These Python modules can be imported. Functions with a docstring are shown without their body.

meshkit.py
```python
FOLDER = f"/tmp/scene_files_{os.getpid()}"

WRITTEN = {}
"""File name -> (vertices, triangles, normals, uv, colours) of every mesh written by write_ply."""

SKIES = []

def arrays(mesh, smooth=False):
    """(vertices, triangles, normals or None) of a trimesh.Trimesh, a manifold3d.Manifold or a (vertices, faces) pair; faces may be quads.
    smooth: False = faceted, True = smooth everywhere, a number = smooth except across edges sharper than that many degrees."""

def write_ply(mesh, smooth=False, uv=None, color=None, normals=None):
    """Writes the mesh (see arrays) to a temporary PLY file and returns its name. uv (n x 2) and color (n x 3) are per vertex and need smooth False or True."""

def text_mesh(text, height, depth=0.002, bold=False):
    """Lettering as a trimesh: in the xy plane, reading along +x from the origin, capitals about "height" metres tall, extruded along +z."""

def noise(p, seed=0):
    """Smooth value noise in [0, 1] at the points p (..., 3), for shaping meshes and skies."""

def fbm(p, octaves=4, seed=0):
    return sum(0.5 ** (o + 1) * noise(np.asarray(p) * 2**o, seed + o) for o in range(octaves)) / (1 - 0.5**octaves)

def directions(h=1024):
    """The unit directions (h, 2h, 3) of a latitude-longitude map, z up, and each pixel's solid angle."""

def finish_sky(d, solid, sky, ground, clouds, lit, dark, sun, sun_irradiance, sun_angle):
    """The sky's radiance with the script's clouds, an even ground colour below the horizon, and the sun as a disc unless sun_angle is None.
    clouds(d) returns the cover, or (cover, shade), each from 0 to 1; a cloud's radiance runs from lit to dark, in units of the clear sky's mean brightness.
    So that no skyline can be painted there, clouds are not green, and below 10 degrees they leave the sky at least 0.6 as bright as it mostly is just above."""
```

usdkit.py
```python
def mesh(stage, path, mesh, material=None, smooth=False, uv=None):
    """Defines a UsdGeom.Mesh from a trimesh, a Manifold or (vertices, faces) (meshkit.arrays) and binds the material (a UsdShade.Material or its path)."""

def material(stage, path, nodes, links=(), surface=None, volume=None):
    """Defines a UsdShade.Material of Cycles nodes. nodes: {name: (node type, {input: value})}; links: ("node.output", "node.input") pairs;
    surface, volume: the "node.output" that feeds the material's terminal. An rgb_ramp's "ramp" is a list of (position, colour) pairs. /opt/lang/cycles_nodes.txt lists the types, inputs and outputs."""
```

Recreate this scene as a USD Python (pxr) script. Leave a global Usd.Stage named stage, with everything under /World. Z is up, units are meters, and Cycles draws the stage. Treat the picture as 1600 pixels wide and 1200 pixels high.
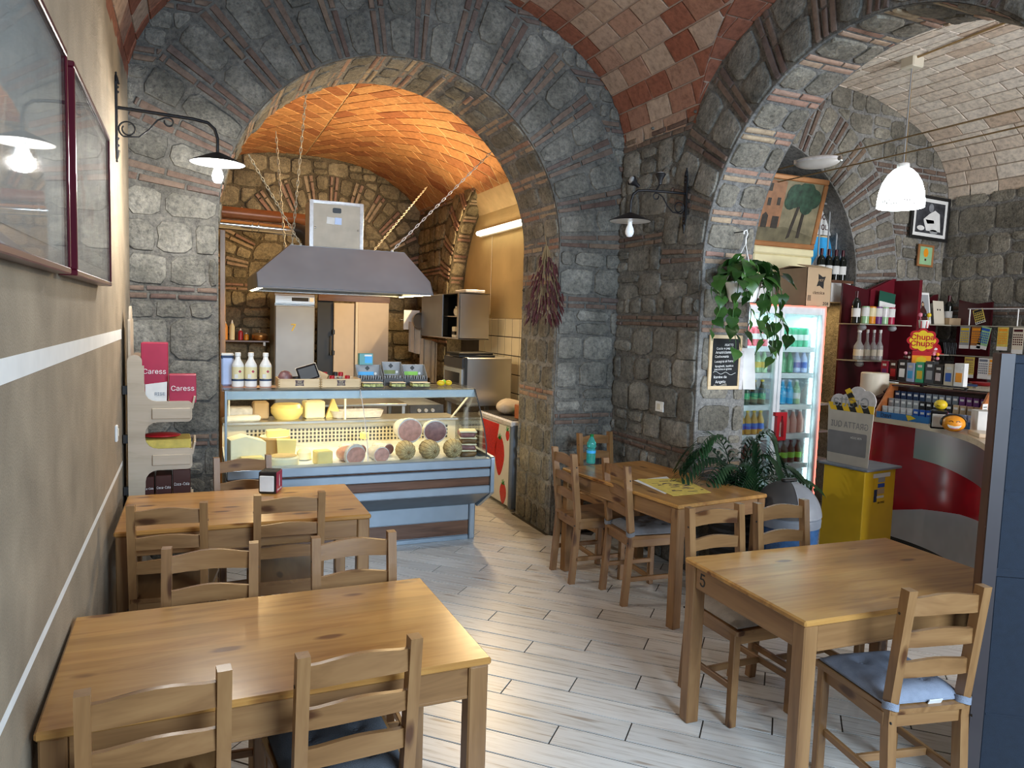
import math, random
import numpy as np, trimesh, usdkit, meshkit
from shapely.geometry import Polygon, box as sbox, LineString
from shapely import affinity
from shapely.ops import unary_union
from pxr import Usd, UsdGeom, UsdLux, UsdShade, Gf, Sdf

random.seed(7); np.random.seed(7)
PI = math.pi
stage = Usd.Stage.CreateInMemory()
UsdGeom.SetStageUpAxis(stage, 'Z'); UsdGeom.SetStageMetersPerUnit(stage, 1.0)
UsdGeom.Xform.Define(stage, '/World'); UsdGeom.Scope.Define(stage, '/World/Looks')

# ------------------------------------------------------------ camera, light, exposure
def make_camera():
    yaw, pitch, roll = 0.411134639, 0.0837597694, 0.0322261947
    F = np.array([math.sin(yaw)*math.cos(pitch), math.cos(yaw)*math.cos(pitch), -math.sin(pitch)])
    R0 = np.array([math.cos(yaw), -math.sin(yaw), 0]); U0 = np.cross(R0, F)
    R = R0*math.cos(roll)+U0*math.sin(roll); U = -R0*math.sin(roll)+U0*math.cos(roll)
    P = (0.36582475, 0.0, 1.75299207)
    c = UsdGeom.Camera.Define(stage, '/World/camera')
    c.CreateHorizontalApertureAttr(36.0); c.CreateVerticalApertureAttr(27.0)
    c.CreateFocalLengthAttr(36.0*1150.86725/1600)
    c.CreateClippingRangeAttr(Gf.Vec2f(0.05, 100))
    c.AddTransformOp().Set(Gf.Matrix4d(*R, 0, *U, 0, *(-F), 0, *P, 1))
    return c
camera = make_camera()
camera.CreateExposureAttr(0.0)

def aim(prim, pos, target):
    z = np.array(pos, float)-np.array(target, float); z /= np.linalg.norm(z)
    x = np.cross([0, 0, 1.0], z) if abs(z[2]) < .99 else np.array([1.0, 0, 0]); x /= np.linalg.norm(x)
    y = np.cross(z, x)
    UsdGeom.Xformable(prim).AddTransformOp().Set(Gf.Matrix4d(*x, 0, *y, 0, *z, 0, *map(float, pos), 1))
def rect_light(name, pos, target, w, h, color, inten):
    l = UsdLux.RectLight.Define(stage, '/World/'+name)
    l.CreateWidthAttr(w); l.CreateHeightAttr(h); l.CreateColorAttr(Gf.Vec3f(*color)); l.CreateIntensityAttr(inten)
    aim(l.GetPrim(), pos, target); return l
def sphere_light(path, pos, r, color, inten):
    l = UsdLux.SphereLight.Define(stage, path); l.CreateRadiusAttr(r)
    l.CreateColorAttr(Gf.Vec3f(*color)); l.CreateIntensityAttr(inten)
    UsdGeom.Xformable(l.GetPrim()).AddTranslateOp().Set(Gf.Vec3d(*map(float, pos))); return l

SKY = UsdLux.DomeLight.Define(stage, '/World/sky'); SKY.CreateColorAttr(Gf.Vec3f(.62, .78, 1)); SKY.CreateIntensityAttr(0.25)
# daylight through the two glazed shop fronts behind the camera
rect_light('daylight_front', (2.45, -1.62, 2.5), (2.5, 2.3, 0.2), 2.2, 1.6, (.63, .81, 1.0), 31)
rect_light('daylight_bar', (5.7, -1.62, 1.7), (5.6, 4, 2.4), 2.6, 2.4, (.92, .95, 1.0), 18)

# ------------------------------------------------------------ prim helpers
_names = {}
def numbered(parent, name):
    k = (parent, name); n = _names.get(k, 0); _names[k] = n+1
    return f'{parent}/{name}' + (f'_{n:03d}' if n else '')
def tags(p, label=None, cat=None, group=None, kind=None):
    for k, v in (('label', label), ('category', cat), ('group', group), ('kind', kind)):
        if v: p.SetCustomDataByKey(k, v)
    return p
def thing(name, label, cat, loc=(0, 0, 0), rotz=0.0, group=None, kind=None, rot=None):
    x = UsdGeom.Xform.Define(stage, numbered('/World', name)); x.AddTranslateOp().Set(Gf.Vec3d(*map(float, loc)))
    if rot: x.AddRotateXYZOp().Set(Gf.Vec3f(*map(float, rot)))
    else: x.AddRotateZOp().Set(float(rotz))
    return tags(x.GetPrim(), label, cat, group, kind)
def part(parent, name, mesh, m, smooth=35, label=None, kind=None, group=None):
    pp = str(parent.GetPath())
    p = usdkit.mesh(stage, numbered(pp, name), mesh, LK[m], smooth).GetPrim()
    return tags(p, label, None, group, kind)
def solo(name, mesh, m, label, cat, group=None, kind=None, smooth=35, loc=None, rotz=0):
    g = usdkit.mesh(stage, numbered('/World', name), mesh, LK[m], smooth)
    if loc is not None:
        g.AddTranslateOp().Set(Gf.Vec3d(*map(float, loc))); g.AddRotateZOp().Set(float(rotz))
    return tags(g.GetPrim(), label, cat, group, kind)
def dup(root, loc, rotz, label, group=None, name=None):
    was = root.GetCustomData(); base = name or root.GetName()
    if base[-4:-3] == '_' and base[-3:].isdigit(): base = base[:-4]
    r = thing(base, label, was.get('category'), loc, rotz, group or was.get('group'))
    r.GetReferences().AddInternalReference(root.GetPath()); r.SetInstanceable(True)
    return r

# ------------------------------------------------------------ mesh helpers
def T(m, t=(0, 0, 0), r=(0, 0, 0)):
    m = m.copy(); M = trimesh.transformations.euler_matrix(*[math.radians(a) for a in r], 'sxyz'); M[:3, 3] = t
    m.apply_transform(M); return m
def cat(*ms):
    ms = [x for a in ms for x in (a if isinstance(a, (list, tuple)) else [a])]
    return trimesh.util.concatenate(ms) if len(ms) > 1 else ms[0]
_bc = {}
def bx(sx, sy, sz, r=0.0, c=(0, 0, 0), rot=None):
    """box centred at c with chamfer r"""
    if r <= 0: m = trimesh.creation.box((sx, sy, sz))
    else:
        r = min(r, .45*min(sx, sy, sz)); k = (round(sx, 4), round(sy, 4), round(sz, 4), round(r, 4))
        if k not in _bc:
            h = np.array([sx, sy, sz])/2; v = []
            for s in np.ndindex(2, 2, 2):
                s = np.array(s)*2-1
                for a in range(3):
                    q = h-r; q[a] = h[a]; v.append(s*q)
            _bc[k] = trimesh.Trimesh(v).convex_hull
        m = _bc[k].copy()
    return T(m, c, rot or (0, 0, 0))
def bb(x0, x1, y0, y1, z0, z1, r=0.0):
    return bx(abs(x1-x0), abs(y1-y0), abs(z1-z0), r, ((x0+x1)/2, (y0+y1)/2, (z0+z1)/2))
def lathe(prof, n=20, c=(0, 0, 0)):
    prof = np.array(prof, float); a = np.linspace(0, 2*PI, n, endpoint=False); k = len(prof)
    v = np.stack([np.outer(prof[:, 0], np.cos(a)), np.outer(prof[:, 0], np.sin(a)), np.repeat(prof[:, 1:2], n, 1)], -1).reshape(-1, 3)
    f = []
    for i in range(k-1):
        for j in range(n):
            p, q = i*n+j, i*n+(j+1) % n; f += [[p, q, q+n], [p, q+n, p+n]]
    for i, flip in ((0, True), (k-1, False)):
        if prof[i, 0] > 1e-6:
            v = np.vstack([v, [[0, 0, prof[i, 1]]]]); ci = len(v)-1
            for j in range(n):
                p, q = i*n+j, i*n+(j+1) % n; f.append([ci, q, p] if flip else [ci, p, q])
    m = trimesh.Trimesh(v, f, process=True); m.apply_translation(c); return m
def tube(pts, r, n=8):
    pts = np.array(pts, float); k = len(pts); rr = np.broadcast_to(np.asarray(r, float), (k,))
    t = np.gradient(pts, axis=0); t /= np.linalg.norm(t, axis=1, keepdims=True)
    ref = np.array([0, 0, 1.0]) if abs(t[0][2]) < .9 else np.array([1.0, 0, 0])
    v = []; nrm = np.cross(t[0], ref); nrm /= np.linalg.norm(nrm); a = np.linspace(0, 2*PI, n, endpoint=False)
    for i in range(k):
        nrm = nrm-t[i]*(nrm@t[i]); nrm /= np.linalg.norm(nrm); b = np.cross(t[i], nrm)
        v.append(pts[i]+rr[i]*(np.outer(np.cos(a), nrm)+np.outer(np.sin(a), b)))
    v = np.vstack(v); f = []
    for i in range(k-1):
        for j in range(n):
            p, q = i*n+j, i*n+(j+1) % n; f += [[p, q, q+n], [p, q+n, p+n]]
    v = np.vstack([v, pts[:1], pts[-1:]])
    for j in range(n):
        f += [[k*n, (j+1) % n, j], [k*n+1, (k-1)*n+j, (k-1)*n+(j+1) % n]]
    return trimesh.Trimesh(v, f, process=False)
def cyl(r, h, n=20, c=(0, 0, 0), ch=0.0):
    """upright cylinder from z=0 to h"""
    p = [(r-ch, 0), (r, ch), (r, h-ch), (r-ch, h)] if ch else [(r, 0), (r, h)]
    return lathe(p, n, c)
def rod(a, b, r, n=8): return tube([a, b], r, n)
def prism(pts, d, plane='xy', at=0.0):
    """extruded polygon; plane xy: along +z; xz: along +y; yz: along +x, from 'at'"""
    pg = pts if isinstance(pts, Polygon) else Polygon(pts)
    if not pg.is_valid: pg = pg.buffer(0)
    ms = [trimesh.creation.extrude_polygon(g, d, engine='earcut') for g in getattr(pg, 'geoms', [pg])]
    m = cat(ms); v = m.vertices.copy()
    if plane == 'xy': m.apply_translation((0, 0, at))
    elif plane == 'xz': m = trimesh.Trimesh(np.stack([v[:, 0], at+v[:, 2], v[:, 1]], 1), m.faces[:, ::-1], process=False)
    else: m = trimesh.Trimesh(np.stack([at+v[:, 2], v[:, 0], v[:, 1]], 1), m.faces, process=False)
    return m
def rrect(x0, x1, y0, y1, r, seg=4): return sbox(x0+r, y0+r, x1-r, y1-r).buffer(r, quad_segs=seg)
def sheet(P, thick=0.0):
    """grid of points (a,b,3) as a surface, closed to a slab when thick (offset along normal)"""
    P = np.asarray(P, float); a, b = P.shape[:2]
    idx = np.arange(a*b).reshape(a, b); q = np.stack([idx[:-1, :-1], idx[1:, :-1], idx[1:, 1:], idx[:-1, 1:]], -1).reshape(-1, 4)
    f = np.vstack([q[:, [0, 1, 2]], q[:, [0, 2, 3]]])
    if not thick: return trimesh.Trimesh(P.reshape(-1, 3), f, process=False)
    du, dv = np.gradient(P, axis=0), np.gradient(P, axis=1); n = np.cross(du, dv); n /= np.maximum(np.linalg.norm(n, axis=-1, keepdims=True), 1e-9)
    v = np.vstack([P.reshape(-1, 3), (P-n*thick).reshape(-1, 3)]); N = a*b
    ring = np.concatenate([idx[0, :], idx[1:, -1], idx[-1, -2::-1], idx[-2:0:-1, 0]])
    s = []
    for i in range(len(ring)):
        p, r2 = ring[i], ring[(i+1) % len(ring)]; s += [[p, r2, r2+N], [p, r2+N, p+N]]
    return trimesh.Trimesh(v, np.vstack([f, f[:, ::-1]+N, np.array(s)[:, ::-1]]), process=False)
def ball(r, c=(0, 0, 0), s=(1, 1, 1), sub=2):
    m = trimesh.creation.icosphere(sub, r); m.vertices *= s; m.apply_translation(c); return m
def lump(m, amp, freq, seed=0):
    v = m.vertices; n = m.vertex_normals; d = (meshkit.fbm(v*freq+seed*7.3, 3, seed)-.5)*2*amp
    m = m.copy(); m.vertices = v+n*d[:, None]; return m
_tc = {}
def txt(s, h, depth=.0012, bold=False, center=True):
    k = (s, bold)
    if k not in _tc:
        m = meshkit.text_mesh(s, 1.0, 1.0, bold)
        _tc[k] = m
    m = _tc[k].copy(); m.vertices *= (h, h, depth)
    if center:
        b = m.bounds; m.apply_translation((-(b[0][0]+b[1][0])/2, -(b[0][1]+b[1][1])/2, 0))
    return m
def front(m):
    """lettering in xy turned to stand in xz, read from -y"""
    v = m.vertices; return trimesh.Trimesh(np.stack([v[:, 0], -v[:, 2], v[:, 1]], 1), m.faces, process=False)

# ------------------------------------------------------------ materials
LK = {}
def mat(name, nodes, links, surface): LK[name] = usdkit.material(stage, '/World/Looks/'+name, nodes, links, surface)
def plain(name, col, rough=.5, metal=0.0, var=.10, scale=9.0, bump=0.0, bscale=60.0, **ex):
    """principled with a gentle noise in tone, a random shift per object and optional bump"""
    c2 = [min(1, c*(1+var)) for c in col]; c1 = [c*(1-var) for c in col]
    n = {'tc': ('texture_coordinate', {}), 'nz': ('noise_texture', {'scale': scale, 'detail': 3.0}),
         'rp': ('rgb_ramp', {'ramp': [(.3, c1), (.7, c2)]}), 'p': ('principled_bsdf', {'roughness': rough, 'metallic': metal, **ex})}
    l = [('tc.object', 'nz.vector'), ('nz.fac', 'rp.fac'), ('rp.color', 'p.base_color')]
    if bump:
        n['nb'] = ('noise_texture', {'scale': bscale, 'detail': 4.0}); n['b'] = ('bump', {'strength': bump, 'distance': .01})
        l += [('tc.object', 'nb.vector'), ('nb.fac', 'b.height'), ('b.normal', 'p.normal')]
    mat(name, n, l, 'p.BSDF')
def emit(name, col, s): mat(name, {'e': ('emission', {'color': col, 'strength': s})}, [], 'e.emission')
def stone(name, ca, cb, cc, scale=1.0, rough=.9, bump=.85):
    mat(name, {
        'g': ('geometry', {}), 'oi': ('object_info', {}), 'n1': ('noise_texture', {'scale': 4*scale, 'detail': 5.0, 'roughness': .65}),
        'n2': ('noise_texture', {'scale': 30*scale, 'detail': 6.0, 'roughness': .78}), 'vo': ('voronoi_texture', {'scale': 55*scale}),
        'r1': ('rgb_ramp', {'ramp': [(.3, ca), (.52, cb), (.72, cc)]}), 'r2': ('rgb_ramp', {'ramp': [(.30, (.36, .36, .37)), (.47, (.85, .85, .85)), (.60, (1.15, 1.14, 1.1)), (.75, (1.6, 1.55, 1.45))]}),
        'mr': ('map_range', {'from_min': 0.0, 'from_max': 1.0, 'to_min': .72, 'to_max': 1.22}), 'cr': ('combine_color', {}),
        'm1': ('mix_color', {'blend_type': 'multiply', 'fac': 1.0, 'use_clamp': False}), 'm2': ('mix_color', {'blend_type': 'multiply', 'fac': 1.0, 'use_clamp': False}),
        'ad': ('math', {'math_type': 'multiply_add', 'value2': .35}), 'b': ('bump', {'strength': bump, 'distance': .018}), 'p': ('principled_bsdf', {'roughness': rough, 'specular_ior_level': .25})},
        [('g.position', 'n1.vector'), ('g.position', 'n2.vector'), ('g.position', 'vo.vector'), ('n1.fac', 'r1.fac'), ('n2.fac', 'r2.fac'),
         ('oi.random', 'mr.value'), ('mr.result', 'cr.r'), ('mr.result', 'cr.g'), ('mr.result', 'cr.b'), ('r1.color', 'm1.a'), ('r2.color', 'm1.b'),
         ('m1.result', 'm2.a'), ('cr.color', 'm2.b'), ('m2.result', 'p.base_color'), ('vo.distance', 'ad.value1'), ('n2.fac', 'ad.value3'), ('ad.value', 'b.height'), ('b.normal', 'p.normal')], 'p.BSDF')
def brickm(name, cols, scale=1.0, bump=.4):
    """fired brick: colour picked per piece from a ramp, with mottling"""
    st = [(i/(len(cols)-1), c) for i, c in enumerate(cols)]
    mat(name, {
        'g': ('geometry', {}), 'oi': ('object_info', {}), 'rp': ('rgb_ramp', {'ramp': st}), 'n2': ('noise_texture', {'scale': 22*scale, 'detail': 5.0, 'roughness': .7}),
        'r2': ('rgb_ramp', {'ramp': [(.28, (.6, .58, .56)), (.5, (1, 1, 1)), (.75, (1.3, 1.28, 1.22))]}),
        'm1': ('mix_color', {'blend_type': 'multiply', 'fac': 1.0, 'use_clamp': False}), 'b': ('bump', {'strength': bump, 'distance': .01}), 'p': ('principled_bsdf', {'roughness': .88, 'specular_ior_level': .25})},
        [('g.position', 'n2.vector'), ('oi.random', 'rp.fac'), ('n2.fac', 'r2.fac'), ('rp.color', 'm1.a'), ('r2.color', 'm1.b'), ('m1.result', 'p.base_color'), ('n2.fac', 'b.height'), ('b.normal', 'p.normal')], 'p.BSDF')
def wood(name, axis, dark, mid, light, rough=.38, strips=0.0, knots=True, grain=1.0):
    """timber with its grain along the object's axis, laminated strips and knots"""
    st = {'x': (1.0, 9.0, 9.0), 'y': (9.0, 1.0, 9.0), 'z': (9.0, 9.0, 1.0)}[axis]
    n = {'tc': ('texture_coordinate', {}), 'oi': ('object_info', {}), 'sh': ('combine_xyz', {}), 'sc': ('math', {'math_type': 'multiply', 'value2': 7.0}), 'va': ('vector_math', {'math_type': 'add'}),
         'mp': ('mapping', {'scale': tuple(a*grain for a in st)}), 'nz': ('noise_texture', {'scale': 2.2, 'detail': 6.0, 'roughness': .6, 'distortion': .6}),
         'rp': ('rgb_ramp', {'ramp': [(.28, dark), (.48, mid), (.72, light)]}),
         'mk': ('mapping', {'scale': tuple({1.0: 3.4, 9.0: 9.5}[a] for a in st)}), 'vk': ('voronoi_texture', {'scale': 1.0}), 'nk': ('noise_texture', {'scale': 9.0}),
         'rk': ('rgb_ramp', {'ramp': [(0, (.14, .06, .02)), (.16, (.24, .11, .045)), (.25, (1, 1, 1))]}), 'kd': ('math', {'math_type': 'multiply_add', 'value2': .10}),
         'm1': ('mix_color', {'blend_type': 'multiply', 'fac': .85 if knots else 0.0, 'use_clamp': False}),
         'sx': ('separate_xyz', {}), 'dv': ('math', {'math_type': 'divide', 'value2': strips or 1.0}), 'fl': ('math', {'math_type': 'floor'}), 'wn': ('white_noise_texture', {'dimensions': '1D'}),
         'mr': ('map_range', {'to_min': .84 if strips else 1.0, 'to_max': 1.12 if strips else 1.0}), 'm2': ('vector_math', {'math_type': 'scale'}),
         'b': ('bump', {'strength': .08, 'distance': .004}), 'p': ('principled_bsdf', {'roughness': rough, 'coat_weight': .15, 'coat_roughness': .25})}
    l = [('oi.random', 'sc.value1'), ('sc.value', 'sh.x'), ('sc.value', 'sh.y'), ('sc.value', 'sh.z'), ('tc.object', 'va.vector1'), ('sh.vector', 'va.vector2'),
         ('va.vector', 'mp.vector'), ('mp.vector', 'nz.vector'), ('nz.fac', 'rp.fac'), ('va.vector', 'mk.vector'), ('mk.vector', 'vk.vector'), ('mp.vector', 'nk.vector'), ('nk.fac', 'kd.value1'), ('vk.distance', 'kd.value3'),
         ('kd.value', 'rk.fac'), ('rp.color', 'm1.a'), ('rk.color', 'm1.b'), ('tc.object', 'sx.vector'), (f"sx.{'y' if axis == 'x' else 'x'}", 'dv.value1'), ('dv.value', 'fl.value1'), ('fl.value', 'wn.w'),
         ('wn.value', 'mr.value'), ('m1.result', 'm2.vector1'), ('mr.result', 'm2.scale'), ('m2.vector', 'p.base_color'), ('nz.fac', 'b.height'), ('b.normal', 'p.normal')]
    mat(name, n, l, 'p.BSDF')
def pane(name, tint=(1, 1, 1), rough=.0, boost=1.0):
    mat(name, {'f': ('fresnel', {'IOR': 1.5}), 'mu': ('math', {'math_type': 'multiply', 'value2': boost, 'use_clamp': True}), 't': ('transparent_bsdf', {'color': tint}), 'g': ('glossy_bsdf', {'color': (1, 1, 1), 'roughness': rough}), 'm': ('mix_closure', {})},
        [('f.fac', 'mu.value1'), ('mu.value', 'm.fac'), ('t.BSDF', 'm.closure1'), ('g.BSDF', 'm.closure2')], 'm.closure')
def leafm(name, ca, cb):
    mat(name, {'oi': ('object_info', {}), 'tc': ('texture_coordinate', {}), 'nz': ('noise_texture', {'scale': 18.0}), 'ad': ('math', {'math_type': 'multiply_add', 'value2': .5}), 'hf': ('math', {'math_type': 'multiply', 'value2': .5}), 'rp': ('rgb_ramp', {'ramp': [(.2, ca), (.8, cb)]}),
               'p': ('principled_bsdf', {'roughness': .35}), 't': ('translucent_bsdf', {}), 'm': ('mix_closure', {'fac': .2})},
        [('tc.object', 'nz.vector'), ('oi.random', 'hf.value1'), ('nz.fac', 'ad.value1'), ('hf.value', 'ad.value3'), ('ad.value', 'rp.fac'), ('rp.color', 'p.base_color'), ('rp.color', 't.color'), ('p.BSDF', 'm.closure1'), ('t.BSDF', 'm.closure2')], 'm.closure')

stone('tuff', (.125, .12, .104), (.21, .20, .175), (.32, .305, .27))
stone('tuff_light', (.16, .148, .12), (.25, .23, .19), (.34, .315, .26))
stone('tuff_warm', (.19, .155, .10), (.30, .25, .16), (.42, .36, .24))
stone('mortar', (.10, .095, .085), (.15, .142, .128), (.21, .20, .18), bump=.9)
stone('mortar_light', (.17, .165, .155), (.24, .235, .225), (.31, .30, .285), bump=.9)
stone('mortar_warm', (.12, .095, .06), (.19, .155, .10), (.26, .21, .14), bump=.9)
brickm('old_brick', [(.11, .072, .06), (.14, .095, .075), (.16, .115, .088), (.12, .088, .078), (.19, .135, .095)])
brickm('light_brick', [(.27, .16, .12), (.32, .20, .15), (.36, .28, .19), (.29, .18, .145), (.38, .30, .20)])
brickm('vault_brick', [(.22, .065, .035), (.33, .19, .135), (.38, .275, .21), (.36, .245, .18), (.26, .095, .055), (.42, .32, .25), (.37, .255, .185), (.40, .295, .225)])
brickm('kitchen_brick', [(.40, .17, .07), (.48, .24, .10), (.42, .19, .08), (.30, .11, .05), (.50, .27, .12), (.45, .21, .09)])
brickm('cream_brick', [(.64, .55, .46), (.71, .63, .54), (.67, .59, .50), (.56, .43, .33), (.73, .65, .56), (.69, .61, .53)])
plain('vault_joint', (.30, .22, .17), .9, bump=.5)
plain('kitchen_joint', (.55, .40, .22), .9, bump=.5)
plain('cream_joint', (.34, .27, .21), .9, bump=.5)
plain('taupe_plaster', (.275, .22, .155), .8, var=.22, scale=4.0, bump=.35, bscale=140)
plain('beige_plaster', (.50, .38, .19), .8, var=.10, scale=3.0, bump=.25, bscale=90)
plain('white_paint', (.74, .74, .72), .6, var=.05)
for ax in 'xyz':
    wood('pine_'+ax, ax, (.165, .078, .027), (.235, .118, .044), (.30, .162, .064))
wood('pine_top', 'x', (.29, .125, .030), (.41, .20, .052), (.50, .27, .078), rough=.26, strips=.092)
wood('ply', 'x', (.40, .32, .23), (.47, .385, .285), (.52, .43, .33), rough=.6, knots=False)
wood('walnut', 'x', (.055, .025, .015), (.12, .055, .03), (.17, .085, .05), rough=.35, knots=False)
wood('brown_wood', 'z', (.045, .018, .012), (.075, .03, .02), (.10, .045, .03), rough=.4, knots=False)
wood('orange_wood', 'x', (.30, .085, .02), (.38, .12, .035), (.45, .16, .05), rough=.4, knots=False)
wood('crate_wood', 'x', (.55, .40, .22), (.64, .48, .28), (.70, .55, .34), rough=.6, knots=False)
wood('counter_wood', 'y', (.52, .38, .24), (.62, .48, .33), (.68, .55, .40), rough=.35, knots=False)
# whitewashed wood-look floor tile, grain along the tile's own x
mat('floor_tile', {
    'tc': ('texture_coordinate', {}), 'oi': ('object_info', {}), 'sc': ('math', {'math_type': 'multiply', 'value2': 30.0}), 'sh': ('combine_xyz', {}), 'va': ('vector_math', {'math_type': 'add'}),
    'mp': ('mapping', {'scale': (2.0, 34.0, 1.0)}), 'nz': ('noise_texture', {'scale': 1.6, 'detail': 6.0, 'roughness': .65}), 'rp': ('rgb_ramp', {'ramp': [(.25, (.24, .19, .15)), (.35, (.48, .44, .39)), (.48, (.64, .61, .57)), (.75, (.72, .70, .66))]}),
    'ms': ('mapping', {'scale': (3.2, 26.0, 1.0)}), 'n2': ('noise_texture', {'scale': 1.0, 'detail': 2.0}), 'r2': ('rgb_ramp', {'ramp': [(.63, (1, 1, 1)), (.72, (.48, .39, .31))]}), 'm': ('mix_color', {'blend_type': 'multiply', 'fac': .8}),
    'mr': ('map_range', {'to_min': .86, 'to_max': 1.06}), 'm2': ('vector_math', {'math_type': 'scale'}), 'p': ('principled_bsdf', {'roughness': .34})},
    [('oi.random', 'sc.value1'), ('sc.value', 'sh.x'), ('sc.value', 'sh.y'), ('tc.object', 'va.vector1'), ('sh.vector', 'va.vector2'), ('va.vector', 'mp.vector'), ('mp.vector', 'nz.vector'), ('nz.fac', 'rp.fac'),
     ('va.vector', 'ms.vector'), ('ms.vector', 'n2.vector'), ('n2.fac', 'r2.fac'), ('rp.color', 'm.a'), ('r2.color', 'm.b'), ('oi.random', 'mr.value'), ('m.result', 'm2.vector1'), ('mr.result', 'm2.scale'), ('m2.vector', 'p.base_color')], 'p.BSDF')
plain('grout', (.07, .06, .05), .9)
plain('black_iron', (.012, .012, .014), .45, .3, bump=.3)
plain('enamel_white', (.80, .80, .78), .25)
plain('steel', (.52, .51, .49), .30, 1.0, var=.06, scale=2.0)
plain('steel_dull', (.30, .335, .385), .5, .35, var=.10, scale=2.5)
plain('alu', (.32, .39, .46), .42, .6, var=.05)
plain('dark_metal', (.05, .05, .055), .4, .6)
plain('white', (.78, .78, .76), .45, var=.03)
plain('offwhite', (.66, .60, .48), .5, var=.04)
plain('cream', (.74, .66, .40), .5, var=.04)
plain('black', (.012, .012, .012), .45)
plain('black_gloss', (.015, .015, .017), .12)
plain('slate', (.012, .013, .014), .9)
plain('charcoal', (.05, .052, .056), .5)
plain('grey', (.30, .31, .32), .5)
plain('blue_grey', (.17, .20, .245), .38)
plain('red', (.42, .012, .02), .35)
plain('crimson', (.36, .012, .05), .4)
plain('dark_red', (.055, .004, .008), .3)
plain('orange', (.80, .30, .015), .4)
plain('yellow', (.78, .50, .02), .38, var=.04)
plain('lemon', (.70, .50, .015), .45)
plain('green', (.03, .30, .06), .4)
plain('lime', (.25, .60, .05), .4)
plain('blue', (.02, .10, .45), .35)
plain('sky_blue', (.05, .40, .80), .35)
plain('navy', (.012, .035, .10), .55)
plain('purple', (.16, .03, .20), .4)
plain('pink', (.70, .22, .30), .4)
plain('card', (.46, .33, .20), .8, var=.05)
plain('map_paper', (.62, .48, .10), .7, var=.14, scale=30)
plain('paper', (.70, .70, .68), .8)
plain('coke_brown', (.055, .016, .012), .35)
plain('copper', (.55, .25, .08), .3, .9)
plain('pipe_brown', (.24, .09, .035), .35, .2)
plain('chrome', (.75, .74, .72), .12, 1.0)
plain('brushed', (.36, .35, .35), .30, 1.0, var=.06, scale=2)
plain('silver_panel', (.52, .50, .52), .42, .8, var=.05)
plain('red_gloss', (.30, .008, .015), .14)
plain('fabric_grey', (.20, .205, .22), .95, var=.10, scale=30, bump=.5, bscale=400)
plain('fabric_light', (.42, .385, .345), .95, var=.10, scale=30, bump=.5, bscale=400)
plain('fabric_blue', (.24, .27, .34), .95, var=.10, scale=30, bump=.5, bscale=400)
plain('fabric_dark', (.075, .085, .10), .95, var=.10, scale=30, bump=.5, bscale=400)
plain('screen_navy', (.006, .012, .024), .85, var=.12, scale=40, bump=.3, bscale=500)
plain('screen_post', (.035, .027, .029), .5)
plain('towel', (.50, .43, .36), .95, bump=.5, bscale=200)
plain('cheese', (.80, .66, .26), .4, var=.05, subsurface_weight=.0)
plain('cheese_white', (.84, .78, .56), .4, var=.05)
plain('rind', (.34, .22, .09), .7)
plain('ham', (.50, .26, .22), .35, var=.25, scale=25)
plain('ham_dark', (.20, .09, .09), .4, var=.35, scale=25)
plain('salami', (.50, .40, .22), .7, var=.25, scale=60, bump=.6, bscale=90)
plain('speck', (.16, .085, .03), .5, var=.5, scale=20)
plain('wrap', (.62, .60, .60), .2, var=.12, scale=30)
plain('tile_white', (.78, .70, .52), .22, var=.03)
plain('strawberry', (.62, .03, .012), .35, var=.2, scale=60)
plain('rope', (.45, .40, .30), .6, .3)
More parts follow.
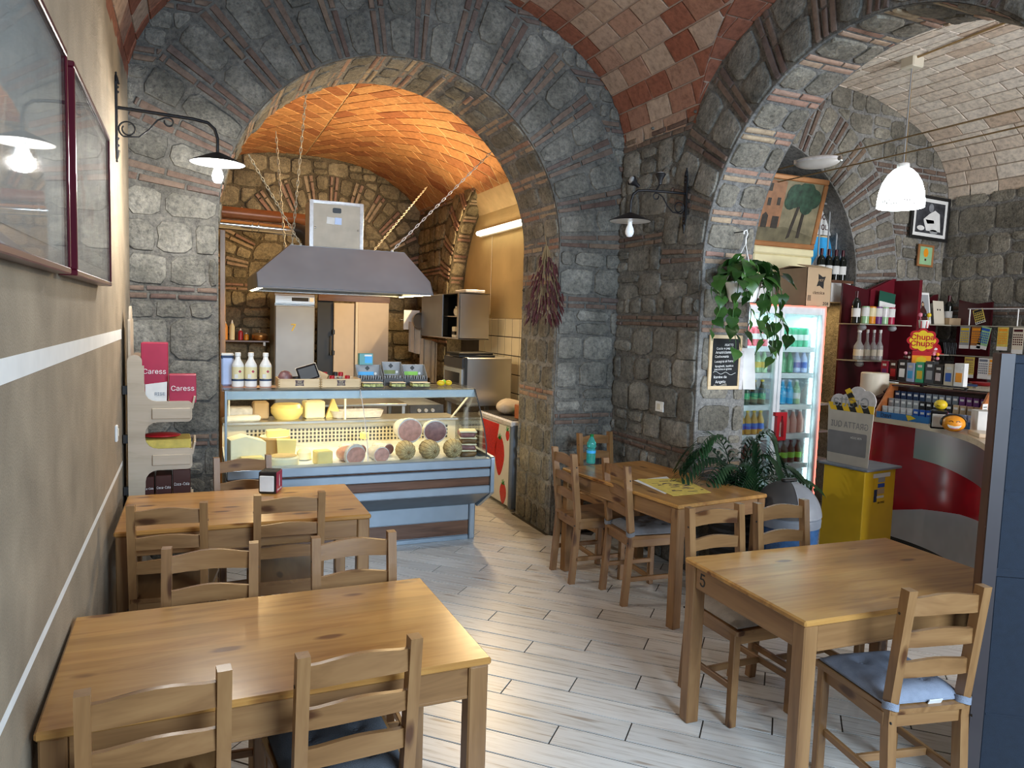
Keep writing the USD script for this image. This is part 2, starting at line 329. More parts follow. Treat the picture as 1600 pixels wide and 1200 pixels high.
plain('soil', (.03, .02, .014), .95)
plain('bag_blue', (.03, .09, .22), .25, var=.3, scale=14, bump=.8, bscale=18)
plain('chili', (.055, .008, .010), .4, var=.35, scale=60)
plain('straw', (.25, .17, .08), .8)
leafm('pothos_leaf', (.010, .042, .008), (.06, .16, .03))
leafm('palm_leaf', (.006, .024, .010), (.022, .075, .026))
pane('clear_pane', (.97, .99, .98), boost=.5)
pane('fridge_pane', (.95, 1, 1), boost=.6)
pane('frame_pane', (.95, .95, .95), boost=.55, rough=.02)
def bottle_glass(name, col, rough=.08):
    mat(name, {'p': ('principled_bsdf', {'base_color': col, 'roughness': rough, 'transmission_weight': .75, 'ior': 1.35})}, [], 'p.BSDF')
bottle_glass('glass_teal', (.10, .70, .62)); bottle_glass('glass_green', (.05, .45, .14)); bottle_glass('glass_amber', (.75, .42, .06)); bottle_glass('glass_clear', (.92, .96, .95))
plain('wine_glass', (.008, .010, .008), .08)
emit('bulb_on', (.86, .94, 1.0), 55); emit('tube_on', (1.0, .84, .52), 11); emit('led_warm', (1.0, .72, .32), 16); emit('fridge_led', (.72, .95, 1.0), 7.0); emit('neon_red', (1.0, .16, .12), 3.0)
mat('lampshade_on', {'p': ('principled_bsdf', {'base_color': (.8, .86, .85), 'roughness': .4, 'emission_color': (.84, .97, .97), 'emission_strength': 4.5})}, [], 'p.BSDF')
mat('bulb_off', {'p': ('principled_bsdf', {'base_color': (.85, .88, .9), 'roughness': .2})}, [], 'p.BSDF')
mat('print_pale', {'tc': ('texture_coordinate', {}), 'mp': ('mapping', {'scale': (1, 9, 1.6)}), 'nz': ('noise_texture', {'scale': 1.6, 'detail': 5.0, 'roughness': .6}), 'rp': ('rgb_ramp', {'ramp': [(.25, (.55, .62, .64)), (.45, (.72, .78, .77)), (.62, (.80, .85, .83)), (.8, (.66, .70, .74))]}), 'p': ('principled_bsdf', {'roughness': .6})},
    [('tc.object', 'mp.vector'), ('mp.vector', 'nz.vector'), ('nz.fac', 'rp.fac'), ('rp.color', 'p.base_color')], 'p.BSDF')
mat('print_figure', {'tc': ('texture_coordinate', {}), 'nz': ('noise_texture', {'scale': 3.2, 'detail': 4.0, 'distortion': 1.2}), 'rp': ('rgb_ramp', {'ramp': [(.30, (.25, .28, .32)), (.45, (.48, .52, .53)), (.55, (.62, .66, .65)), (.66, (.46, .36, .36)), (.8, (.32, .38, .45))]}), 'p': ('principled_bsdf', {'roughness': .6})},
    [('tc.object', 'nz.vector'), ('nz.fac', 'rp.fac'), ('rp.color', 'p.base_color')], 'p.BSDF')

# ------------------------------------------------------------ masonry
def piece(poly, mp, h, rng, nmax=12, inset=.012, rough=.004, base=-.012):
    """one stone or brick: polygon (u, v) on a surface map mp(u, v, h), bevelled and bulging"""
    c = np.array(poly.exterior.coords)[:-1]
    if len(c) > nmax:
        d = np.linspace(0, poly.exterior.length, nmax, endpoint=False); c = np.array([poly.exterior.interpolate(x).coords[0] for x in d])
    n = len(c); o = c.mean(0); sp = np.maximum(np.ptp(c, axis=0), 1e-4)
    s1 = np.maximum(.35, 1-2*inset/sp); s2 = np.maximum(.2, 1-4.6*inset/sp)
    h1 = h*(.62+.10*rng.random(n)); h2 = h+(rng.random(n)-.5)*rough*2
    rings = [(c, np.full(n, base)), (o+(c-o)*(.5+.5*s1), np.asarray(h1)), (o+(c-o)*s2, h2), (o[None]+(rng.random((1, 2))-.5)*.2*sp, np.array([h+rough*rng.random()]))]
    uv = np.vstack([r[0] for r in rings]); hh = np.concatenate([r[1] for r in rings])
    P = mp(uv[:, 0], uv[:, 1], hh); f = []
    for k in range(2):
        for j in range(n):
            p, q = k*n+j, k*n+(j+1) % n; f += [[p, q, q+n], [p, q+n, p+n]]
    for j in range(n): f.append([2*n+j, 2*n+(j+1) % n, 3*n])
    m = trimesh.Trimesh(P, f, process=False)
    a = mp(o[:1], o[1:], np.zeros(1)); b = mp(o[:1], o[1:], np.full(1, .01))
    if (m.face_normals[-n:].sum(0) @ (b-a)[0]) < 0: m = trimesh.Trimesh(P, np.array(f)[:, ::-1], process=False)
    return m
COUNT = {}
def lay(parent, kind, poly, mp, m, rng, h, joint, rnd, **kw):
    """one piece of masonry: shrink by the joint, round the corners, lay it"""
    q = poly.buffer(-joint/2)
    if rnd: q = q.buffer(-rnd).buffer(rnd, quad_segs=2)
    q = max(getattr(q, 'geoms', [q]), key=lambda g: g.area) if not q.is_empty else q
    if q.is_empty or q.area < kw.pop('amin', 4e-4): return
    q = q.simplify(.002 if rnd else .001)
    n = kw.pop('nmax', 12 if rnd else 8)
    me = piece(q, mp, h, rng, nmax=n, **kw)
    k = (str(parent.GetPath()), kind); COUNT.setdefault(k, []).append((me, q.area, m))
def flush():
    """pieces become parts: the 300 largest of a kind one by one, the rest as one stuff part"""
    for (pp, kind), L in COUNT.items():
        L.sort(key=lambda t: -t[1]); par = stage.GetPrimAtPath(pp)
        for me, _, m in L[:298]: part(par, kind, me, m, 40)
        if len(L) > 298:
            by = {}
            for me, _, m in L[298:]: by.setdefault(m, []).append(me)
            for m, ms in by.items(): part(par, 'small_'+kind, cat(ms), m, 40, kind='stuff')
    COUNT.clear()
def jitter_quad(u0, u1, v0, v1, rng, j):
    p = [(u0, v0), ((u0+u1)/2, v0), (u1, v0), (u1, (v0+v1)/2), (u1, v1), ((u0+u1)/2, v1), (u0, v1), (u0, (v0+v1)/2)]
    return Polygon([(a+(rng.random()-.5)*2*j, b+(rng.random()-.5)*2*j) for a, b in p]).buffer(0)
def rows(parent, mp, region, v0, v1, rng, mats, pattern, h=.018, joint=.013, jit=.012, wmul=1.0):
    """coursed rubble with brick bands. pattern: list of 's' tall stones, 'm' small stones, 'b' a double course of thin bricks, cycled bottom up"""
    sm, bm = mats; u0, _, u1, _ = region.bounds; v = v0; i = 0
    while v < v1-.02:
        k = pattern[i % len(pattern)]; i += 1
        H = {'s': .215, 'm': .125, 'l': .26, 'b': .105}[k]*(.92+.16*rng.random()); top = min(v+H, v1)
        if k == 'b':
            for r in range(2):
                a, b = v+H*r/2, v+H*(r+1)/2; u = u0-rng.random()*.15
                while u < u1:
                    w = (.14+.20*rng.random())*wmul; q = jitter_quad(u, u+w, a, b, rng, .003).intersection(region)
                    if not q.is_empty and rng.random() > .06: lay(parent, 'brick', q, mp, bm, rng, h*(.4+.6*rng.random()), .016, 0, inset=.005, rough=.002)
                    u += w
        else:
            lo, hi = {'s': (.15, .38), 'm': (.09, .22), 'l': (.22, .45)}[k]; u = u0-rng.random()*.15
            while u < u1:
                w = (lo+(hi-lo)*rng.random())*wmul
                q = jitter_quad(u, u+w, v+(rng.random()-.5)*.01, top, rng, jit)
                split = k != 'm' and rng.random() < .14
                for g in ([q] if not split else [q.intersection(sbox(-99, -99, 99, v+H*.52)), q.intersection(sbox(-99, v+H*.52, 99, 99))]):
                    g = g.intersection(region)
                    if not g.is_empty: lay(parent, 'stone', g, mp, sm, rng, h*(.55+.75*rng.random()), joint*(.8+.6*rng.random()), (.02 if k != 'm' else .016), inset=.014, rough=.006)
                u += w
        v = top
def ring(parent, mp, region, ctr, a, b, r0, r1, rng, mats, n=15, start=0.0, end=PI, h=.018, bricks=2):
    """an arch of voussoirs: wedges of one or two stones between pairs of long thin bricks set on edge.
    (a, b) are the half axes of the opening, r0, r1 the ring's span outwards from it"""
    sm, bm = mats
    def wedge(t0, t1, q0, q1, j=0):
        ts = np.linspace(t0, t1, 4)
        P = lambda t, q: (ctr[0]+(a+q+(rng.random()-.5)*2*j)*math.cos(t), ctr[1]+(b+q+(rng.random()-.5)*2*j)*math.sin(t))
        return Polygon([P(t, q0) for t in ts]+[P(t, q1) for t in ts[::-1]]).buffer(0).intersection(region)
    w = (end-start)/n; bt = .052/a
    for i in range(n):
        t0 = start+i*w; t = t0+w*(.04*rng.random()); nb = bricks+(rng.random() < .1)
        for k in range(nb):
            q = r0
            while q < r1-.03:
                L = .17+.20*rng.random(); qq = min(r1, q+L)
                g = wedge(t+.006, t+bt*.95, q, qq, .002)
                if not g.is_empty: lay(parent, 'brick', g, mp, bm, rng, h*(.35+.6*rng.random()), .013, 0, inset=.005, rough=.002)
                q = qq
            t += bt
        cut = r0+(r1-r0)*(.42+.2*rng.random())
        spans = [(r0, cut), (cut, r1)] if r1-r0 > .3 else [(r0, r1)]
        for q0, q1 in spans:
            g = wedge(t+.006, t0+w-.002, q0, q1, .006)
            if not g.is_empty: lay(parent, 'stone', g, mp, sm, rng, h*(.6+.7*rng.random()), .02, .025, inset=.013, rough=.006)
def vault_bricks(parent, mp, region, rng, m, L=.27, W=.145, ang=0.0, h=.006, joint=.010, org=(0, 0)):
    """tiles in running bond, courses along the direction ang of the (u, v) sheet"""
    R = affinity.rotate(region, -ang, origin=org); x0, y0, x1, y1 = R.bounds; y = y0; i = 0
    while y < y1:
        w = W*(.95+.1*rng.random()); x = x0-L*(.5*(i % 2)+.15*rng.random()); i += 1
        while x < x1:
            l = L*(.86+.25*rng.random()); q = jitter_quad(x, x+l, y, y+w, rng, .0025).intersection(R)
            if not q.is_empty:
                q = affinity.rotate(q, ang, origin=org)
                for g in getattr(q, 'geoms', [q]):
                    if g.area > .0015: lay(parent, 'brick', g, mp, m, rng, h*(.5+rng.random()), joint, 0, inset=.004, rough=.0015, nmax=8, base=-.006)
            x += l
        y += w

# ============================================================ THE ROOM
rng = np.random.default_rng(11)
YA, XB = 5.358, 3.64                       # stone wall with the counter arch; stone wall with the bar arch
AX, AZ, AR = 1.807, 2.35, 1.277            # counter arch
BY, BZ, BA, BB = 3.0, 2.2, 1.25, 1.22      # bar arch (ellipse), in the plane x = XB .. XB+.44
XB2 = XB+.44
VC, VA, VB, VZ = 1.82, 1.83, 1.12, 3.15    # main vault: section ellipse
LA, LB = 1.41, .69                         # lunettes over the bar arch
WC, WA, WB = 5.83, 1.745, .92              # bar vault
XR, YR = 7.57, 5.36
KX, KY, KA = 3.35, 10.3, 1.75              # kitchen: right wall, back wall, crest
vz = lambda x: VZ+VB*np.sqrt(np.clip(1-((np.asarray(x)-VC)/VA)**2, 0, 1))
wz = lambda x: VZ+WB*np.sqrt(np.clip(1-((np.asarray(x)-WC)/WA)**2, 0, 1))
kz = lambda x: 3.87-.59*(np.abs(np.asarray(x)-KA)/1.58)**2.9
lz = lambda y: VZ+LB*np.sqrt(np.clip(1-((np.asarray(y)-BY)/LA)**2, 0, 1))
def arch_hole(c, z, a, b, bottom=-.1, n=48):
    t = np.linspace(0, PI, n)
    return Polygon([(c+a, bottom)]+[(c+a*math.cos(x), z+b*math.sin(x)) for x in t]+[(c-a, bottom)])
mapA = lambda u, v, h: np.stack([u, YA-h, v], -1)
mapB = lambda u, v, h: np.stack([XB-h, u, v], -1)
STR = 'structure'

# ---- floor: tiles laid on the diagonal
fl = thing('floor', 'whitewashed wood-look tile floor laid on the diagonal', 'floor', kind=STR)
part(fl, 'screed', bb(-.2, 7.9, -1.9, 10.6, -.12, -.004), 'grout', False)
d1, d2 = np.array([math.cos(-.768), math.sin(-.768)]), np.array([math.cos(.803), math.sin(.803)])
reg = Polygon([(0, 1.2), (7.5, 1.2), (7.5, 5.3), (3.62, 5.3), (3.62, 5.36), (3.05, 5.36), (3.05, 6.1), (3.5, 6.1), (3.5, 8.6), (.2, 8.6), (.2, 6.1), (0, 5.35)])
near = []
tile_mesh = {}
R = np.stack([d1, d2], 1)
org = np.array([1.985, 3.438])
for j in range(-42, 46):
    off = (j*.317 % 1)*.92
    for i in range(-10, 10):
        a, b = i*.92+off, j*.153
        poly = Polygon([org+R@np.array(p) for p in ((a+.0035, b+.0045), (a+.9165, b+.0045), (a+.9165, b+.1485), (a+.0035, b+.1485))])
        q = poly.intersection(reg)
        if q.is_empty or q.area < .004: continue
        c = org+R@np.array([a+.46, b+.075]); near.append((q.area, a, b, q))
cam2 = np.array([.366, 0])
near.sort(key=lambda t: np.hypot(*(np.array(t[3].centroid.coords[0])-cam2))*(1 if t[3].centroid.x < 4.2 else 1.5))
rest = []
def tile(a, b, q):
    loc = affinity.affine_transform(q, [*(R.T.ravel()), *(-(R.T@(org+R@np.array([a+.46, b+.075]))))])
    g = max(getattr(loc, 'geoms', [loc]), key=lambda x: x.area)
    ins = g.buffer(-.002)
    if ins.is_empty: return None
    m = prism(g, .006); m.apply_translation((0, 0, -.006))
    return m
for k, (ar, a, b, q) in enumerate(near):
    m = tile(a, b, q)
    if m is None: continue
    c = org+R@np.array([a+.46, b+.075]); ang = math.degrees(math.atan2(d1[1], d1[0])); dz = (rng.random()-.5)*.0012
    if k < 296:
        p = usdkit.mesh(stage, numbered('/World/floor', 'tile'), m, LK['floor_tile'], False)
        p.AddTranslateOp().Set(Gf.Vec3d(c[0], c[1], dz)); p.AddRotateZOp().Set(ang)
    else: rest.append(T(m, (c[0], c[1], dz), (0, 0, ang)))
part(fl, 'distant_tiles', cat(rest), 'floor_tile', False, kind='stuff')

# ---- left plaster wall with two white painted stripes
wl = thing('wall_left', 'taupe sponged plaster wall with two white stripes', 'wall', kind=STR)
part(wl, 'plaster', bb(-.35, 0, -1.9, YA+.02, 0, 3.25), 'taupe_plaster', False)
part(wl, 'painted_stripe', bb(0, .0012, -1.68, YA-.66, 1.588, 1.643), 'white_paint', False, label='wide upper white stripe')
part(wl, 'painted_stripe', bb(0, .0012, -1.68, YA-.7, .872, .897), 'white_paint', False, label='narrow lower white stripe')

# ---- front wall behind the camera with two shop-front openings
wf = thing('wall_front', 'plain plaster shop front wall with two openings', 'wall', kind=STR)
pf = sbox(-.3, 0, 7.9, 4.4).difference(sbox(1.25, .05, 3.62, 3.4)).difference(sbox(4.35, .05, 7.05, 3.1))
part(wf, 'plaster', prism(pf, .2, 'xz', -1.88), 'taupe_plaster', False)

# ---- stone wall with the counter arch
wa = thing('wall_back', 'grey tuff stone wall with a wide arch over the food counter', 'wall', kind=STR)
holeA = arch_hole(AX, AZ, AR, AR)
xs = np.linspace(-.02, XB+.02, 40)
fullA = Polygon([(-.02, 0), (XB+.02, 0)]+[(x, float(vz(np.clip(x, 0, XB)))+.02) for x in xs[::-1]])
part(wa, 'mortar', prism(sbox(-.2, 0, XB2, 4.4).difference(holeA), .70, 'xz', YA), 'mortar', False)
faceA = fullA.difference(holeA)
ringA = Polygon([(AX+1.96*math.cos(t), AZ+1.96*math.sin(t)) for t in np.linspace(0, PI, 60)]+[(-1, AZ), (-1, -1), (5, -1), (5, AZ)]).buffer(0)
cM = ('tuff', 'old_brick')
jl = faceA.intersection(sbox(-.1, 0, 1.2, AZ)); jr = faceA.intersection(sbox(2.5, 0, 4, AZ))
rows(wa, mapA, jl, 0, AZ, rng, cM, ['s', 's', 's', 's', 'b', 's', 'l', 'l', 'm', 'b', 's'], h=.02)
rows(wa, mapA, jr, 0, AZ, rng, cM, ['l', 's', 's', 's', 'b', 's', 's', 's', 's', 'b', 's'], h=.02)
upper = faceA.intersection(sbox(-1, AZ, 5, 5))
disk = Polygon([(AX+(AR+.64)*math.cos(t), AZ+(AR+.64)*math.sin(t)) for t in np.linspace(0, 2*PI, 80)])
ring(wa, mapA, upper.intersection(disk), (AX, AZ), AR, AR, .0, .64, rng, cM, n=15, h=.022)
rows(wa, mapA, upper.difference(disk), AZ, 4.4, rng, cM, ['m', 'm', 'b'], h=.02)
# reveal of the counter arch: right jamb and soffit
mapJ = lambda u, v, h: np.stack([AX+AR-h, u, v], -1)
rows(wa, mapJ, sbox(YA+.01, 0, YA+.70, AZ), 0, AZ, rng, ('tuff_light', 'light_brick'), ['s', 's', 's', 's', 's', 'b', 's', 's', 's', 's', 'b'], h=.016, joint=.018, wmul=.75)
mapS = lambda u, v, h: np.stack([AX+(AR-h)*np.cos(u/AR), v, AZ+(AR-h)*np.sin(u/AR)], -1)
def soffit(parent, mp, L, v0, v1, n, mats, r, h=.014):
    sm, bm = mats; w = L/n
    for i in range(n):
        u = i*w
        for k in range(2):
            v = v0
            while v < v1-.03:
                l = .14+.2*r.random(); lay(parent, 'brick', jitter_quad(u, u+.05, v, min(v+l, v1), r, .003), mp, bm, r, h*r.random(), .014, 0, inset=.005, rough=.002); v += l
            u += .052
        v = v0
        while v < v1-.04:
            l = .16+.26*r.random(); lay(parent, 'stone', jitter_quad(u, (i+1)*w, v, min(v+l, v1), r, .012), mp, sm, r, h*(.5+r.random()), .022, .022, inset=.012, rough=.006); v += l
part(wa, 'pointing', sheet([[(AX+(AR-.002)*math.cos(t), y, AZ+(AR-.002)*math.sin(t)) for y in (YA+.012, YA+.70)] for t in np.linspace(0, PI, 60)]), 'mortar_light', False)
part(wa, 'pointing', bb(AX+AR-.002, AX+AR+.02, YA+.012, YA+.70, 0, AZ), 'mortar_light', False)
soffit(wa, mapS, PI*AR, YA+.01, YA+.70, 15, ('tuff_light', 'light_brick'), rng)

# ---- stone wall with the arch to the bar
wb = thing('wall_right', 'dark tuff stone wall with an arch through to the bar', 'wall', kind=STR)
holeB = arch_hole(BY, BZ, BA, BB)
bz = lambda y: np.maximum(np.where(np.abs(np.asarray(y)-BY) < LA, lz(y), VZ), float(vz(XB))+.01)
ys = np.linspace(.6, YA, 80)
part(wb, 'mortar', prism(sbox(-1.85, 0, YA+.02, 4.4).difference(holeB), .44, 'yz', XB), 'mortar', False)
faceB = Polygon([(.6, 0), (YA, 0)]+[(y, float(bz(y))+.02) for y in ys[::-1]]).difference(holeB)
cB = ('tuff', 'old_brick')
ringB = faceB.intersection(Polygon([(BY+(BA+.50)*math.cos(t), BZ+(BB+.50)*math.sin(t)) for t in np.linspace(-.06, PI+.06, 60)]))
rows(wb, mapB, faceB.intersection(sbox(4, 0, 6, BZ-.02)), 0, BZ-.02, rng, cB, ['s', 's', 's', 'm', 'b', 's', 's', 's', 's', 'b', 'm'], h=.022, jit=.02)
rows(wb, mapB, faceB.difference(ringB).intersection(sbox(3.2, BZ-.02, 6, 5)), BZ-.02, 3.3, rng, cB, ['s', 'b', 'm', 's', 'm'], h=.022, jit=.02)
ring(wb, mapB, ringB, (BY, BZ), BA, BB, .0, .50, rng, cB, n=12, h=.022)
# jamb and soffit of the bar arch, pale with pointed joints
part(wb, 'pointing', bb(XB+.004, XB2-.004, BY+BA-.004, BY+BA+.05, 0, BZ+.02), 'mortar_light', False)
tt = np.linspace(0, PI*.75, 40)
part(wb, 'pointing', sheet([[(x, BY+(BA-.002)*math.cos(t), BZ+(BB-.002)*math.sin(t)) for x in (XB+.004, XB2-.004)] for t in tt]), 'mortar_light', False)
mapBJ = lambda u, v, h: np.stack([u, BY+BA-.004-h, v], -1)
rows(wb, mapBJ, sbox(XB+.01, 0, XB2-.01, BZ), 0, BZ, rng, ('tuff_light', 'light_brick'), ['l', 's', 's', 'b', 's', 's', 's', 'l', 'b', 's'], h=.016, joint=.03)
mapBS = lambda u, v, h: np.stack([v, BY+(BA-.004-h)*np.cos(u/BA), BZ+(BB-.004-h)*np.sin(u/BA)], -1)
soffit(wb, mapBS, PI*BA*.75, XB+.01, XB2-.01, 10, ('tuff_light', 'light_brick'), rng)

# ---- brick vault over the dining room
ce = thing('ceiling', 'brick groin vault over the dining room, pinkish grey with red bricks', 'ceiling', kind=STR)
def curve_map(fz, x0, x1, n=400):
    """arc-length table of a section z = fz(x): returns s(x), x(s), total length, normals pointing down"""
    th = np.linspace(0, PI, n); xs = (x0+x1)/2-(x1-x0)/2*np.cos(th); zs = fz(xs)
    s = np.concatenate([[0], np.cumsum(np.hypot(np.diff(xs), np.diff(zs)))]); tx, tz = np.gradient(xs, s), np.gradient(zs, s)
    return xs, zs, s, tx, tz
def barrel(fz, x0, x1, axis, flip=1):
    xs, zs, s, tx, tz = curve_map(fz, x0, x1)
    def mp(u, v, h):
        x, z, a, b = (np.interp(u, s, q) for q in (xs, zs, tx, tz)); x = x+b*h; z = z-a*h
        return np.stack([x, v, z], -1) if axis == 'y' else np.stack([v, x, z], -1)
    return mp, (lambda x: np.interp(x, xs, s)), s[-1]
def lunette_pair(parent, xa, xb, fz, side, y0, y1, joint_m, brick_m, r, L, W, ang=0):
    """barrel along y cut by a lunette whose section is lz(y); side +1: lunette at x = xb, -1: at x = xa"""
    mp, sx, S = barrel(fz, xa, xb, 'y')
    yy = np.linspace(BY-LA+1e-4, BY+LA-1e-4, 60); xg = np.linspace(xa, xb, 4000)
    half = xg[len(xg)//2:] if side > 0 else xg[:len(xg)//2][::-1]; zc = fz(half)
    xi = np.array([half[np.argmax(zc < lz(y))] if (zc < lz(y)).any() else half[-1] for y in yy])
    edge = S if side > 0 else 0.0
    cut = Polygon([(sx(x), y) for x, y in zip(xi, yy)]+[(edge+side*.01, yy[-1]), (edge+side*.01, yy[0])]).buffer(0)
    reg = sbox(0, y0, S, y1).difference(cut)
    vault_bricks(parent, mp, reg, r, brick_m, L, W, 90, org=(0, 0))
    g = reg.buffer(0); ny = 60; nu = 80
    U, V = np.meshgrid(np.linspace(0, S, nu), np.linspace(y0, y1, ny), indexing='ij')
    xw = xb if side > 0 else xa
    # backing: the higher of the two surfaces, as one sheet
    P = mp(U.ravel(), V.ravel(), np.full(U.size, -.004)).reshape(nu, ny, 3)
    inl = np.abs(P[..., 1]-BY) < LA; zz = np.where(inl & ((P[..., 0]-(xa+xb)/2)*side > 0), np.maximum(P[..., 2], lz(P[..., 1])+.004), P[..., 2]); P[..., 2] = zz
    Q = P.copy(); Q[..., 2] += .0
    part(parent, 'joint_bed', sheet(P[::-1] if False else P), joint_m, True)
    lm, sl, SL = barrel(lz, BY-LA, BY+LA, 'x')
    lr = Polygon([(sl(y), x) for x, y in zip(xi, yy)]+[(SL, xw), (0, xw)]).buffer(0)
    vault_bricks(parent, lm, lr, r, brick_m, L, W, 90)
lunette_pair(ce, VC-VA, VC+VA, lambda x: vz(x), 1, .9, YA, 'vault_joint', 'vault_brick', np.random.default_rng(5), .29, .165)
part(ce, 'upper_slab', bb(-.3, 7.9, -1.9, YA, 4.42, 4.5), 'vault_joint', False)

# ---- brick vault over the bar, pale
cb = thing('ceiling', 'pale cream brick barrel vault over the bar', 'ceiling', kind=STR)
lunette_pair(cb, WC-WA, WC+WA, lambda x: wz(x), -1, 1.6, YR, 'cream_joint', 'cream_brick', np.random.default_rng(6), .30, .135)

# ---- back wall of the bar with its dark arched recess
wbb = thing('wall_bar_back', 'brown grey stone wall with a dark arched recess behind the drinks fridge', 'wall', kind=STR)
NX, NZ, NR = 5.07, 2.23, 1.28
holeN = arch_hole(NX, NZ, NR, NR)
part(wbb, 'mortar', prism(sbox(XB2, 0, XR+.3, 4.4).difference(holeN), .5, 'xz', YR), 'mortar_light', False)
mapR = lambda u, v, h: np.stack([u, YR-h, v], -1)
xs = np.linspace(XB2+.02, XR, 40)
faceR = Polygon([(XB2+.02, 1.0), (XR, 1.0)]+[(x, float(wz(x))+.02) for x in xs[::-1]]).difference(holeN)
cR = ('tuff_light', 'light_brick')
dN = Polygon([(NX+(NR+.55)*math.cos(t), NZ+(NR+.55)*math.sin(t)) for t in np.linspace(0, PI, 60)])
ring(wbb, mapR, faceR.intersection(dN), (NX, NZ), NR, NR, 0, .55, rng, ('tuff_light', 'old_brick'), n=14, end=PI*.85)
rows(wbb, mapR, faceR.intersection(sbox(4.1, 2, 8, 5).union(sbox(6.3, 0, 8, 5))).difference(dN), 1.0, 4.2, rng, ('tuff_light', 'old_brick'), ['s', 's', 'b', 's', 'l', 'b', 's'])
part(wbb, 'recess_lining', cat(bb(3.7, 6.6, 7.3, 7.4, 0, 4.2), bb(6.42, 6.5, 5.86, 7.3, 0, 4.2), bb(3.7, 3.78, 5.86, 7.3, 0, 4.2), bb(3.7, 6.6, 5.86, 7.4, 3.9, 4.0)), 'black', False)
wbr = thing('wall_bar_right', 'brown grey stone wall at the right of the bar', 'wall', kind=STR)
part(wbr, 'mortar', bb(XR, XR+.3, -1.9, YR+.4, 0, 4.4), 'mortar_light', False)
mapRR = lambda u, v, h: np.stack([XR-h, u, v], -1)
rows(wbr, mapRR, sbox(3.6, 1.0, YR, VZ+.04), 1.0, VZ+.04, rng, ('tuff_light', 'old_brick'), ['s', 'l', 's', 'l', 'b', 'l', 's', 's', 'l'])

# ---- kitchen
wk = thing('wall_kitchen_back', 'warm lit stone wall with a blind arch at the back of the kitchen', 'wall', kind=STR)
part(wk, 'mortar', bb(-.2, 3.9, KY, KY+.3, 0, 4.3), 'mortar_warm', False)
mapK = lambda u, v, h: np.stack([u, KY-h, v], -1)
xs = np.linspace(.4, KX+.2, 40)
faceK = Polygon([(.4, .9), (KX+.2, .9)]+[(x, float(kz(x))+.02) for x in xs[::-1]])
KC, KZ, KR = 2.05, 2.2, 1.02
dK = Polygon([(KC+(KR+.42)*math.cos(t), KZ+(KR+.42)*math.sin(t)) for t in np.linspace(0, PI, 60)]).buffer(0)
dI = Polygon([(KC+KR*math.cos(t), KZ+KR*math.sin(t)) for t in np.linspace(0, PI, 60)]).buffer(0)
cK = ('tuff_warm', 'light_brick')
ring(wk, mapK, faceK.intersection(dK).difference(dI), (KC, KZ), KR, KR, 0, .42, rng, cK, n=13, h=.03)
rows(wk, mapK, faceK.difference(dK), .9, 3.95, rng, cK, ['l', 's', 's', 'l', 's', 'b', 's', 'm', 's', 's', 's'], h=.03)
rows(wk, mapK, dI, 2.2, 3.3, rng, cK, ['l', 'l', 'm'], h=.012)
wkr = thing('wall_kitchen_right', 'stone wall with a blind arch, beige plaster and cream tiles', 'wall', kind=STR)
QY, QZ, QR = 7.53, 1.93, 1.43
holeQ = arch_hole(QY, QZ, QR, QR)
part(wkr, 'mortar', prism(sbox(6.04, 0, KY+.02, 4.3).difference(holeQ), .22, 'yz', KX), 'mortar_warm', False)
part(wkr, 'plaster', bb(KX+.2, KX+.4, 5.9, KY, 1.79, 4.3), 'beige_plaster', False)
part(wkr, 'plaster', bb(KX+.19, KX+.4, 5.9, KY, 0, 1.79), 'grout', False, label='tiled lower wall backing')
k = 0
for iy in range(11):
    for iz in range(5):
        y0, z0 = 6.12+iy*.2, .79+iz*.2
        part(wkr, 'tile', bb(KX+.188, KX+.202, y0+.004, y0+.196, z0+.004, z0+.196, .003), 'tile_white', False)
mapQ = lambda u, v, h: np.stack([KX-h, u, v], -1)
faceQ = sbox(6.1, 1.0, KY, 3.6).difference(holeQ)
dQ = Polygon([(QY+(QR+.42)*math.cos(t), QZ+(QR+.42)*math.sin(t)) for t in np.linspace(0, PI, 60)]).buffer(0)
ring(wkr, mapQ, faceQ.intersection(dQ), (QY, QZ), QR, QR, 0, .42, rng, cK, n=14, h=.03)
rows(wkr, mapQ, faceQ.difference(dQ), 1.0, 3.6, rng, cK, ['s', 's', 'b', 's', 'm'], h=.03)
mapQS = lambda u, v, h: np.stack([v, QY+(QR-h)*np.cos(u/QR), QZ+(QR-h)*np.sin(u/QR)], -1)
soffit(wkr, mapQS, PI*QR, KX+.01, KX+.19, 16, ('tuff_warm', 'light_brick'), rng)
wkl = solo('wall_kitchen_left', bb(-.3, .3, YA+.7, KY, 0, 4.3), 'mortar_warm', 'plain stone coloured wall at the left of the kitchen', 'wall', kind=STR)
ck = thing('ceiling', 'orange lit brick vault over the kitchen', 'ceiling', kind=STR)
mk = lambda u, v, h: np.stack([u, v, kz(u)-h], -1)
rk = np.random.default_rng(9)
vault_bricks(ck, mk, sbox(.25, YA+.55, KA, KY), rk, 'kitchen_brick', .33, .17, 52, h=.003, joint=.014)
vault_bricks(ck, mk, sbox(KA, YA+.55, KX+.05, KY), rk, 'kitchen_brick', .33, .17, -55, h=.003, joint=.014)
U, V = np.meshgrid(np.linspace(.1, KX+.3, 40), np.linspace(YA+.5, KY+.1, 4), indexing='ij')
part(ck, 'joint_bed', sheet(mk(U.ravel(), V.ravel(), np.full(U.size, -.003)).reshape(40, 4, 3)), 'kitchen_joint', True)
part(ck, 'upper_slab', bb(-.3, 3.9, YA+.7, KY+.3, 4.3, 4.4), 'kitchen_joint', False)
flush()

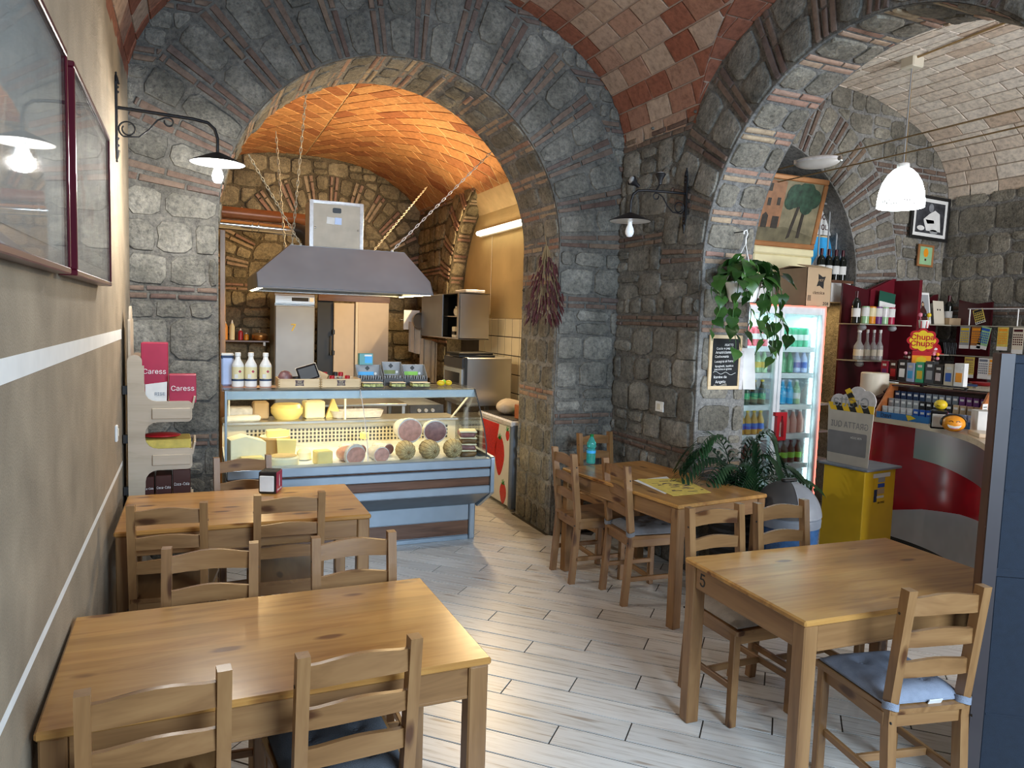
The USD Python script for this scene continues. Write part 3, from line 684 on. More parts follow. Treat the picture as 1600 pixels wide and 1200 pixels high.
# ============================================================ TABLES AND CHAIRS
def top_mesh(w, d, t): return bx(w, d, t, .006)
def make_table(label, loc, rotz, number=None, top='pine_top'):
    """1.18 x .74 pine table, origin on the floor at its middle"""
    t = thing('dining_table', label, 'table', loc, rotz, 'pine dining tables')
    part(t, 'tabletop', bx(1.18, .74, .024, .006, (0, 0, .728)), top)
    for sx in (-1, 1):
        for sy in (-1, 1):
            part(t, 'leg', bx(.062, .062, .716, .005, (sx*.552, sy*.332, .358)), 'pine_z')
    for sy in (-1, 1):
        part(t, 'apron', cat(bx(1.04, .022, .095, .003, (0, sy*.345, .668)), bx(1.04, .014, .012, .003, (0, sy*.351, .622))), 'pine_x')
    for sx in (-1, 1):
        part(t, 'apron', bx(.022, .60, .095, .003, (sx*.565, 0, .668)), 'pine_y')
    if number:
        n = txt(number, .055, .001); v = n.vertices
        n = trimesh.Trimesh(np.stack([np.full(len(v), -.5768)-v[:, 2], -v[:, 0]+.25, v[:, 1]+.672], 1), n.faces, process=False)
        part(t, 'table_number', n, 'black', False, label='handwritten black number 5')
    return t
TZ = {'T1': (.60, 2.35), 'T2': (.63, 4.09), 'T5': (2.938, 2.216)}
make_table('large pine table in the left foreground, against the plaster wall', (.602, 2.352, 0), .46)
make_table('pine table beside the wooden napkin stand, with the red napkin dispenser on it', (.627, 4.085, 0), -.46)
make_table('pine table marked with the number 5 at the right', (2.94, 2.215, 0), -2.7, number='5')
make_table('brown pine table against the dark stone wall, with a yellow map on it', (3.205, 4.03, 0), -83, top='pine_top')

def slat(z, h, w=.285, arch=.014, t=.016, bow=.012, tilt=0.0):
    """chair back rail, bowed backwards, with an arched upper edge"""
    n = 9; us = np.linspace(-1, 1, n); P = []
    for u in us:
        a = arch*(1-u*u)**2 if arch else 0
        y = -bow*(1-u*u); x = u*w/2
        P.append([(x, y-t/2, z-h/2+.35*a), (x, y-t/2, z+h/2+a), (x, y+t/2, z+h/2+a), (x, y+t/2, z-h/2+.35*a), (x, y-t/2, z-h/2+.35*a)])
    P = np.array(P); m = sheet(P); caps = []
    for i in (0, n-1):
        q = P[i][:4]; caps.append(trimesh.Trimesh(q, [[0, 1, 2], [0, 2, 3]] if i == 0 else [[0, 2, 1], [0, 3, 2]], process=False))
    m = cat(m, caps); return m
def post(x):
    """back leg and post in one: raked below, leaning back above the seat"""
    pts = [(-.205, 0), (-.175, .40), (-.178, .47), (-.225, .89)]; w = .034
    prof = Polygon([(y-.019, z) for y, z in pts]+[(y+.021, z) for y, z in pts[::-1]])
    m = prism(prof, w, 'yz', x-w/2); return m
def make_chair(label, loc, rotz):
    """ladder-back pine chair; origin on the floor under the seat, facing +y"""
    c = thing('dining_chair', label, 'chair', loc, rotz, 'pine ladder-back chairs')
    part(c, 'seat', prism(Polygon([(-.155, -.19), (.155, -.19), (.185, .195), (-.185, .195)]).buffer(.008), .02, 'xy', .428), 'pine_y', 30)
    for s in (-1, 1):
        part(c, 'back_post', post(s*.15), 'pine_z', 20)
        part(c, 'front_leg', bx(.036, .036, .43, .004, (s*.168, .165, .215)), 'pine_z')
    for k, (z, h) in enumerate(((.826, .062), (.705, .055), (.590, .055))):
        yb = -.178-.047*(z-.47)/.42
        part(c, 'back_slat', T(slat(z, h, arch=.016 if k == 0 else .013), (0, yb, 0)), 'pine_x', 40)
    part(c, 'seat_rail', bx(.30, .02, .052, .003, (0, .168, .402)), 'pine_x'); part(c, 'seat_rail', bx(.27, .02, .052, .003, (0, -.176, .402)), 'pine_x')
    for s in (-1, 1):
        part(c, 'seat_rail', bx(.02, .33, .052, .003, (s*.16, -.005, .402)), 'pine_y')
        part(c, 'stretcher', bx(.018, .35, .03, .003, (s*.158, -.01, .17)), 'pine_y')
    part(c, 'stretcher', bx(.30, .018, .03, .003, (0, -.03, .17)), 'pine_x')
    part(c, 'screw_caps', cat([rod((s*.166, -.205, z), (s*.1685, -.205, z), .005, 8) for s in (-1, 1) for z in (.80, .405)]), 'black', kind='stuff')
    return c
def back_at(x, y, rz):
    """chair origin from the middle of the back's top"""
    a = math.radians(rz); return (x-.225*math.sin(a), y+.225*math.cos(a), 0)
CH = [((.285, 1.848), 4, 'worn pine chair nearest the camera at the far left, tucked under the large left table'),
      ((.772, 1.874), 3, 'pine chair with a dark grey cushion at the front of the large left table'),
      ((.428, 2.90), 176, 'pine chair at the far side of the large left table, nearer the plaster wall'),
      ((.957, 2.885), 179, 'pine chair at the far side of the large left table, towards the open floor'),
      ((.262, 3.595), -5, 'pine chair in front of the napkin dispenser table, next to the plaster wall'),
      ((.80, 3.652), -2, 'pine chair in front of the table with the red napkin dispenser, towards the open floor'),
      ((.645, 4.70), 186, 'pine chair between the food counter and the table with the red napkin dispenser'),
      ((2.715, 2.852), 180, 'pine chair with a light cushion at the back of table 5'),
      ((3.115, 2.83), 179, 'pine chair at the back of table 5, in front of the rubbish bin'),
      ((2.75, 1.66), -11, 'pine chair with a blue grey tufted cushion at the front of table 5'),
      ((2.70, 4.43), -92, 'pine chair without a cushion at the map table, beside the corner pillar'),
      ((2.835, 3.975), -94, 'pine chair with a grey cushion tied on, in front of the map on the table'),
      ((3.34, 5.125), 187, 'pine chair at the far end of the map table, behind the water bottle')]
chair0 = None; spots = []
for (x, y), rz, lab in CH:
    o = back_at(x, y, rz); spots.append((o, rz))
    if chair0 is None: chair0 = make_chair(lab, o, rz)
    else: dup(chair0, o, rz, lab)
def cushion(i, m, label, tagged=True, z=.4485):
    (x, y, _), rz = spots[i]
    c = thing('seat_cushion', label, 'cushion', (x, y, z), rz, 'chair cushions')
    n = 25; U, V = np.meshgrid(np.linspace(-1, 1, n), np.linspace(-1, 1, n), indexing='ij')
    prof = (1-np.abs(U)**5)*(1-np.abs(V)**5); d = np.zeros_like(U)
    for a, b in ((-.42, -.42), (.42, -.42), (-.42, .42), (.42, .42), (0, 0)): d += np.exp(-((U-a)**2+(V-b)**2)/.018)
    top = .012+.034*prof**.6-.020*d*prof
    wid = .162+.014*(V+1)/2
    P = np.stack([U*wid, V*.178+.006, top], -1); Q = P.copy(); Q[..., 2] = .004*(1-prof)
    N = n*n; idx = np.arange(N).reshape(n, n); rg = np.concatenate([idx[0, :], idx[1:, -1], idx[-1, -2::-1], idx[-2:0:-1, 0]])
    a = sheet(P); b = sheet(Q); f = np.vstack([a.faces, b.faces[:, ::-1]+N, [[rg[k], rg[k]+N, rg[(k+1) % len(rg)]] for k in range(len(rg))], [[rg[(k+1) % len(rg)], rg[k]+N, rg[(k+1) % len(rg)]+N] for k in range(len(rg))]])
    part(c, 'pad', trimesh.Trimesh(np.vstack([a.vertices, b.vertices]), f, process=False), m, 60)
    for sx in (-1, 1):
        for k, (a, b) in enumerate(((-.42, 0), (.42, 0), (0, 0))[:0]): pass
        r = .026; th = np.linspace(0, 2*PI, 22)
        loop = [(sx*.15+r*1.05*math.cos(t), -.178+r*1.1*math.sin(t), .010+.004*math.sin(t*2)) for t in th]
        L = np.array(loop); w = np.array([0, 0, .013]); part(c, 'tie', sheet(np.stack([L-w, L+w], 1), .004), m, 60)
    for a, b in ((-.42, -.42), (.42, -.42), (-.42, .42), (.42, .42), (0, 0)):
        part(c, 'tuft', ball(.007, (a*.167, b*.178+.006, .029), (1, 1, .5), 1), m)
    if tagged: part(c, 'care_label', bx(.055, .003, .028, 0, (.03, -.181, .005), (25, 0, 0)), 'paper')
    return c
cushion(1, 'fabric_dark', 'dark grey tufted cushion on the chair at the front of the large left table', False)
cushion(7, 'fabric_light', 'light beige tufted cushion on the chair behind table 5', False)
cushion(9, 'fabric_blue', 'blue grey tufted cushion with a white care label, front chair of table 5')
cushion(11, 'fabric_grey', 'grey cushion tied on the chair in front of the yellow map', False)

# ---- things on the tables
def napkin_box(loc, rz, label, sc=1.0):
    d = thing('napkin_dispenser', label, 'napkin dispenser', loc, rz, 'red napkin dispensers')
    w, dp, h = .10*sc, .115*sc, .125*sc
    part(d, 'casing', bx(w, dp, h, .006, (0, 0, h/2)), 'black_gloss')
    part(d, 'side_panel', bx(.002, dp*.94, h*.94, .0, (w/2+.0005, 0, h/2)), 'crimson', label='red printed side')
    part(d, 'napkins', bx(w*.80, .012, h*.72, .003, (-.002, -dp/2-.003, h*.46)), 'paper')
    bot = lathe([(0, 0), (.007, .001), (.0075, .012), (.0065, .02), (.008, .03), (.0045, .042), (.003, .05), (.0035, .056)], 12)
    bot.vertices *= (1, 1, 1.15); part(d, 'bottle_print', trimesh.Trimesh(np.stack([bot.vertices[:, 0]*.08+w/2+.0018, bot.vertices[:, 1], bot.vertices[:, 2]*1.05*sc+.034*sc], 1), bot.faces, process=False), 'white')
    t = txt('Coca-Cola', .011*sc, .0008); v = t.vertices; part(d, 'lettering', trimesh.Trimesh(np.stack([w/2+.0016+v[:, 2], v[:, 0], v[:, 1]+.02*sc], 1), t.faces, process=False), 'white', False)
    return d
napkin_box((.775, 4.36, .74), -22, 'red and black napkin dispenser on the table beside the napkin stand')
mp_ = thing('paper_map', 'yellow printed paper placemat lying on the table by the dark stone wall', 'placemat', (3.205, 3.82, .7405), 0)
quad = [(-.135, .26), (.19, .19), (.105, -.205), (-.19, -.22)]
part(mp_, 'sheet', prism(quad, .0012, 'xy', .0015), 'map_paper', False)
part(mp_, 'under_sheet', prism([(-.175, .235), (.12, .285), (.0, -.05), (-.2, -.15)], .001, 'xy'), 'paper', False, label='white sheet underneath')
rm = random.Random(3); part(mp_, 'print', cat([bx(.02+.05*rm.random(), .006+.01*rm.random(), .0004, 0, (-.10+.2*rm.random(), -.15+.3*rm.random(), .003), (0, 0, rm.random()*40-20)) for _ in range(26)]), 'old_brick', kind='stuff')
wb_ = thing('water_bottle', 'turquoise plastic water bottle on the map table', 'bottle', (3.045, 4.655, .74), 0)
part(wb_, 'body', lathe([(0, 0), (.03, .002), (.034, .012), (.033, .05), (.035, .06), (.032, .075), (.034, .10), (.027, .112), (.034, .125), (.033, .15), (.022, .175), (.0125, .19), (.0125, .20)], 24), 'glass_teal', 50)
part(wb_, 'cap', cyl(.0145, .017, 16, (0, 0, .199), .002), 'glass_green'); part(wb_, 'label', lathe([(.0345, .078), (.0348, .098)], 24), 'sky_blue')

# ============================================================ LEFT WALL
plain('crimson_dark', (.07, .004, .012), .28)
def picture(y0, y1, z0, z1, d, m, label):
    """framed picture on the left wall; face looks along +x"""
    f = thing('framed_picture', label, 'picture', (0, (y0+y1)/2, (z0+z1)/2), 0, 'red framed pictures')
    w, h, b = y1-y0, z1-z0, .018
    for s in (-1, 1):
        part(f, 'frame_rail', bx(d, w, b, .003, (d/2+.002, 0, s*(h-b)/2)), 'crimson_dark')
        part(f, 'frame_stile', bx(d, b, h-2*b, .003, (d/2+.002, s*(w-b)/2, 0)), 'crimson_dark')
    part(f, 'backing', bx(.012, w-2*b, h-2*b, 0, (.010, 0, 0)), 'black')
    part(f, 'mount', bx(.004, w-2*b, h-2*b, 0, (d-.014, 0, 0)), 'white')
    part(f, 'print', bx(.002, w-.13, h-.12, 0, (d-.0105, 0, 0)), m)
    part(f, 'glass', bx(.003, w-2*b, h-2*b, 0, (d-.003, 0, 0)), 'frame_pane')
    return f
picture(1.40, 2.478, 1.85, 2.475, .045, 'print_pale', 'large red framed glazed picture nearest the camera on the left wall')
picture(2.565, 3.60, 1.85, 2.475, .05, 'print_figure', 'red framed glazed picture next to the wall lamp on the left wall')
def sconce(origin, sx, lit, label, L):
    """wall lamp: back plate, gooseneck arm with scroll, flat enamel shade and a bare bulb; arm along +x (sx=1) or -x"""
    s = thing('wall_lamp', label, 'lamp', origin, 0 if sx > 0 else 180)
    part(s, 'back_plate', cat(bx(.012, .034, .36, .002, (.006, 0, 0)), *[lathe([(.017, 0), (.011, .03), (.004, .05), (.006, .058), (0, .064)], 8, (.006, 0, .17)), T(lathe([(.017, 0), (.011, .03), (.004, .05), (.006, .058), (0, .064)], 8), (.006, 0, -.17), (180, 0, 0))]), 'black_iron')
    part(s, 'screws', cat([ball(.007, (.013, 0, z), (1, 1, 1), 1) for z in (.13, .155, -.11, -.145)]), 'dark_metal', kind='stuff')
    arm = [(0, 0, .05), (.15, 0, .047), (L-.12, 0, .04), (L-.05, 0, .03), (L-.015, 0, .0), (L, 0, -.05), (L, 0, -.13)]
    part(s, 'arm', tube(arm, .009, 10), 'black_iron', 50)
    sc = [(.03+.045*(1-t*.45)*math.cos(a)+.028, 0, -.055+.045*(1-t*.45)*math.sin(a)) for t, a in zip(np.linspace(1, 0, 26), np.linspace(-1.2*PI, 1.35*PI, 26))]
    sc = [(p[0], 0, p[2]) for p in sc]; tail = [(.11, 0, -.09), (.16, 0, -.045), (.20, 0, .01), (.235, 0, .028)]
    curl = [(.255+.022*math.cos(a), 0, .008+.022*math.sin(a)) for a in np.linspace(PI*.6, -1.1*PI, 16)]
    part(s, 'scroll', cat(tube(sc+tail+curl, .0045, 7)), 'black_iron', 50)
    part(s, 'shade', lathe([(.018, 0), (.05, -.012), (.145, -.055), (.147, -.058), (.14, -.056), (.05, -.018), (.018, -.010)], 32, (L, 0, -.125)), 'black_iron', 50)
    part(s, 'shade_lining', lathe([(.018, -.012), (.05, -.0195), (.142, -.0585)], 32, (L, 0, -.125)), 'enamel_white', 50, label='white enamel inside of the shade')
    part(s, 'socket', cyl(.018, .055, 16, (L, 0, -.19), .003), 'white')
    part(s, 'bulb', lathe([(0, -.105), (.018, -.10), (.028, -.083), (.031, -.065), (.026, -.042), (.016, -.02), (.0145, -.002)], 20, (L, 0, -.188)), 'bulb_on' if lit else 'bulb_off', 50)
    return s
sconce((0, 4.49, 2.76), 1, True, 'lit black iron wall lamp on the plaster wall at the left', .50)
sphere_light('/World/wall_lamp_glow', (.50, 4.49, 2.475), .045, (1.0, .96, .88), 750)
s2 = sconce((XB-.02, 4.45, 2.66), -1, False, 'unlit black iron wall lamp with camera-like spots on the dark stone wall', .46)
SPL = [(.012, 0), (.016, .03), (.038, .07), (.036, .075), (0, .06)]
part(s2, 'spot_lamp', T(lathe(SPL, 14), (.40, 0, .06), (0, 60, 0)), 'black_iron', 40)
part(s2, 'spot_lamp', cat(T(lathe(SPL, 14), (.26, .05, .08)), rod((.26, 0, .045), (.26, .05, .09), .006)), 'black_iron', 40)
part(s2, 'spot_glass', ball(.03, (.46, 0, .095), (.6, 1, 1), 1), 'grey'); part(s2, 'spot_glass', ball(.03, (.26, .05, .15), (1, 1, .6), 1), 'grey')
th_ = thing('wall_switch', 'white narrow switch plate on the left plaster wall beside the napkin stand', 'switch', (0, 4.265, 1.115), 0)
part(th_, 'plate', bx(.012, .045, .085, .003, (.006, 0, 0)), 'white'); part(th_, 'rocker', bx(.006, .02, .04, .002, (.014, 0, .005)), 'offwhite')
sw = thing('wall_switch', 'white square switch plate on the dark stone wall above the map table', 'switch', (XB-.024, 4.64, 1.152), 0)
part(sw, 'plate', bx(.012, .105, .078, .003), 'white'); part(sw, 'rocker', bx(.006, .022, .045, .002, (-.008, .011, 0)), 'offwhite'); part(sw, 'rocker', bx(.006, .022, .045, .002, (-.008, -.013, 0)), 'offwhite')

# ---- plywood stand with napkin packs
st = thing('napkin_stand', 'pale plywood display stand with curved open shelves in the left corner', 'stand', (0.03, 4.80, 0), 0)
side = sbox(0, 0, .085, 1.44).union(rrect(0, .075, 1.3, 1.50, .035)).union(sbox(0, 0, .33, .66))
for z0, z1 in ((.836, .96), (1.115, 1.235)): side = side.union(rrect(0, .335, z0, z1, .025)).union(sbox(0, z0-.1, .16, z1+.1))
for z0, z1 in ((.665, .836), (.96, 1.115)): side = side.difference(rrect(.088, .6, z0, z1, .065))
side = side.difference(rrect(.088, .6, 1.235, 1.9, .06)).difference(rrect(.088, .6, .2, .53, .065))
for y in (-.14, .14): part(st, 'side_panel', prism(side, .014, 'xz', y-.007), 'ply', False)
pk = unary_union([rrect(-.12, .13, .3, 1.70, .012), Polygon([(.055*math.cos(a), 1.69+.085*math.sin(a)) for a in np.linspace(0, PI, 20)])])
part(st, 'back_panel', prism(pk, .012, 'yz', .004), 'ply', False)
for z in (.645, .945, 1.215):
    part(st, 'shelf', bb(.02, .34, -.133, .133, z-.006, z+.006), 'ply', False)
    if z > .7:
        part(st, 'shelf_front', T(bx(.012, .27, .075, .002), (.342, 0, z+.01), (0, 12, 0)), 'ply')
        part(st, 'shelf_lip', bx(.20, .012, .06, .002, (.225, -.154, z-.05)), 'ply')
for z in (.72, 1.02, 1.30): part(st, 'wall_bracket', bx(.03, .02, .05, .002, (-.012, -.13, z)), 'black')
def pack(x, y, z, sx, sy, sz, m, label, text, th, tm='white', rz=0, group=None, name='napkin_pack', swoosh=False):
    p = thing(name, label, 'box', (x, y, z), rz, group)
    part(p, 'carton', bx(sx, sy, sz, .003, (0, 0, sz/2)), m)
    t = txt(text, th); t.vertices[:, 0] *= min(1, .86*sx/np.ptp(t.vertices[:, 0])); t = front(t); part(p, 'lettering', T(t, (0, -sy/2-.0004, sz*.52)), tm, False)
    if swoosh: part(p, 'swoosh', T(front(prism(Polygon([(-.06, .01), (0, -.004), (.06, .012), (.0, .006)]), .001)), (0, -sy/2-.0004, sz*.25)), tm, False)
    return p
G1 = 'crimson napkin packs'
pack(.165, 4.82, 1.2215, .14, .15, .345, 'crimson', 'tall crimson napkin pack standing at the top of the plywood stand', 'Caress', .028, group=G1, swoosh=True)
pack(.315, 4.735, 1.2215, .145, .10, .165, 'crimson', 'smaller crimson napkin pack at the outer edge of the plywood stand', 'Caress', .028, group=G1)
pc = thing('paper_note', 'white folded paper note in front of the tall crimson pack', 'paper', (.175, 4.675, 1.2215), 0)
part(pc, 'sheet', prism([(-.055, 0), (.055, 0), (.058, .125), (-.055, .11)], .002, 'xz', 0), 'paper', False); part(pc, 'lettering', T(front(txt('RISE', .018)), (.02, -.0004, .055)), 'blue_grey', False)
solo('paper_bags', T(bx(.26, .21, .055, .004), (0, 0, .028)), 'map_paper', 'yellow paper placemats stacked on the middle shelf of the plywood stand', 'paper stack', loc=(.225, 4.79, .952), rotz=2)
solo('red_pouch', T(ball(.08, (0, 0, 0), (1.3, .9, .18), 3), (0, 0, .015)), 'red', 'flat red pouch lying on the yellow placemats in the plywood stand', 'pouch', loc=(.20, 4.77, 1.008))
for k, (x, w, h) in enumerate(((.128, .07, .145), (.211, .088, .15), (.307, .098, .18))):
    pack(x, 4.74, .652, w-.003, .15, h, 'coke_brown', ['dark brown drinks carton nearest the plaster wall in the plywood stand', 'middle dark brown drinks carton in the plywood stand', 'tallest dark brown drinks carton at the outer edge of the plywood stand'][k], 'Coca-Cola', .016*w/.095, group='brown drinks cartons', name='drinks_carton')

# ============================================================ FOOD COUNTER
CX0, CX1 = .575, 2.49
plain('fridge_white', (.72, .76, .78), .35)
fc = thing('food_counter', 'glazed refrigerated food counter with blue grey trim and walnut bands under the stone arch', 'counter')
def yz(pts, x0=CX0, x1=CX1): return prism(pts, x1-x0, 'yz', x0)
part(fc, 'plinth', bb(CX0+.02, 2.40, 5.47, 6.0, 0, .42), 'alu', 20)
part(fc, 'kick_panel', bb(CX0+.02, 2.40, 5.462, 5.47, .04, .155), 'walnut', False, label='walnut lower band of the base')
part(fc, 'kick_trim', cat(bb(CX0+.02, 2.40, 5.455, 5.47, .0, .035, .003), bb(CX0+.02, 2.40, 5.458, 5.47, .16, .285, .003)), 'alu')
part(fc, 'end_column', bb(2.405, 2.455, 5.45, 5.52, 0, .42, .008), 'alu')
plain('dark_belly', (.13, .16, .19), .4)
part(fc, 'belly_panel', yz([(5.46, .285), (5.165, .44), (5.18, .47), (5.48, .47)]), 'dark_belly', False)
for z0, z1, m, d in ((.44, .50, 'alu', .0), (.50, .567, 'walnut', .010), (.567, .63, 'alu', .0), (.63, .645, 'walnut', .012), (.645, .71, 'alu', -.012)):
    part(fc, 'front_band', bb(CX0, CX1-.03, 5.165+d, 5.26, z0, z1, .006), m)
part(fc, 'end_cap', prism(Polygon([(5.155, .44), (5.155, .72), (5.20, .725), (5.95, .74), (5.95, .30), (5.44, .27)]).buffer(-.02).buffer(.02, quad_segs=3), .028, 'yz', CX1-.028), 'alu', 30)
part(fc, 'tank', bb(CX0, CX1-.03, 5.26, 6.02, .42, .60), 'alu', False)
part(fc, 'deck', yz([(5.262, .665), (6.0, .73), (6.0, .71), (5.262, .645)], CX0, CX1-.03), 'fridge_white', False)
part(fc, 'back_panel', bb(CX0, CX1-.03, 6.0, 6.04, .60, .90), 'offwhite', False)
part(fc, 'air_grille', cat([bb(.75+i*.03, .765+i*.03, 5.994, 6.0, .745+j*.03, .763+j*.03) for i in range(55) for j in range(4)]), 'charcoal', False, kind='stuff')
part(fc, 'rear_shelf', bb(CX0, CX1-.03, 5.93, 6.25, .90, .925, .004), 'steel')
part(fc, 'front_glass', sheet([[(x, y, z) for y, z in ((5.235, .70), (5.245, .80), (5.30, .92), (5.40, 1.06), (5.53, 1.205))] for x in (CX0+.01, CX1-.035)], .006), 'clear_pane', False)
part(fc, 'end_glass', prism([(5.24, .71), (5.25, .80), (5.305, .92), (5.405, 1.06), (5.535, 1.205), (5.98, 1.205), (5.98, .71)], .006, 'yz', CX1-.04), 'clear_pane', False)
part(fc, 'glass_edge', tube([(CX1-.037, y, z) for y, z in ((5.238, .705), (5.247, .80), (5.303, .92), (5.403, 1.06), (5.533, 1.207))], .005, 6), 'charcoal')
part(fc, 'glass_joint', tube([(1.53, y-.002, z) for y, z in ((5.238, .705), (5.247, .80), (5.303, .92), (5.403, 1.06), (5.533, 1.207))], .003, 6), 'wrap')
part(fc, 'end_post', bb(CX0-.002, CX0+.016, 5.50, 5.53, .62, 1.21, .003), 'alu')
part(fc, 'top_rail', cat(bb(CX0, CX1-.03, 5.53, 5.60, 1.14, 1.205, .005)), 'alu')
part(fc, 'top_glass', bb(CX0-.02, CX1-.03, 5.50, 6.02, 1.207, 1.217, .002), 'clear_pane', False)
part(fc, 'top_shelf', bb(CX0, CX1-.05, 5.60, 6.0, 1.196, 1.206), 'wrap', False)
part(fc, 'light_strip', bb(CX0+.05, CX1-.1, 5.605, 5.625, 1.165, 1.18), 'led_warm', False)
part(fc, 'support_rod', rod((2.40, 5.95, .92), (2.44, 5.60, 1.16), .009, 10), 'white')
for x in (.62, 1.5): part(fc, 'support_rod', rod((x, 5.96, .92), (x, 5.96, 1.2), .009, 10), 'white')
rect_light('counter_light', (1.5, 5.62, 1.15), (1.5, 5.72, .6), 1.7, .03, (1.0, .78, .40), 48)

def deckz(y): return .666+(y-5.262)*.0881
def cut_ham(name, label, c, r, L, yaw, body, face, group, tilt=0, sq=(1, 1, .9)):
    h = thing(name, label, 'cured meat', c, yaw, group)
    prof = [(0, L), (r*.35, L*.97), (r*.75, L*.8), (r*.98, L*.45), (r, L*.2), (r*.985, 0)]
    m = lathe(prof[::-1], 24); pass
    m = T(m, (0, 0, 0), (-90, 0, 0)); m.vertices *= (1, 1, sq[2]); m.apply_translation((0, 0, r*sq[2]))
    part(h, 'body', lump(m, .006, 14, 3), body, 60)
    d = lathe([(0, .006), (r*.93, .004), (r*.985, -.002)], 24); d = T(d, (0, 0, 0), (90, 0, 0)); d.vertices *= (1, 1, sq[2]); d.apply_translation((0, 0, r*sq[2]))
    part(h, 'cut_face', d, face, 60)
    part(h, 'wrapper', T(lathe([(r*.99, 0), (r*1.02, .004), (r*1.01, .03)], 24), (0, .0, r*sq[2]), (-90, 0, 0)), 'wrap', 60)
    return h
GM = 'meats in the food counter'
cut_ham('cured_ham', 'large cut cooked ham wrapped in film, left one on top of the netted salami', (1.915, 5.50, .80), .098, .24, 5, 'wrap', 'ham', GM)
cut_ham('cured_ham', 'large dark cut raw ham wrapped in film, right one on top of the netted salami', (2.12, 5.50, .795), .090, .24, -6, 'wrap', 'ham_dark', GM)
cut_ham('cured_ham', 'pink cooked meat loaf in film at the front left of the meats', (1.47, 5.36, deckz(5.36)), .085, .2, 25, 'ham', 'ham', GM, sq=(1, 1, .75))
cut_ham('cured_ham', 'pale sausage roll in film between the meat loaf and the netted salami', (1.665, 5.37, deckz(5.37)), .062, .2, 12, 'wrap', 'ham', GM)
cut_ham('cured_ham', 'thin film wrapped sausage lying behind the pale sausage roll', (1.55, 5.55, .695), .048, .25, 30, 'wrap', 'ham_dark', GM)
cut_ham('cured_ham', 'small dark round sausage standing behind the first netted salami', (1.755, 5.52, .705), .045, .22, 20, 'wrap', 'ham_dark', GM)
for k, (x, lab) in enumerate(((1.855, 'first netted salami from the left in the food counter'), (2.045, 'middle netted salami in the food counter'), (2.235, 'netted salami nearest the dark smoked ham in the food counter'))):
    h = thing('netted_salami', lab, 'cured meat', (x, 5.41, deckz(5.41)+.001), (0, 8, -8)[k], GM)
    L, r = .11, .074; a = np.linspace(-1, 1, 13)
    part(h, 'body', T(lathe([(max(0, r*math.sqrt(max(0, 1-t*t))), t*L) for t in a], 24), (0, 0, r), (-90, 0, 0)), 'salami', 60)
    part(h, 'netting', cat([tube([((r+.001)*math.sqrt(max(0, 1-t*t))*math.cos(q), t*L, r+(r+.001)*math.sqrt(max(0, 1-t*t))*math.sin(q)) for t in np.linspace(-.99, .99, 11)], .0016, 4) for q in np.linspace(0, 2*PI, 14, endpoint=False)]), 'straw', kind='stuff')
    part(h, 'knot', ball(.012, (0, -L-.004, r), (1, .8, 1), 1), 'straw')
sp = thing('smoked_ham', 'stack of dark smoked ham slabs at the right end of the food counter', 'cured meat', (2.375, 5.46, deckz(5.46)), -15, GM)
for k in range(4):
    m = lump(bx(.13, .18, .045, .014, (0.006*(-1)**k, 0, .025+.05*k)).subdivide().subdivide(), .012, 13, k); part(sp, 'slab', m, 'speck' if k % 2 == 0 else 'ham_dark', 50)
    part(sp, 'fat_edge', lump(bx(.135, .17, .012, .005, (0, -.004, .05+.05*k)).subdivide().subdivide(), .006, 15, k+9), 'cheese_white', 50)
GC = 'cheeses in the food counter'
def cheese(name, label, mesh, m, loc, rz=0): return solo(name, mesh, m, label, 'cheese', GC, loc=loc, rotz=rz)
cheese('cheese_block', 'large pale yellow half cheese with a sloping top at the left of the counter', prism([(0, 0), (.24, 0), (.24, .16), (.10, .205), (0, .18)], .16, 'xz', -.08), 'cheese_white', (.60, 5.52, deckz(5.46)), 8)
cheese('cheese_block', 'small yellow cheese block in front of the large half cheese', bx(.15, .09, .085, .006, (0, 0, .043)), 'cheese', (.745, 5.36, deckz(5.34)+.003), 4)
w = thing('round_cheese', 'round ricotta cheese with mottled top near the counter glass', 'cheese', (.96, 5.39, deckz(5.40)), 0, GC)
part(w, 'body', cyl(.105, .075, 32, (0, 0, 0), .012), 'cheese_white'); part(w, 'paste', cyl(.092, .004, 28, (0, 0, .074)), 'beige_plaster')
w = thing('round_cheese', 'dark rinded cheese wheel with a yellow wedge on it', 'cheese', (.93, 5.72, .71), 0, GC)
part(w, 'rind', cyl(.115, .135, 32, (0, 0, 0), .012), 'rind'); part(w, 'cut_top', cyl(.105, .003, 28, (0, 0, .134)), 'cheese_white')
cheese('cheese_wedge', 'yellow cheese wedge lying on the dark rinded wheel', prism([(-.08, -.05), (.09, -.03), (.05, .06), (-.06, .05)], .045, 'xy'), 'cheese', (.94, 5.70, .849), 10)
cheese('cheese_wedge', 'tall yellow parmesan wedge in front of the dark rinded wheel', prism([(-.06, 0), (.05, 0), (.068, .15), (-.07, .155)], .07, 'xz', -.035), 'cheese', (1.0, 5.545, deckz(5.55)), -6)
cheese('cheese_block', 'bright yellow cheese block in film right of the round ricotta', bx(.115, .11, .10, .008, (0, 0, .05)), 'cheese', (1.235, 5.40, deckz(5.38)+.004), 12)
cheese('cheese_block', 'small white cheese half between the ricotta and the bright yellow block', lathe([(0, 0), (.055, 0), (.052, .05), (.03, .075), (0, .08)], 20), 'cheese_white', (1.125, 5.56, deckz(5.57)), 0)
solo('film_wrap', lump(bx(.20, .11, .016, .006, (0, 0, .008)).subdivide().subdivide(), .008, 20, 4), 'wrap', 'crumpled clear film under the bright yellow cheese block', 'wrap', loc=(1.20, 5.315, deckz(5.31)+.001), rotz=6)
cheese('cheese_wedge', 'small yellow cheese end above the film wrapped sausage', bx(.05, .06, .055, .008, (0, 0, .03)), 'cheese', (1.60, 5.70, .80), 30)
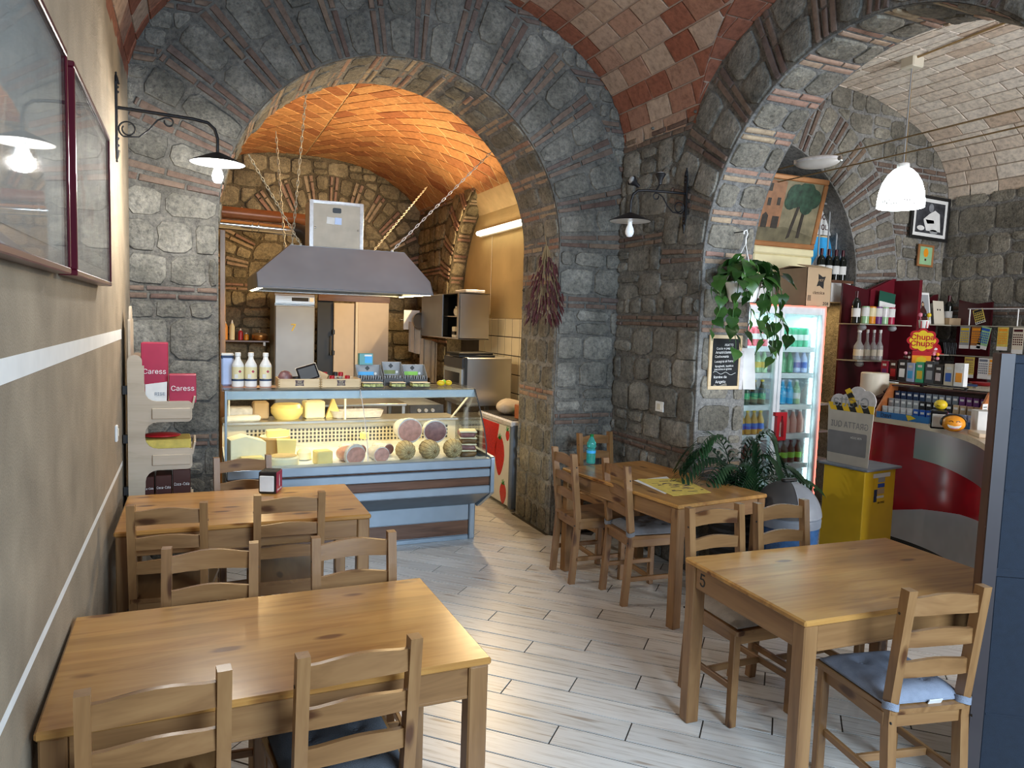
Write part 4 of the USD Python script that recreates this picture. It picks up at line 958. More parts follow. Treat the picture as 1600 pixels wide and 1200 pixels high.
# on the rear shelf behind the glass
zz = .926
solo('round_cheese', lathe([(0, 0), (.09, .0), (.125, .05), (.125, .09), (.10, .12), (0, .125)], 28), 'cheese', 'round yellow cheese on the rear shelf of the counter', 'cheese', GC, loc=(1.06, 6.08, zz))
solo('cheese_block', bx(.16, .12, .14, .01, (0, 0, .07)), 'cheese_white', 'pale cheese block on the rear shelf next to the round yellow cheese', 'cheese', GC, loc=(1.27, 6.10, zz), rotz=8)
solo('cheese_wedge', prism([(-.06, 0), (.07, 0), (.0, .17)], .09, 'xz', -.045), 'cheese', 'upright yellow cheese wedge on the rear shelf', 'cheese', GC, loc=(1.43, 6.12, zz), rotz=-6)
tr = thing('serving_tray', 'shallow pale oval tray on the rear shelf of the counter', 'tray', (1.62, 6.08, zz), 3)
part(tr, 'tray', sheet([[(a*(.20+.02*k/3), b*(.075+.018*k/3), .004+.055*k/3) for k in range(4)] for a, b in [(math.copysign(abs(math.cos(t))**.6, math.cos(t)), math.copysign(abs(math.sin(t))**.6, math.sin(t))) for t in np.linspace(0, 2*PI, 33)]], .003), 'wrap', 50); part(tr, 'base', bx(.36, .13, .004, .001, (0, 0, .004)), 'wrap')
for k, (x, w_, d, h, m, lab) in enumerate(((.70, .20, .12, .10, 'wrap', 'pale wrapped package at the left end of the rear shelf'), (.86, .12, .1, .14, 'card', 'beige paper wrapped loaf on the rear shelf beside the pale package'), (.72, .26, .08, .045, 'paper', 'long white paper roll in front of the pale package'))):
    solo('wrapped_package', lump(bx(w_, d, h, .012, (0, 0, h/2)).subdivide().subdivide(), .008, 9, k), m, lab, 'package', 'packages on the rear shelf', loc=(x, 6.10 if k < 2 else 5.98, zz), rotz=4*k)

# ---- on top of the counter
ZT = 1.2175
def milk(x, y, label):
    b = thing('sauce_bottle', label, 'bottle', (x, y, ZT), 0, 'white plastic sauce bottles')
    part(b, 'body', lathe([(0, 0), (.040, .001), (.043, .008), (.043, .155), (.040, .165), (.019, .205), (.017, .225)], 24), 'white', 50)
    part(b, 'label', lathe([(.0432, .055), (.0436, .057), (.0436, .145), (.0432, .147)], 24), 'cream')
    part(b, 'label_band', lathe([(.0438, .045), (.0440, .046), (.0440, .058), (.0438, .059)], 24), 'navy')
    part(b, 'cap', cyl(.021, .03, 20, (0, 0, .222), .003), 'white')
    part(b, 'emblem', T(front(prism(Polygon([(-.011, 0), (0, .011), (.011, 0), (0, -.011)]), .002)), (.012, -.0425, .115)), 'crimson', False)
    part(b, 'price_label', bx(.026, .002, .03, 0, (-.012, -.0425, .08)), 'paper')
for k, x in enumerate((.672, .762, .865)): milk(x, 5.72, ['white sauce bottle beside the blue canister on the counter', 'middle white sauce bottle on the counter', 'white sauce bottle nearest the wooden crates on the counter'][k])
b = thing('blue_canister', 'pale blue and white canister at the left end of the counter', 'canister', (.605, 5.83, ZT), 0)
plain('wrap_blue', (.42, .52, .78), .3)
part(b, 'body', bx(.085, .10, .225, .012, (0, 0, .113)), 'wrap_blue'); part(b, 'band', bx(.087, .102, .018, .004, (0, 0, .212)), 'navy'); part(b, 'lid', bx(.088, .103, .018, .005, (0, 0, .232)), 'white')
bo = thing('serving_board', 'thin wooden board under the white sauce bottles', 'board', (.755, 5.73, 1.2172), 0)
part(bo, 'board', bx(.37, .17, .0012, 0, (0, 0, .0)), 'orange_wood')
def crate(x, label):
    c = thing('wooden_crate', label, 'crate', (x, 5.74, ZT), 0, 'wooden crates on the counter'); w, d, h = .302, .22, .065
    part(c, 'front_board', bx(w, .009, h, .001, (0, -d/2, h/2)), 'crate_wood'); part(c, 'rear_board', bx(w, .009, h, .001, (0, d/2, h/2)), 'crate_wood')
    for s in (-1, 1):
        part(c, 'end_board', bx(.009, d-.01, h, .001, (s*(w/2-.0045), 0, h/2)), 'crate_wood')
        part(c, 'finger_joint', cat([bx(.010, .0012, .009, 0, (s*(w/2-.0055), -d/2-.0048, .008+.0165*k)) for k in range(4)]), 'rind', kind='stuff')
    part(c, 'base', bx(w-.02, d-.01, .006, 0, (0, 0, .004)), 'crate_wood')
    em = Polygon([(-.032, -.022), (0, -.018), (.032, -.022), (.028, 0), (.032, .022), (0, .018), (-.032, .022), (-.028, 0)])
    part(c, 'emblem', T(front(prism(em, .001)), (.0, -d/2-.0045, h*.52)), 'coke_brown', False)
    part(c, 'lettering', cat(T(front(txt('RAW', .010, .0006)), (0, -d/2-.0056, h*.52+.008)), T(front(txt('CHOCO', .009, .0006)), (0, -d/2-.0056, h*.52-.008))), 'cream', False)
crate(1.098, 'left pale wooden crate with a brown emblem on the counter'); crate(1.404, 'right pale wooden crate with a brown emblem on the counter')
sn = solo('snack_pack', lump(ball(.06, (0, 0, .055), (.9, .6, .95), 3), .01, 14, 3), 'ham_dark', 'dark red snack bag standing in the left wooden crate', 'snack', loc=(1.005, 5.73, ZT+.008))
t_ = thing('food_tray', 'black plastic food tray leaning in the left wooden crate', 'tray', (1.165, 5.69, ZT+.06), 0)
part(t_, 'tray', T(bx(.15, .015, .115, .006), (0, 0, .045), (-18, -17, 0)), 'black_gloss'); part(t_, 'film', T(bx(.125, .003, .09, 0), (0, -.0095, .045), (-18, -17, 0)), 'charcoal')
part(t_, 'rim', T(bx(.158, .004, .123, .002), (0, .006, .045), (-18, -17, 0)), 'offwhite')
solo('paper_bag', lump(T(bx(.10, .03, .09, .01), (0, 0, .045), (10, 25, 0)).subdivide().subdivide(), .01, 15, 8), 'crate_wood', 'crumpled brown paper bag between the black tray and the red lidded jars', 'bag', loc=(1.27, 5.75, ZT+.02))
solo('salt_pot', cyl(.025, .07, 18, (0, 0, 0), .003), 'black', 'small black lidded pot in the left wooden crate', 'pot', loc=(1.075, 5.66, ZT+.010))
for k, (x, y, m) in enumerate(((1.305, 5.78, 'red'), (1.345, 5.69, 'red'), (1.385, 5.78, 'black'), (1.425, 5.77, 'red'), (1.462, 5.69, 'red'))):
    j = thing('spice_jar', ['spice jar with a red lid, leftmost in the right wooden crate', 'short red lidded spice jar in front of the leftmost one', 'spice jar with a black lid in the right wooden crate', 'red lidded spice jar right of the black lidded one', 'red lidded spice jar nearest the tea boxes'][k], 'jar', (x, y, ZT+.008), 0, 'spice jars in the crate')
    h = .065 if k not in (1, 4) else .045
    part(j, 'jar', lathe([(0, 0), (.017, .001), (.0175, h), (.015, h+.004)], 16), 'glass_clear', 50); part(j, 'filling', cyl(.0155, h*.8, 14, (0, 0, .003)), 'speck'); part(j, 'lid', cyl(.0195, .03, 18, (0, 0, h+.003), .002), m)
def teabox(x, w, h, band, label, y=5.80, d=.13):
    b = thing('tea_box', label, 'box', (x, y, ZT), 0, 'tea display boxes'); 
    part(b, 'back_card', bx(w, .008, h, .001, (0, d/2-.004, h/2)), 'teabox_grey')
    for s in (-1, 1): part(b, 'side_card', prism([(-d/2, 0), (d/2, 0), (d/2, h), (d/2-.03, h), (-d/2, h*.42)], .003, 'yz', s*w/2-.0015), 'teabox_grey', False)
    part(b, 'front_card', bx(w, .004, h*.32, .001, (0, -d/2, h*.16)), 'charcoal')
    part(b, 'emblem', T(front(prism([(-.02, 0), (0, .02), (.02, 0), (0, -.02)], .001)), (0, d/2-.0084, h*.82)), 'black', False)
    part(b, 'band', bx(w*.62, .001, .03, 0, (-.01, d/2-.0086, h*.55)), band); part(b, 'cup_print', T(front(prism(Polygon([(.011*math.cos(a), .011*math.sin(a)) for a in np.linspace(0, 2*PI, 16)]), .001)), (w*.33, d/2-.0086, h*.55)), 'white', False)
    part(b, 'sachets', cat([bx(.008, .055, .06, .002, (-w/2+.015+(w-.03)*i/9, -.015, .05), (0, 8*(i % 3-1), 0)) for i in range(10)]), 'grey', kind='stuff')
plain('teabox_grey', (.30, .31, .32), .45)
teabox(1.652, .20, .16, 'sky_blue', 'grey tea box with a blue band, left of the three on the counter')
plain('olive', (.20, .24, .06), .5)
teabox(1.842, .155, .185, 'olive', 'tallest grey tea box with an olive band, middle of three on the counter')
teabox(2.022, .185, .165, 'lime', 'grey tea box with a green band, right of the three on the counter')
b = thing('tea_carton', 'small colourful carton standing on the left grey tea box', 'box', (1.635, 5.855, ZT+.16), 4)
plain('teal_card', (.12, .35, .36), .4)
part(b, 'carton', bx(.11, .05, .09, .002, (0, 0, .045)), 'teal_card'); part(b, 'print', bx(.06, .001, .055, 0, (.018, -.0256, .042)), 'sky_blue'); part(b, 'title', bx(.06, .0012, .014, 0, (.015, -.0256, .074)), 'white')
for k, (x, w_) in enumerate(((1.64, .16), (1.84, .12), (2.02, .15))):
    c = thing('sandwich_pack', ['clear tray of salad in front of the blue banded tea box', 'clear tray of salad in front of the olive banded tea box', 'clear tray of salad in front of the green banded tea box'][k], 'food tray', (x, 5.62, ZT), 0, 'salad trays')
    plain('salad_mix', (.40, .42, .16), .6, var=.7, scale=70) if k == 0 else None
    part(c, 'salad', lump(bx(w_-.01, .085, .026, .006, (0, 0, .016)).subdivide().subdivide().subdivide(), .008, 40, k), 'salad_mix', 30); part(c, 'tray', bx(w_, .095, .006, .002, (0, 0, .003)), 'charcoal'); part(c, 'lid', bx(w_-.004, .09, .005, .002, (0, 0, .036)), 'offwhite')
g = thing('bottle_cap_stand', 'small pile of lemons and a lime cap at the right of the counter top', 'fruit', (2.22, 5.70, ZT), 0)
part(g, 'lemon', ball(.026, (0, 0, .024), (1.3, 1, .9)), 'lemon'); part(g, 'lemon', ball(.025, (.075, .03, .023), (1.2, 1, .9)), 'lemon'); part(g, 'lime', ball(.02, (.035, .035, .03)), 'lime')

# ============================================================ KITCHEN
hd = thing('extractor_hood', 'large suspended stainless steel extractor hood with LED strips over the counter', 'hood')
x0, x1, y0, y1, z0 = .855, 2.345, 6.35, 7.55, 1.97
tx0, tx1, ty0, ty1, tz = 1.15, 2.17, 6.72, 7.2, 2.36
yl = y0+(ty0-y0)*.12/(tz-z0)
def slab(q, th=.006):
    q = np.array(q, float); k = len(q); n = np.cross(q[1]-q[0], q[-1]-q[0]); n /= np.linalg.norm(n)
    f = [[0, i, i+1] for i in range(1, k-1)]+[[k, k+i+1, k+i] for i in range(1, k-1)]
    for i in range(k): j = (i+1) % k; f += [[i, i+k, j+k], [i, j+k, j]]
    return trimesh.Trimesh(np.vstack([q, q-n*th]), f, process=False)
for q in ([(x0, y0, z0), (x1, y0, z0), (x1, yl, z0+.12), (tx1, ty0, tz), (tx0, ty0, tz), (x0, yl, z0+.12)], [(x1, yl, z0+.12), (x1, y1, z0+.12), (tx1, ty1, tz), (tx1, ty0, tz)],
          [(x1, y1, z0+.12), (x0, y1, z0+.12), (tx0, ty1, tz), (tx1, ty1, tz)], [(x0, y1, z0+.12), (x0, yl, z0+.12), (tx0, ty0, tz), (tx0, ty1, tz)]): part(hd, 'canopy_panel', slab(q), 'steel_dull', False)
part(hd, 'canopy_top', bb(tx0, tx1, ty0, ty1, tz-.005, tz+.002), 'steel_dull')
for xx in (x0, x1-.006): part(hd, 'skirt', prism([(y0, z0), (y1, z0), (y1, z0+.12), (yl, z0+.12)], .006, 'yz', xx), 'steel_dull', False)
part(hd, 'skirt', bb(x0, x1, y1-.008, y1, z0, z0+.12), 'steel_dull')
part(hd, 'gutter', bb(x0+.008, x1-.008, y0+.008, y0+.06, z0+.004, z0+.012), 'dark_metal'); part(hd, 'gutter', bb(x0+.008, x1-.008, y1-.06, y1-.008, z0, z0+.012), 'steel')
for xx in (x0+.03, x1-.03): part(hd, 'led_strip', bb(xx-.012, xx+.012, y0+.03, y1-.15, z0-.006, z0+.006), 'led_warm', False)
part(hd, 'filter_panel', bb(x0+.06, x1-.06, y0+.06, y1-.06, z0+.05, z0+.06), 'dark_metal', False)
for k, xx in enumerate((x0+.05, x1-.05)):
    rect_light(f'hood_led_{k}', (xx, 6.85, z0-.012), (xx, 6.85, 0), .03, .9, (1.0, .72, .34), 110)
mb = thing('extractor_motor', 'pale box shaped fan housing with taped edges on top of the hood', 'fan', (1.56, 6.78, 2.363), 0)
plain('cream_box', (.46, .40, .31), .5)
part(mb, 'housing', bx(.47, .30, .41, .008, (0, .15, .205)), 'cream_box')
for s in (-1, 1): part(mb, 'tape', lump(bx(.035, .006, .41, .002, (s*.222, -.002, .205)).subdivide().subdivide(), .004, 30, s+3), 'wrap')
part(mb, 'tape', lump(bx(.47, .006, .03, .002, (0, -.002, .398)).subdivide().subdivide(), .004, 30, 5), 'wrap')
part(mb, 'label_sheet', bx(.07, .003, .06, 0, (-.055, -.002, .24), (0, 4, 0)), 'paper'); part(mb, 'label_sheet', bx(.06, .003, .06, 0, (.012, -.002, .24), (0, 2, 0)), 'wrap_blue')
part(mb, 'vent_slot', prism(rrect(-.038, .038, .31, .355, .012), .004, 'xz', -.004), 'black', False)
for s in (-1, 1): part(mb, 'catch', ball(.009, (s*.19, -.006, .17), (1, .6, 1), 1), 'steel')
dp = thing('duct_pipe', 'horizontal brown and steel exhaust pipe behind the hood', 'pipe', (0, 8.0, 0), 0)
part(dp, 'upper_pipe', rod((.30, 0, 2.76), (1.45, 0, 2.74), .06, 20), 'pipe_brown'); part(dp, 'lower_pipe', rod((.30, -.03, 2.64), (1.35, -.03, 2.62), .055, 20), 'chrome')
part(dp, 'collar', cat(*[rod((x, -.03, 2.63), (x+.012, -.03, 2.63), .059, 20) for x in (.92, .98)]), 'steel'); part(dp, 'elbow', tube([(1.33, -.03, 2.63), (1.42, -.05, 2.61), (1.47, -.08, 2.54), (1.48, -.1, 2.44)], .075, 16), 'dark_metal')
def chain(name, a, b, label, m='rope'):
    a, b = np.array(a, float), np.array(b, float); L = np.linalg.norm(b-a); n = int(L/.045); t = (b-a)/L
    ref = np.cross(t, [0, 1, 0]); ref /= np.linalg.norm(ref); r2 = np.cross(t, ref); ms = []
    for i in range(n):
        c = a+t*(i+.5)*L/n; e = ref if i % 2 else r2; th = np.linspace(0, 2*PI, 9)
        ms.append(tube([c+t*math.cos(q)*.031+e*math.sin(q)*.009 for q in th], .0036, 4))
    c = thing(name, label, 'chain', tuple(a), 0, 'hood chains'); part(c, 'links', T(cat(ms), tuple(-a)), m, kind='stuff'); part(c, 'hook', T(ball(.014, tuple(b-a), (1, 1, 1), 1), (0, 0, 0)), m)
chain('hood_chain', (1.25, 6.5, 3.66), (1.17, 6.74, 2.37), 'long chain from the vault to the front left of the hood')
chain('hood_chain', (1.07, 7.15, 3.40), (1.16, 7.18, 2.37), 'thinner chain hanging behind the front left chain')
chain('hood_chain', (.76, 5.95, 2.93), (1.24, 6.73, 2.37), 'diagonal chain from the left wall to the hood')
chain('hood_chain', (3.04, 6.78, 3.40), (2.06, 6.75, 2.37), 'bright diagonal chain from the right wall to the hood', 'wrap')
chain('hood_chain', (2.9, 8.5, 3.30), (1.95, 7.1, 2.37), 'fainter diagonal chain behind the bright right chain')
solo('wood_post', bx(.045, .045, 2.45, .004, (0, 0, 1.225)), 'pine_z', 'slim upright timber post at the left edge of the kitchen', 'post', loc=(.605, 6.75, 0))
fr = thing('steel_fridge', 'tall stainless steel fridge with the number 7 on its door', 'fridge', (1.545, 9.55, 0), 0)
part(fr, 'cabinet', bx(.49, .55, 2.02, .006, (0, .30, 1.01)), 'steel'); part(fr, 'door', bx(.48, .04, 1.62, .012, (0, 0, 1.06)), 'steel_dull'); part(fr, 'control_panel', bx(.48, .03, .10, .004, (0, .0, 1.945)), 'steel')
part(fr, 'display', bx(.20, .004, .045, 0, (.06, -.017, 1.95)), 'black'); part(fr, 'badge', bx(.05, .004, .05, 0, (.20, -.017, 1.95)), 'white'); part(fr, 'door_number', T(front(txt('7', .085, .002, True)), (-.02, -.0205, 1.60)), 'map_paper', False)
part(fr, 'seam', bx(.48, .01, .008, 0, (0, -.016, 1.88)), 'black')
dr = thing('door_1', 'cream double door beside the black gap, at the back of the kitchen', 'door', (0, 9.75, 0), 0, kind=STR)
part(dr, 'dark_panel', bb(1.86, 2.06, .05, .08, 0, 2.0), 'black', False)
plain('cream_door', (.55, .46, .36), .5, var=.04)
part(dr, 'leaf', bb(2.06, 2.33, 0, .04, 0, 1.93, .004), 'cream_door'); part(dr, 'leaf', bb(2.37, 2.78, -.02, .02, 0, 1.95, .004), 'cream_door'); part(dr, 'post', bb(2.335, 2.368, -.03, .05, 0, 1.95, .004), 'offwhite')
part(dr, 'lintel', bb(1.86, 2.80, 0, .06, 1.95, 2.03, .003), 'walnut')
for z in (1.28, 1.55): part(dr, 'hinge', bx(.03, .03, .06, .004, (2.055, -.012, z)), 'black')
part(dr, 'handle', rod((2.02, -.03, 1.25), (2.02, -.03, 1.5), .008), 'steel')
# shelf with condiments
ks = thing('wall_shelf', 'dark narrow shelf of condiments on the warm kitchen wall', 'shelf', (.97, 9.95, 1.405), 0)
part(ks, 'board', bx(.60, .20, .022, .003, (0, 0, 0)), 'walnut'); part(ks, 'bracket', bx(.03, .04, .05, .004, (.24, -.08, -.03)), 'white'); part(ks, 'bracket', bx(.025, .18, .03, .003, (-.25, 0, -.026)), 'walnut')
for k, (x, h, r, m, lab) in enumerate(((.745, .24, .035, 'orange_sauce', 'orange squeeze bottle at the left of the kitchen shelf'), (.83, .24, .033, 'cream', 'cream squeeze bottle on the kitchen shelf'), (.93, .14, .03, 'red', 'red tin on the kitchen shelf'), (1.0, .09, .028, 'orange', 'small orange jar on the kitchen shelf'))):
    plain('orange_sauce', (.62, .25, .05), .4) if k == 0 else None
    b = thing('condiment_bottle', lab, 'bottle', (x, 9.95, 1.417), 0, 'condiments on the kitchen shelf'); part(b, 'body', lathe([(0, 0), (r, .002), (r, h*.7), (r*.5, h*.85), (r*.3, h*.88)], 18), m, 50); part(b, 'cap', lathe([(r*.45, h*.86), (r*.4, h*.92), (.004, h*1.05), (0, h*1.05)], 14), 'white')
pn = thing('lidded_pan', 'copper pan with a dark lid on the kitchen shelf', 'pan', (1.16, 9.94, 1.417), 0)
part(pn, 'pan', lathe([(0, 0), (.085, .002), (.10, .03), (.10, .065), (.094, .062)], 28), 'copper', 50); part(pn, 'lid', lathe([(.10, .066), (.08, .085), (.02, .10), (0, .10)], 28), 'rind', 50); part(pn, 'knob', lathe([(.012, .10), (.012, .112), (.026, .118), (.024, .13), (0, .132)], 16), 'chrome', 50)
# wall cabinet, oven, cooker, table, freezer
cbn = thing('wall_cabinet', 'stainless steel wall cabinet with a half open sliding door', 'cabinet', (3.165, 7.5, 1.55), 0)
part(cbn, 'side', bb(-.175, .175, 0, .012, 0, .50, .003), 'steel'); part(cbn, 'side', bb(-.175, .175, 1.38, 1.39, 0, .50), 'steel'); part(cbn, 'top', bb(-.175, .18, 0, 1.39, .49, .50), 'steel'); part(cbn, 'bottom', bb(-.175, .18, 0, 1.39, 0, .012), 'steel'); part(cbn, 'back', bb(.165, .175, .012, 1.38, .012, .49), 'charcoal', False)
part(cbn, 'inner_shelf', bb(-.15, .165, .012, 1.38, .24, .25), 'steel'); part(cbn, 'sliding_door', bb(-.185, -.17, .55, 1.38, .01, .49, .003), 'steel_dull'); part(cbn, 'door_frame', bb(-.18, -.165, .0, .05, .0, .50), 'steel')
cv = bx(.22, .34, .03, .004, (-.02, .10, .52)); part(cbn, 'top_tray', cv, 'wrap')
b = thing('ceramic_pot', 'small white pot inside the steel wall cabinet', 'pot', (3.06, 7.75, 1.801), 0); part(b, 'pot', lathe([(0, 0), (.03, .002), (.045, .04), (.04, .075), (.025, .09), (.028, .105)], 18), 'white', 50)
b = thing('packet', 'black and white packet on the lower level of the steel wall cabinet', 'packet', (3.06, 7.75, 1.563), 0); part(b, 'pack', bx(.09, .10, .12, .006, (0, 0, .06)), 'white'); part(b, 'stripe', bx(.092, .102, .04, .003, (0, 0, .05)), 'black')
ov = thing('oven', 'stainless steel oven with a dark glass door beside the tiled wall', 'oven', (3.09, 7.0, .88), 0)
part(ov, 'casing', bb(-.20, .32, 0, .62, 0, .50, .008), 'steel'); part(ov, 'door', bb(-.225, -.20, .03, .60, .05, .38, .004), 'steel_dull'); part(ov, 'door_glass', bb(-.228, -.224, .08, .55, .08, .34), 'black_gloss', False); part(ov, 'control_strip', bb(-.222, -.20, .02, .60, .39, .49), 'dark_metal', False); part(ov, 'side_seam', bb(-.203, -.17, -.003, 0, 0, .50), 'black', False)
part(ov, 'stand', cat(bb(-.18, -.14, .02, .06, -.88, 0), bb(.26, .30, .02, .06, -.88, 0), bb(-.18, -.14, .56, .60, -.88, 0), bb(.26, .30, .56, .60, -.88, 0), bb(-.18, .30, .02, .60, -.45, -.43)), 'steel_dull', False, kind='stuff')
for k in range(2):
    solo('baking_tray', bx(.40, .30, .022, .004), 'black', ['lower black baking tray on the oven', 'upper black baking tray on the oven, turned a little'][k], 'tray', 'baking trays on the oven', loc=(3.06-.03*k, 7.25, 1.392+.024*k), rotz=8*k)
ck_ = thing('cooker', 'steel cooker with three black knobs seen through the counter glass', 'cooker', (2.49, 7.05, 0), 0)
part(ck_, 'body', bb(-.15, .20, 0, .7, 0, .90, .006), 'steel_dull'); part(ck_, 'panel', T(bx(.35, .02, .13, .003), (.025, -.012, .84), (-15, 0, 0)), 'charcoal')
for k in range(3): part(ck_, 'knob', T(cyl(.018, .02, 14), (-.06+.07*k, -.025, .85), (90, 0, 0)), 'wrap')
wt = thing('work_table', 'stainless steel work table behind the food counter', 'table', (1.98, 7.0, 0), 0)
part(wt, 'top', bb(-.55, .32, 0, .6, .90, .925, .004), 'steel'); part(wt, 'lower_shelf', bb(-.53, .30, .03, .57, .30, .32), 'steel_dull')
for sx in (-.52, .29):
    for sy in (.03, .57): part(wt, 'leg', bx(.035, .035, .90, .003, (sx, sy, .45)), 'steel')
solo('steel_bowl', lathe([(0, 0), (.08, .002), (.15, .06), (.17, .12), (.165, .122), (.145, .065), (.075, .01), (0, .008)], 28), 'chrome', 'wide dark steel bowl standing on the lower shelf of the work table', 'bowl', loc=(2.02, 7.25, .322))
fz = thing('chest_freezer', 'white chest freezer printed with red strawberries, in front of the tiled wall', 'freezer', (3.055, 6.14, 0), 0)
part(fz, 'body', bb(0, .46, .0, .84, .03, .80, .02), 'white'); part(fz, 'end_cap', bb(-.004, .464, -.012, .05, .02, .82, .015), 'blue_grey'); part(fz, 'rim', bb(-.012, .47, -.01, .85, .79, .845, .012), 'wrap'); part(fz, 'lid', bb(.02, .44, .03, .81, .845, .852), 'dark_metal')
part(fz, 'end_handle', prism(rrect(.06, .20, .33, .70, .05), .012, 'xz', -.022), 'red', False)
part(fz, 'vent', cat([bb(.08, .30, -.016, -.012, .10+.03*k, .115+.03*k) for k in range(6)]), 'black', kind='stuff')
def berry(y, z, h, w): 
    pts = [(y+w*math.cos(a)*(1-.35*max(0, -math.sin(a))), z+h*math.sin(a)) for a in np.linspace(0, 2*PI, 26)]; m = prism(pts, .003, 'yz', -.003)
    part(fz, 'strawberry_print', m, 'strawberry', False); part(fz, 'stalk_print', cat([prism([(y, z+h*.8), (y+.05*math.cos(a), z+h*.85+.05*math.sin(a)), (y+.012, z+h*.95)], .004, 'yz', -.004) for a in np.linspace(.2, PI-.2, 5)]), 'green', False, kind='stuff')
berry(.27, .48, .19, .115); berry(.16, .14, .10, .075); berry(.09, .70, .05, .04)
part(fz, 'colour_panel', prism(Polygon([(.40, .42), (.72, .38), (.73, .78), (.30, .78)]), .003, 'yz', -.003), 'strawberry', False)
bg = solo('flour_bag', lump(ball(.13, (0, 0, .07), (1.1, 1.2, .55), 3), .03, 9, 2), 'towel', 'beige cloth bag lying on the strawberry freezer', 'bag', loc=(3.25, 6.62, .853))
solo('salad_bag', lump(ball(.06, (0, 0, .05), (1.2, 1, .8), 3), .02, 15, 6), 'lime', 'bright green bag of salad on the strawberry freezer by the pillar', 'bag', loc=(3.28, 6.42, .853))
solo('cardboard_box', bx(.09, .10, .13, .003, (0, 0, .065)), 'orange_wood', 'small orange box on the strawberry freezer beside the pillar', 'box', loc=(3.20, 6.27, .853))
# hanging things between door and cabinet
tw = thing('kitchen_towels', 'beige towels and a pan hanging on the kitchen wall below the cabinet', 'towel', (2.83, 8.9, 0), 0)
for k, (x, w_, z0_, z1_) in enumerate(((.0, .16, 1.35, 1.72), (.14, .18, 1.05, 1.52), (.26, .10, .98, 1.50))):
    n = 12; P = [[(x+w_*u+.01*math.sin(9*u+k), .02*math.sin(14*u+2*k)-.02*k, z1_-(z1_-z0_)*v-.04*u) for v in np.linspace(0, 1, 5)] for u in np.linspace(0, 1, n)]
    part(tw, 'towel', sheet(P, .006), 'towel', 60)
part(tw, 'frying_pan', T(lathe([(0, 0), (.09, .0), (.11, .035), (.105, .035), (.088, .006), (0, .006)], 24), (.12, -.03, 1.72), (80, 0, 20)), 'steel', 50); part(tw, 'paper_sheet', bb(-.06, .14, .03, .035, 1.62, 1.86), 'paper', False)
part(tw, 'rail', rod((-.1, .05, 1.74), (.45, .05, 1.70), .008), 'dark_metal')
tb = thing('tube_light', 'bright fluorescent tube lamp on the beige kitchen wall', 'lamp', (3.545, 7.64, 2.782), 0)
part(tb, 'housing', bb(-.05, 0, -.66, .66, -.04, .045, .006), 'white'); part(tb, 'tube', T(rod((0, -.63, 0), (0, .63, 0), .028, 14), (-.072, 0, 0)), 'tube_on'); part(tb, 'cable', rod((-.004, .35, -.05), (-.004, .35, -.95), .004), 'offwhite')
rect_light('tube_glow', (3.43, 7.64, 2.782), (2.0, 7.64, 2.5), 1.25, .06, (1.0, .72, .38), 600)
"""chillies"""
cl_ = thing('chili_bunch', 'bunch of dried dark red chillies hanging on the pillar of the counter arch', 'chili bunch', (2.93, 5.29, 2.36), 0)
rc = random.Random(4); ms, ss = [], []
for k in range(190):
    z = -.08-.50*rc.random()**.8; r = .03+.13*min(1, (-z)/.35)*rc.random()**.5; a = rc.random()*2*PI
    p = np.array([r*math.cos(a), .028*math.sin(a)*r/.1, z]); L = .05+.03*rc.random(); d = np.array([math.cos(a)*.4, math.sin(a)*.15, -1.0]); d /= np.linalg.norm(d)
    ms.append(tube([p, p+d*L*.5+np.array([.004*rc.random(), 0, 0]), p+d*L+np.array([.012*(rc.random()-.5), 0, 0])], [.008, .007, .0015], 5))
    if k < 60: ss.append(tube([(0.01*math.cos(a), 0.006*math.sin(a), 0), p*np.array([.6, .6, .6]), p], .0016, 4))
part(cl_, 'chillies', cat(ms), 'chili', 50, kind='stuff'); part(cl_, 'stalks', cat(ss), 'straw', kind='stuff'); part(cl_, 'string', rod((0, 0, 0), (0, .03, .09), .003), 'straw')

# ============================================================ PLANTS, BIN, BOARD AT THE BAR ARCH
def side_text(m):
    """lettering in xy turned to face -x, reading towards -y"""
    v = m.vertices; return trimesh.Trimesh(np.stack([-v[:, 2], -v[:, 0], v[:, 1]], 1), m.faces, process=False)
YJ = BY+BA-.024
ch_ = thing('chalkboard', 'small black chalk menu board in a pale wood frame on the stone pier', 'board', (3.864, YJ, 1.515), 0)
w, h, b = .288, .39, .026
part(ch_, 'slate', bx(w-2*b+.004, .008, h-2*b+.004, 0, (0, .004, 0)), 'slate')
for s in (-1, 1): part(ch_, 'frame_rail', bx(w, .016, b, .002, (0, 0, s*(h-b)/2)), 'crate_wood'); part(ch_, 'frame_stile', bx(b, .016, h-2*b, .002, (s*(w-b)/2, 0, 0)), 'crate_wood')
for k, (t, z, x, s) in enumerate((('PIATTI', .125, .03, .016), ('Cacio e pepe', .098, -.012, .016), ('Amatriciana', .072, -.018, .018), ('Carbonara', .042, -.03, .018), ('Lasagna al forno', .006, -.005, .016), ('Spaghetti, basilico', -.028, -.004, .014), ('pecorino e grana', -.050, -.012, .014), ('Rombo da', -.105, -.035, .018), ('Angelo', -.142, -.03, .020))):
    m = txt(t, s, .0008); wd = np.ptp(m.vertices[:, 0]); m.vertices[:, 0] *= min(1, .215/wd)
    part(ch_, 'chalk_line', T(front(m), (x, -.0002, z), (0, -2, 0)), 'white', False)
part(ch_, 'chalk_wave', tube([(-.10+.2*t, -.0015, -.072+.008*math.sin(t*14)-.012*t) for t in np.linspace(0, 1, 24)], .0016, 4), 'white')
nt = thing('paper_notice', 'white paper sheets hanging beside the chalk menu board', 'paper', (4.045, YJ-.012, 1.47), 0)
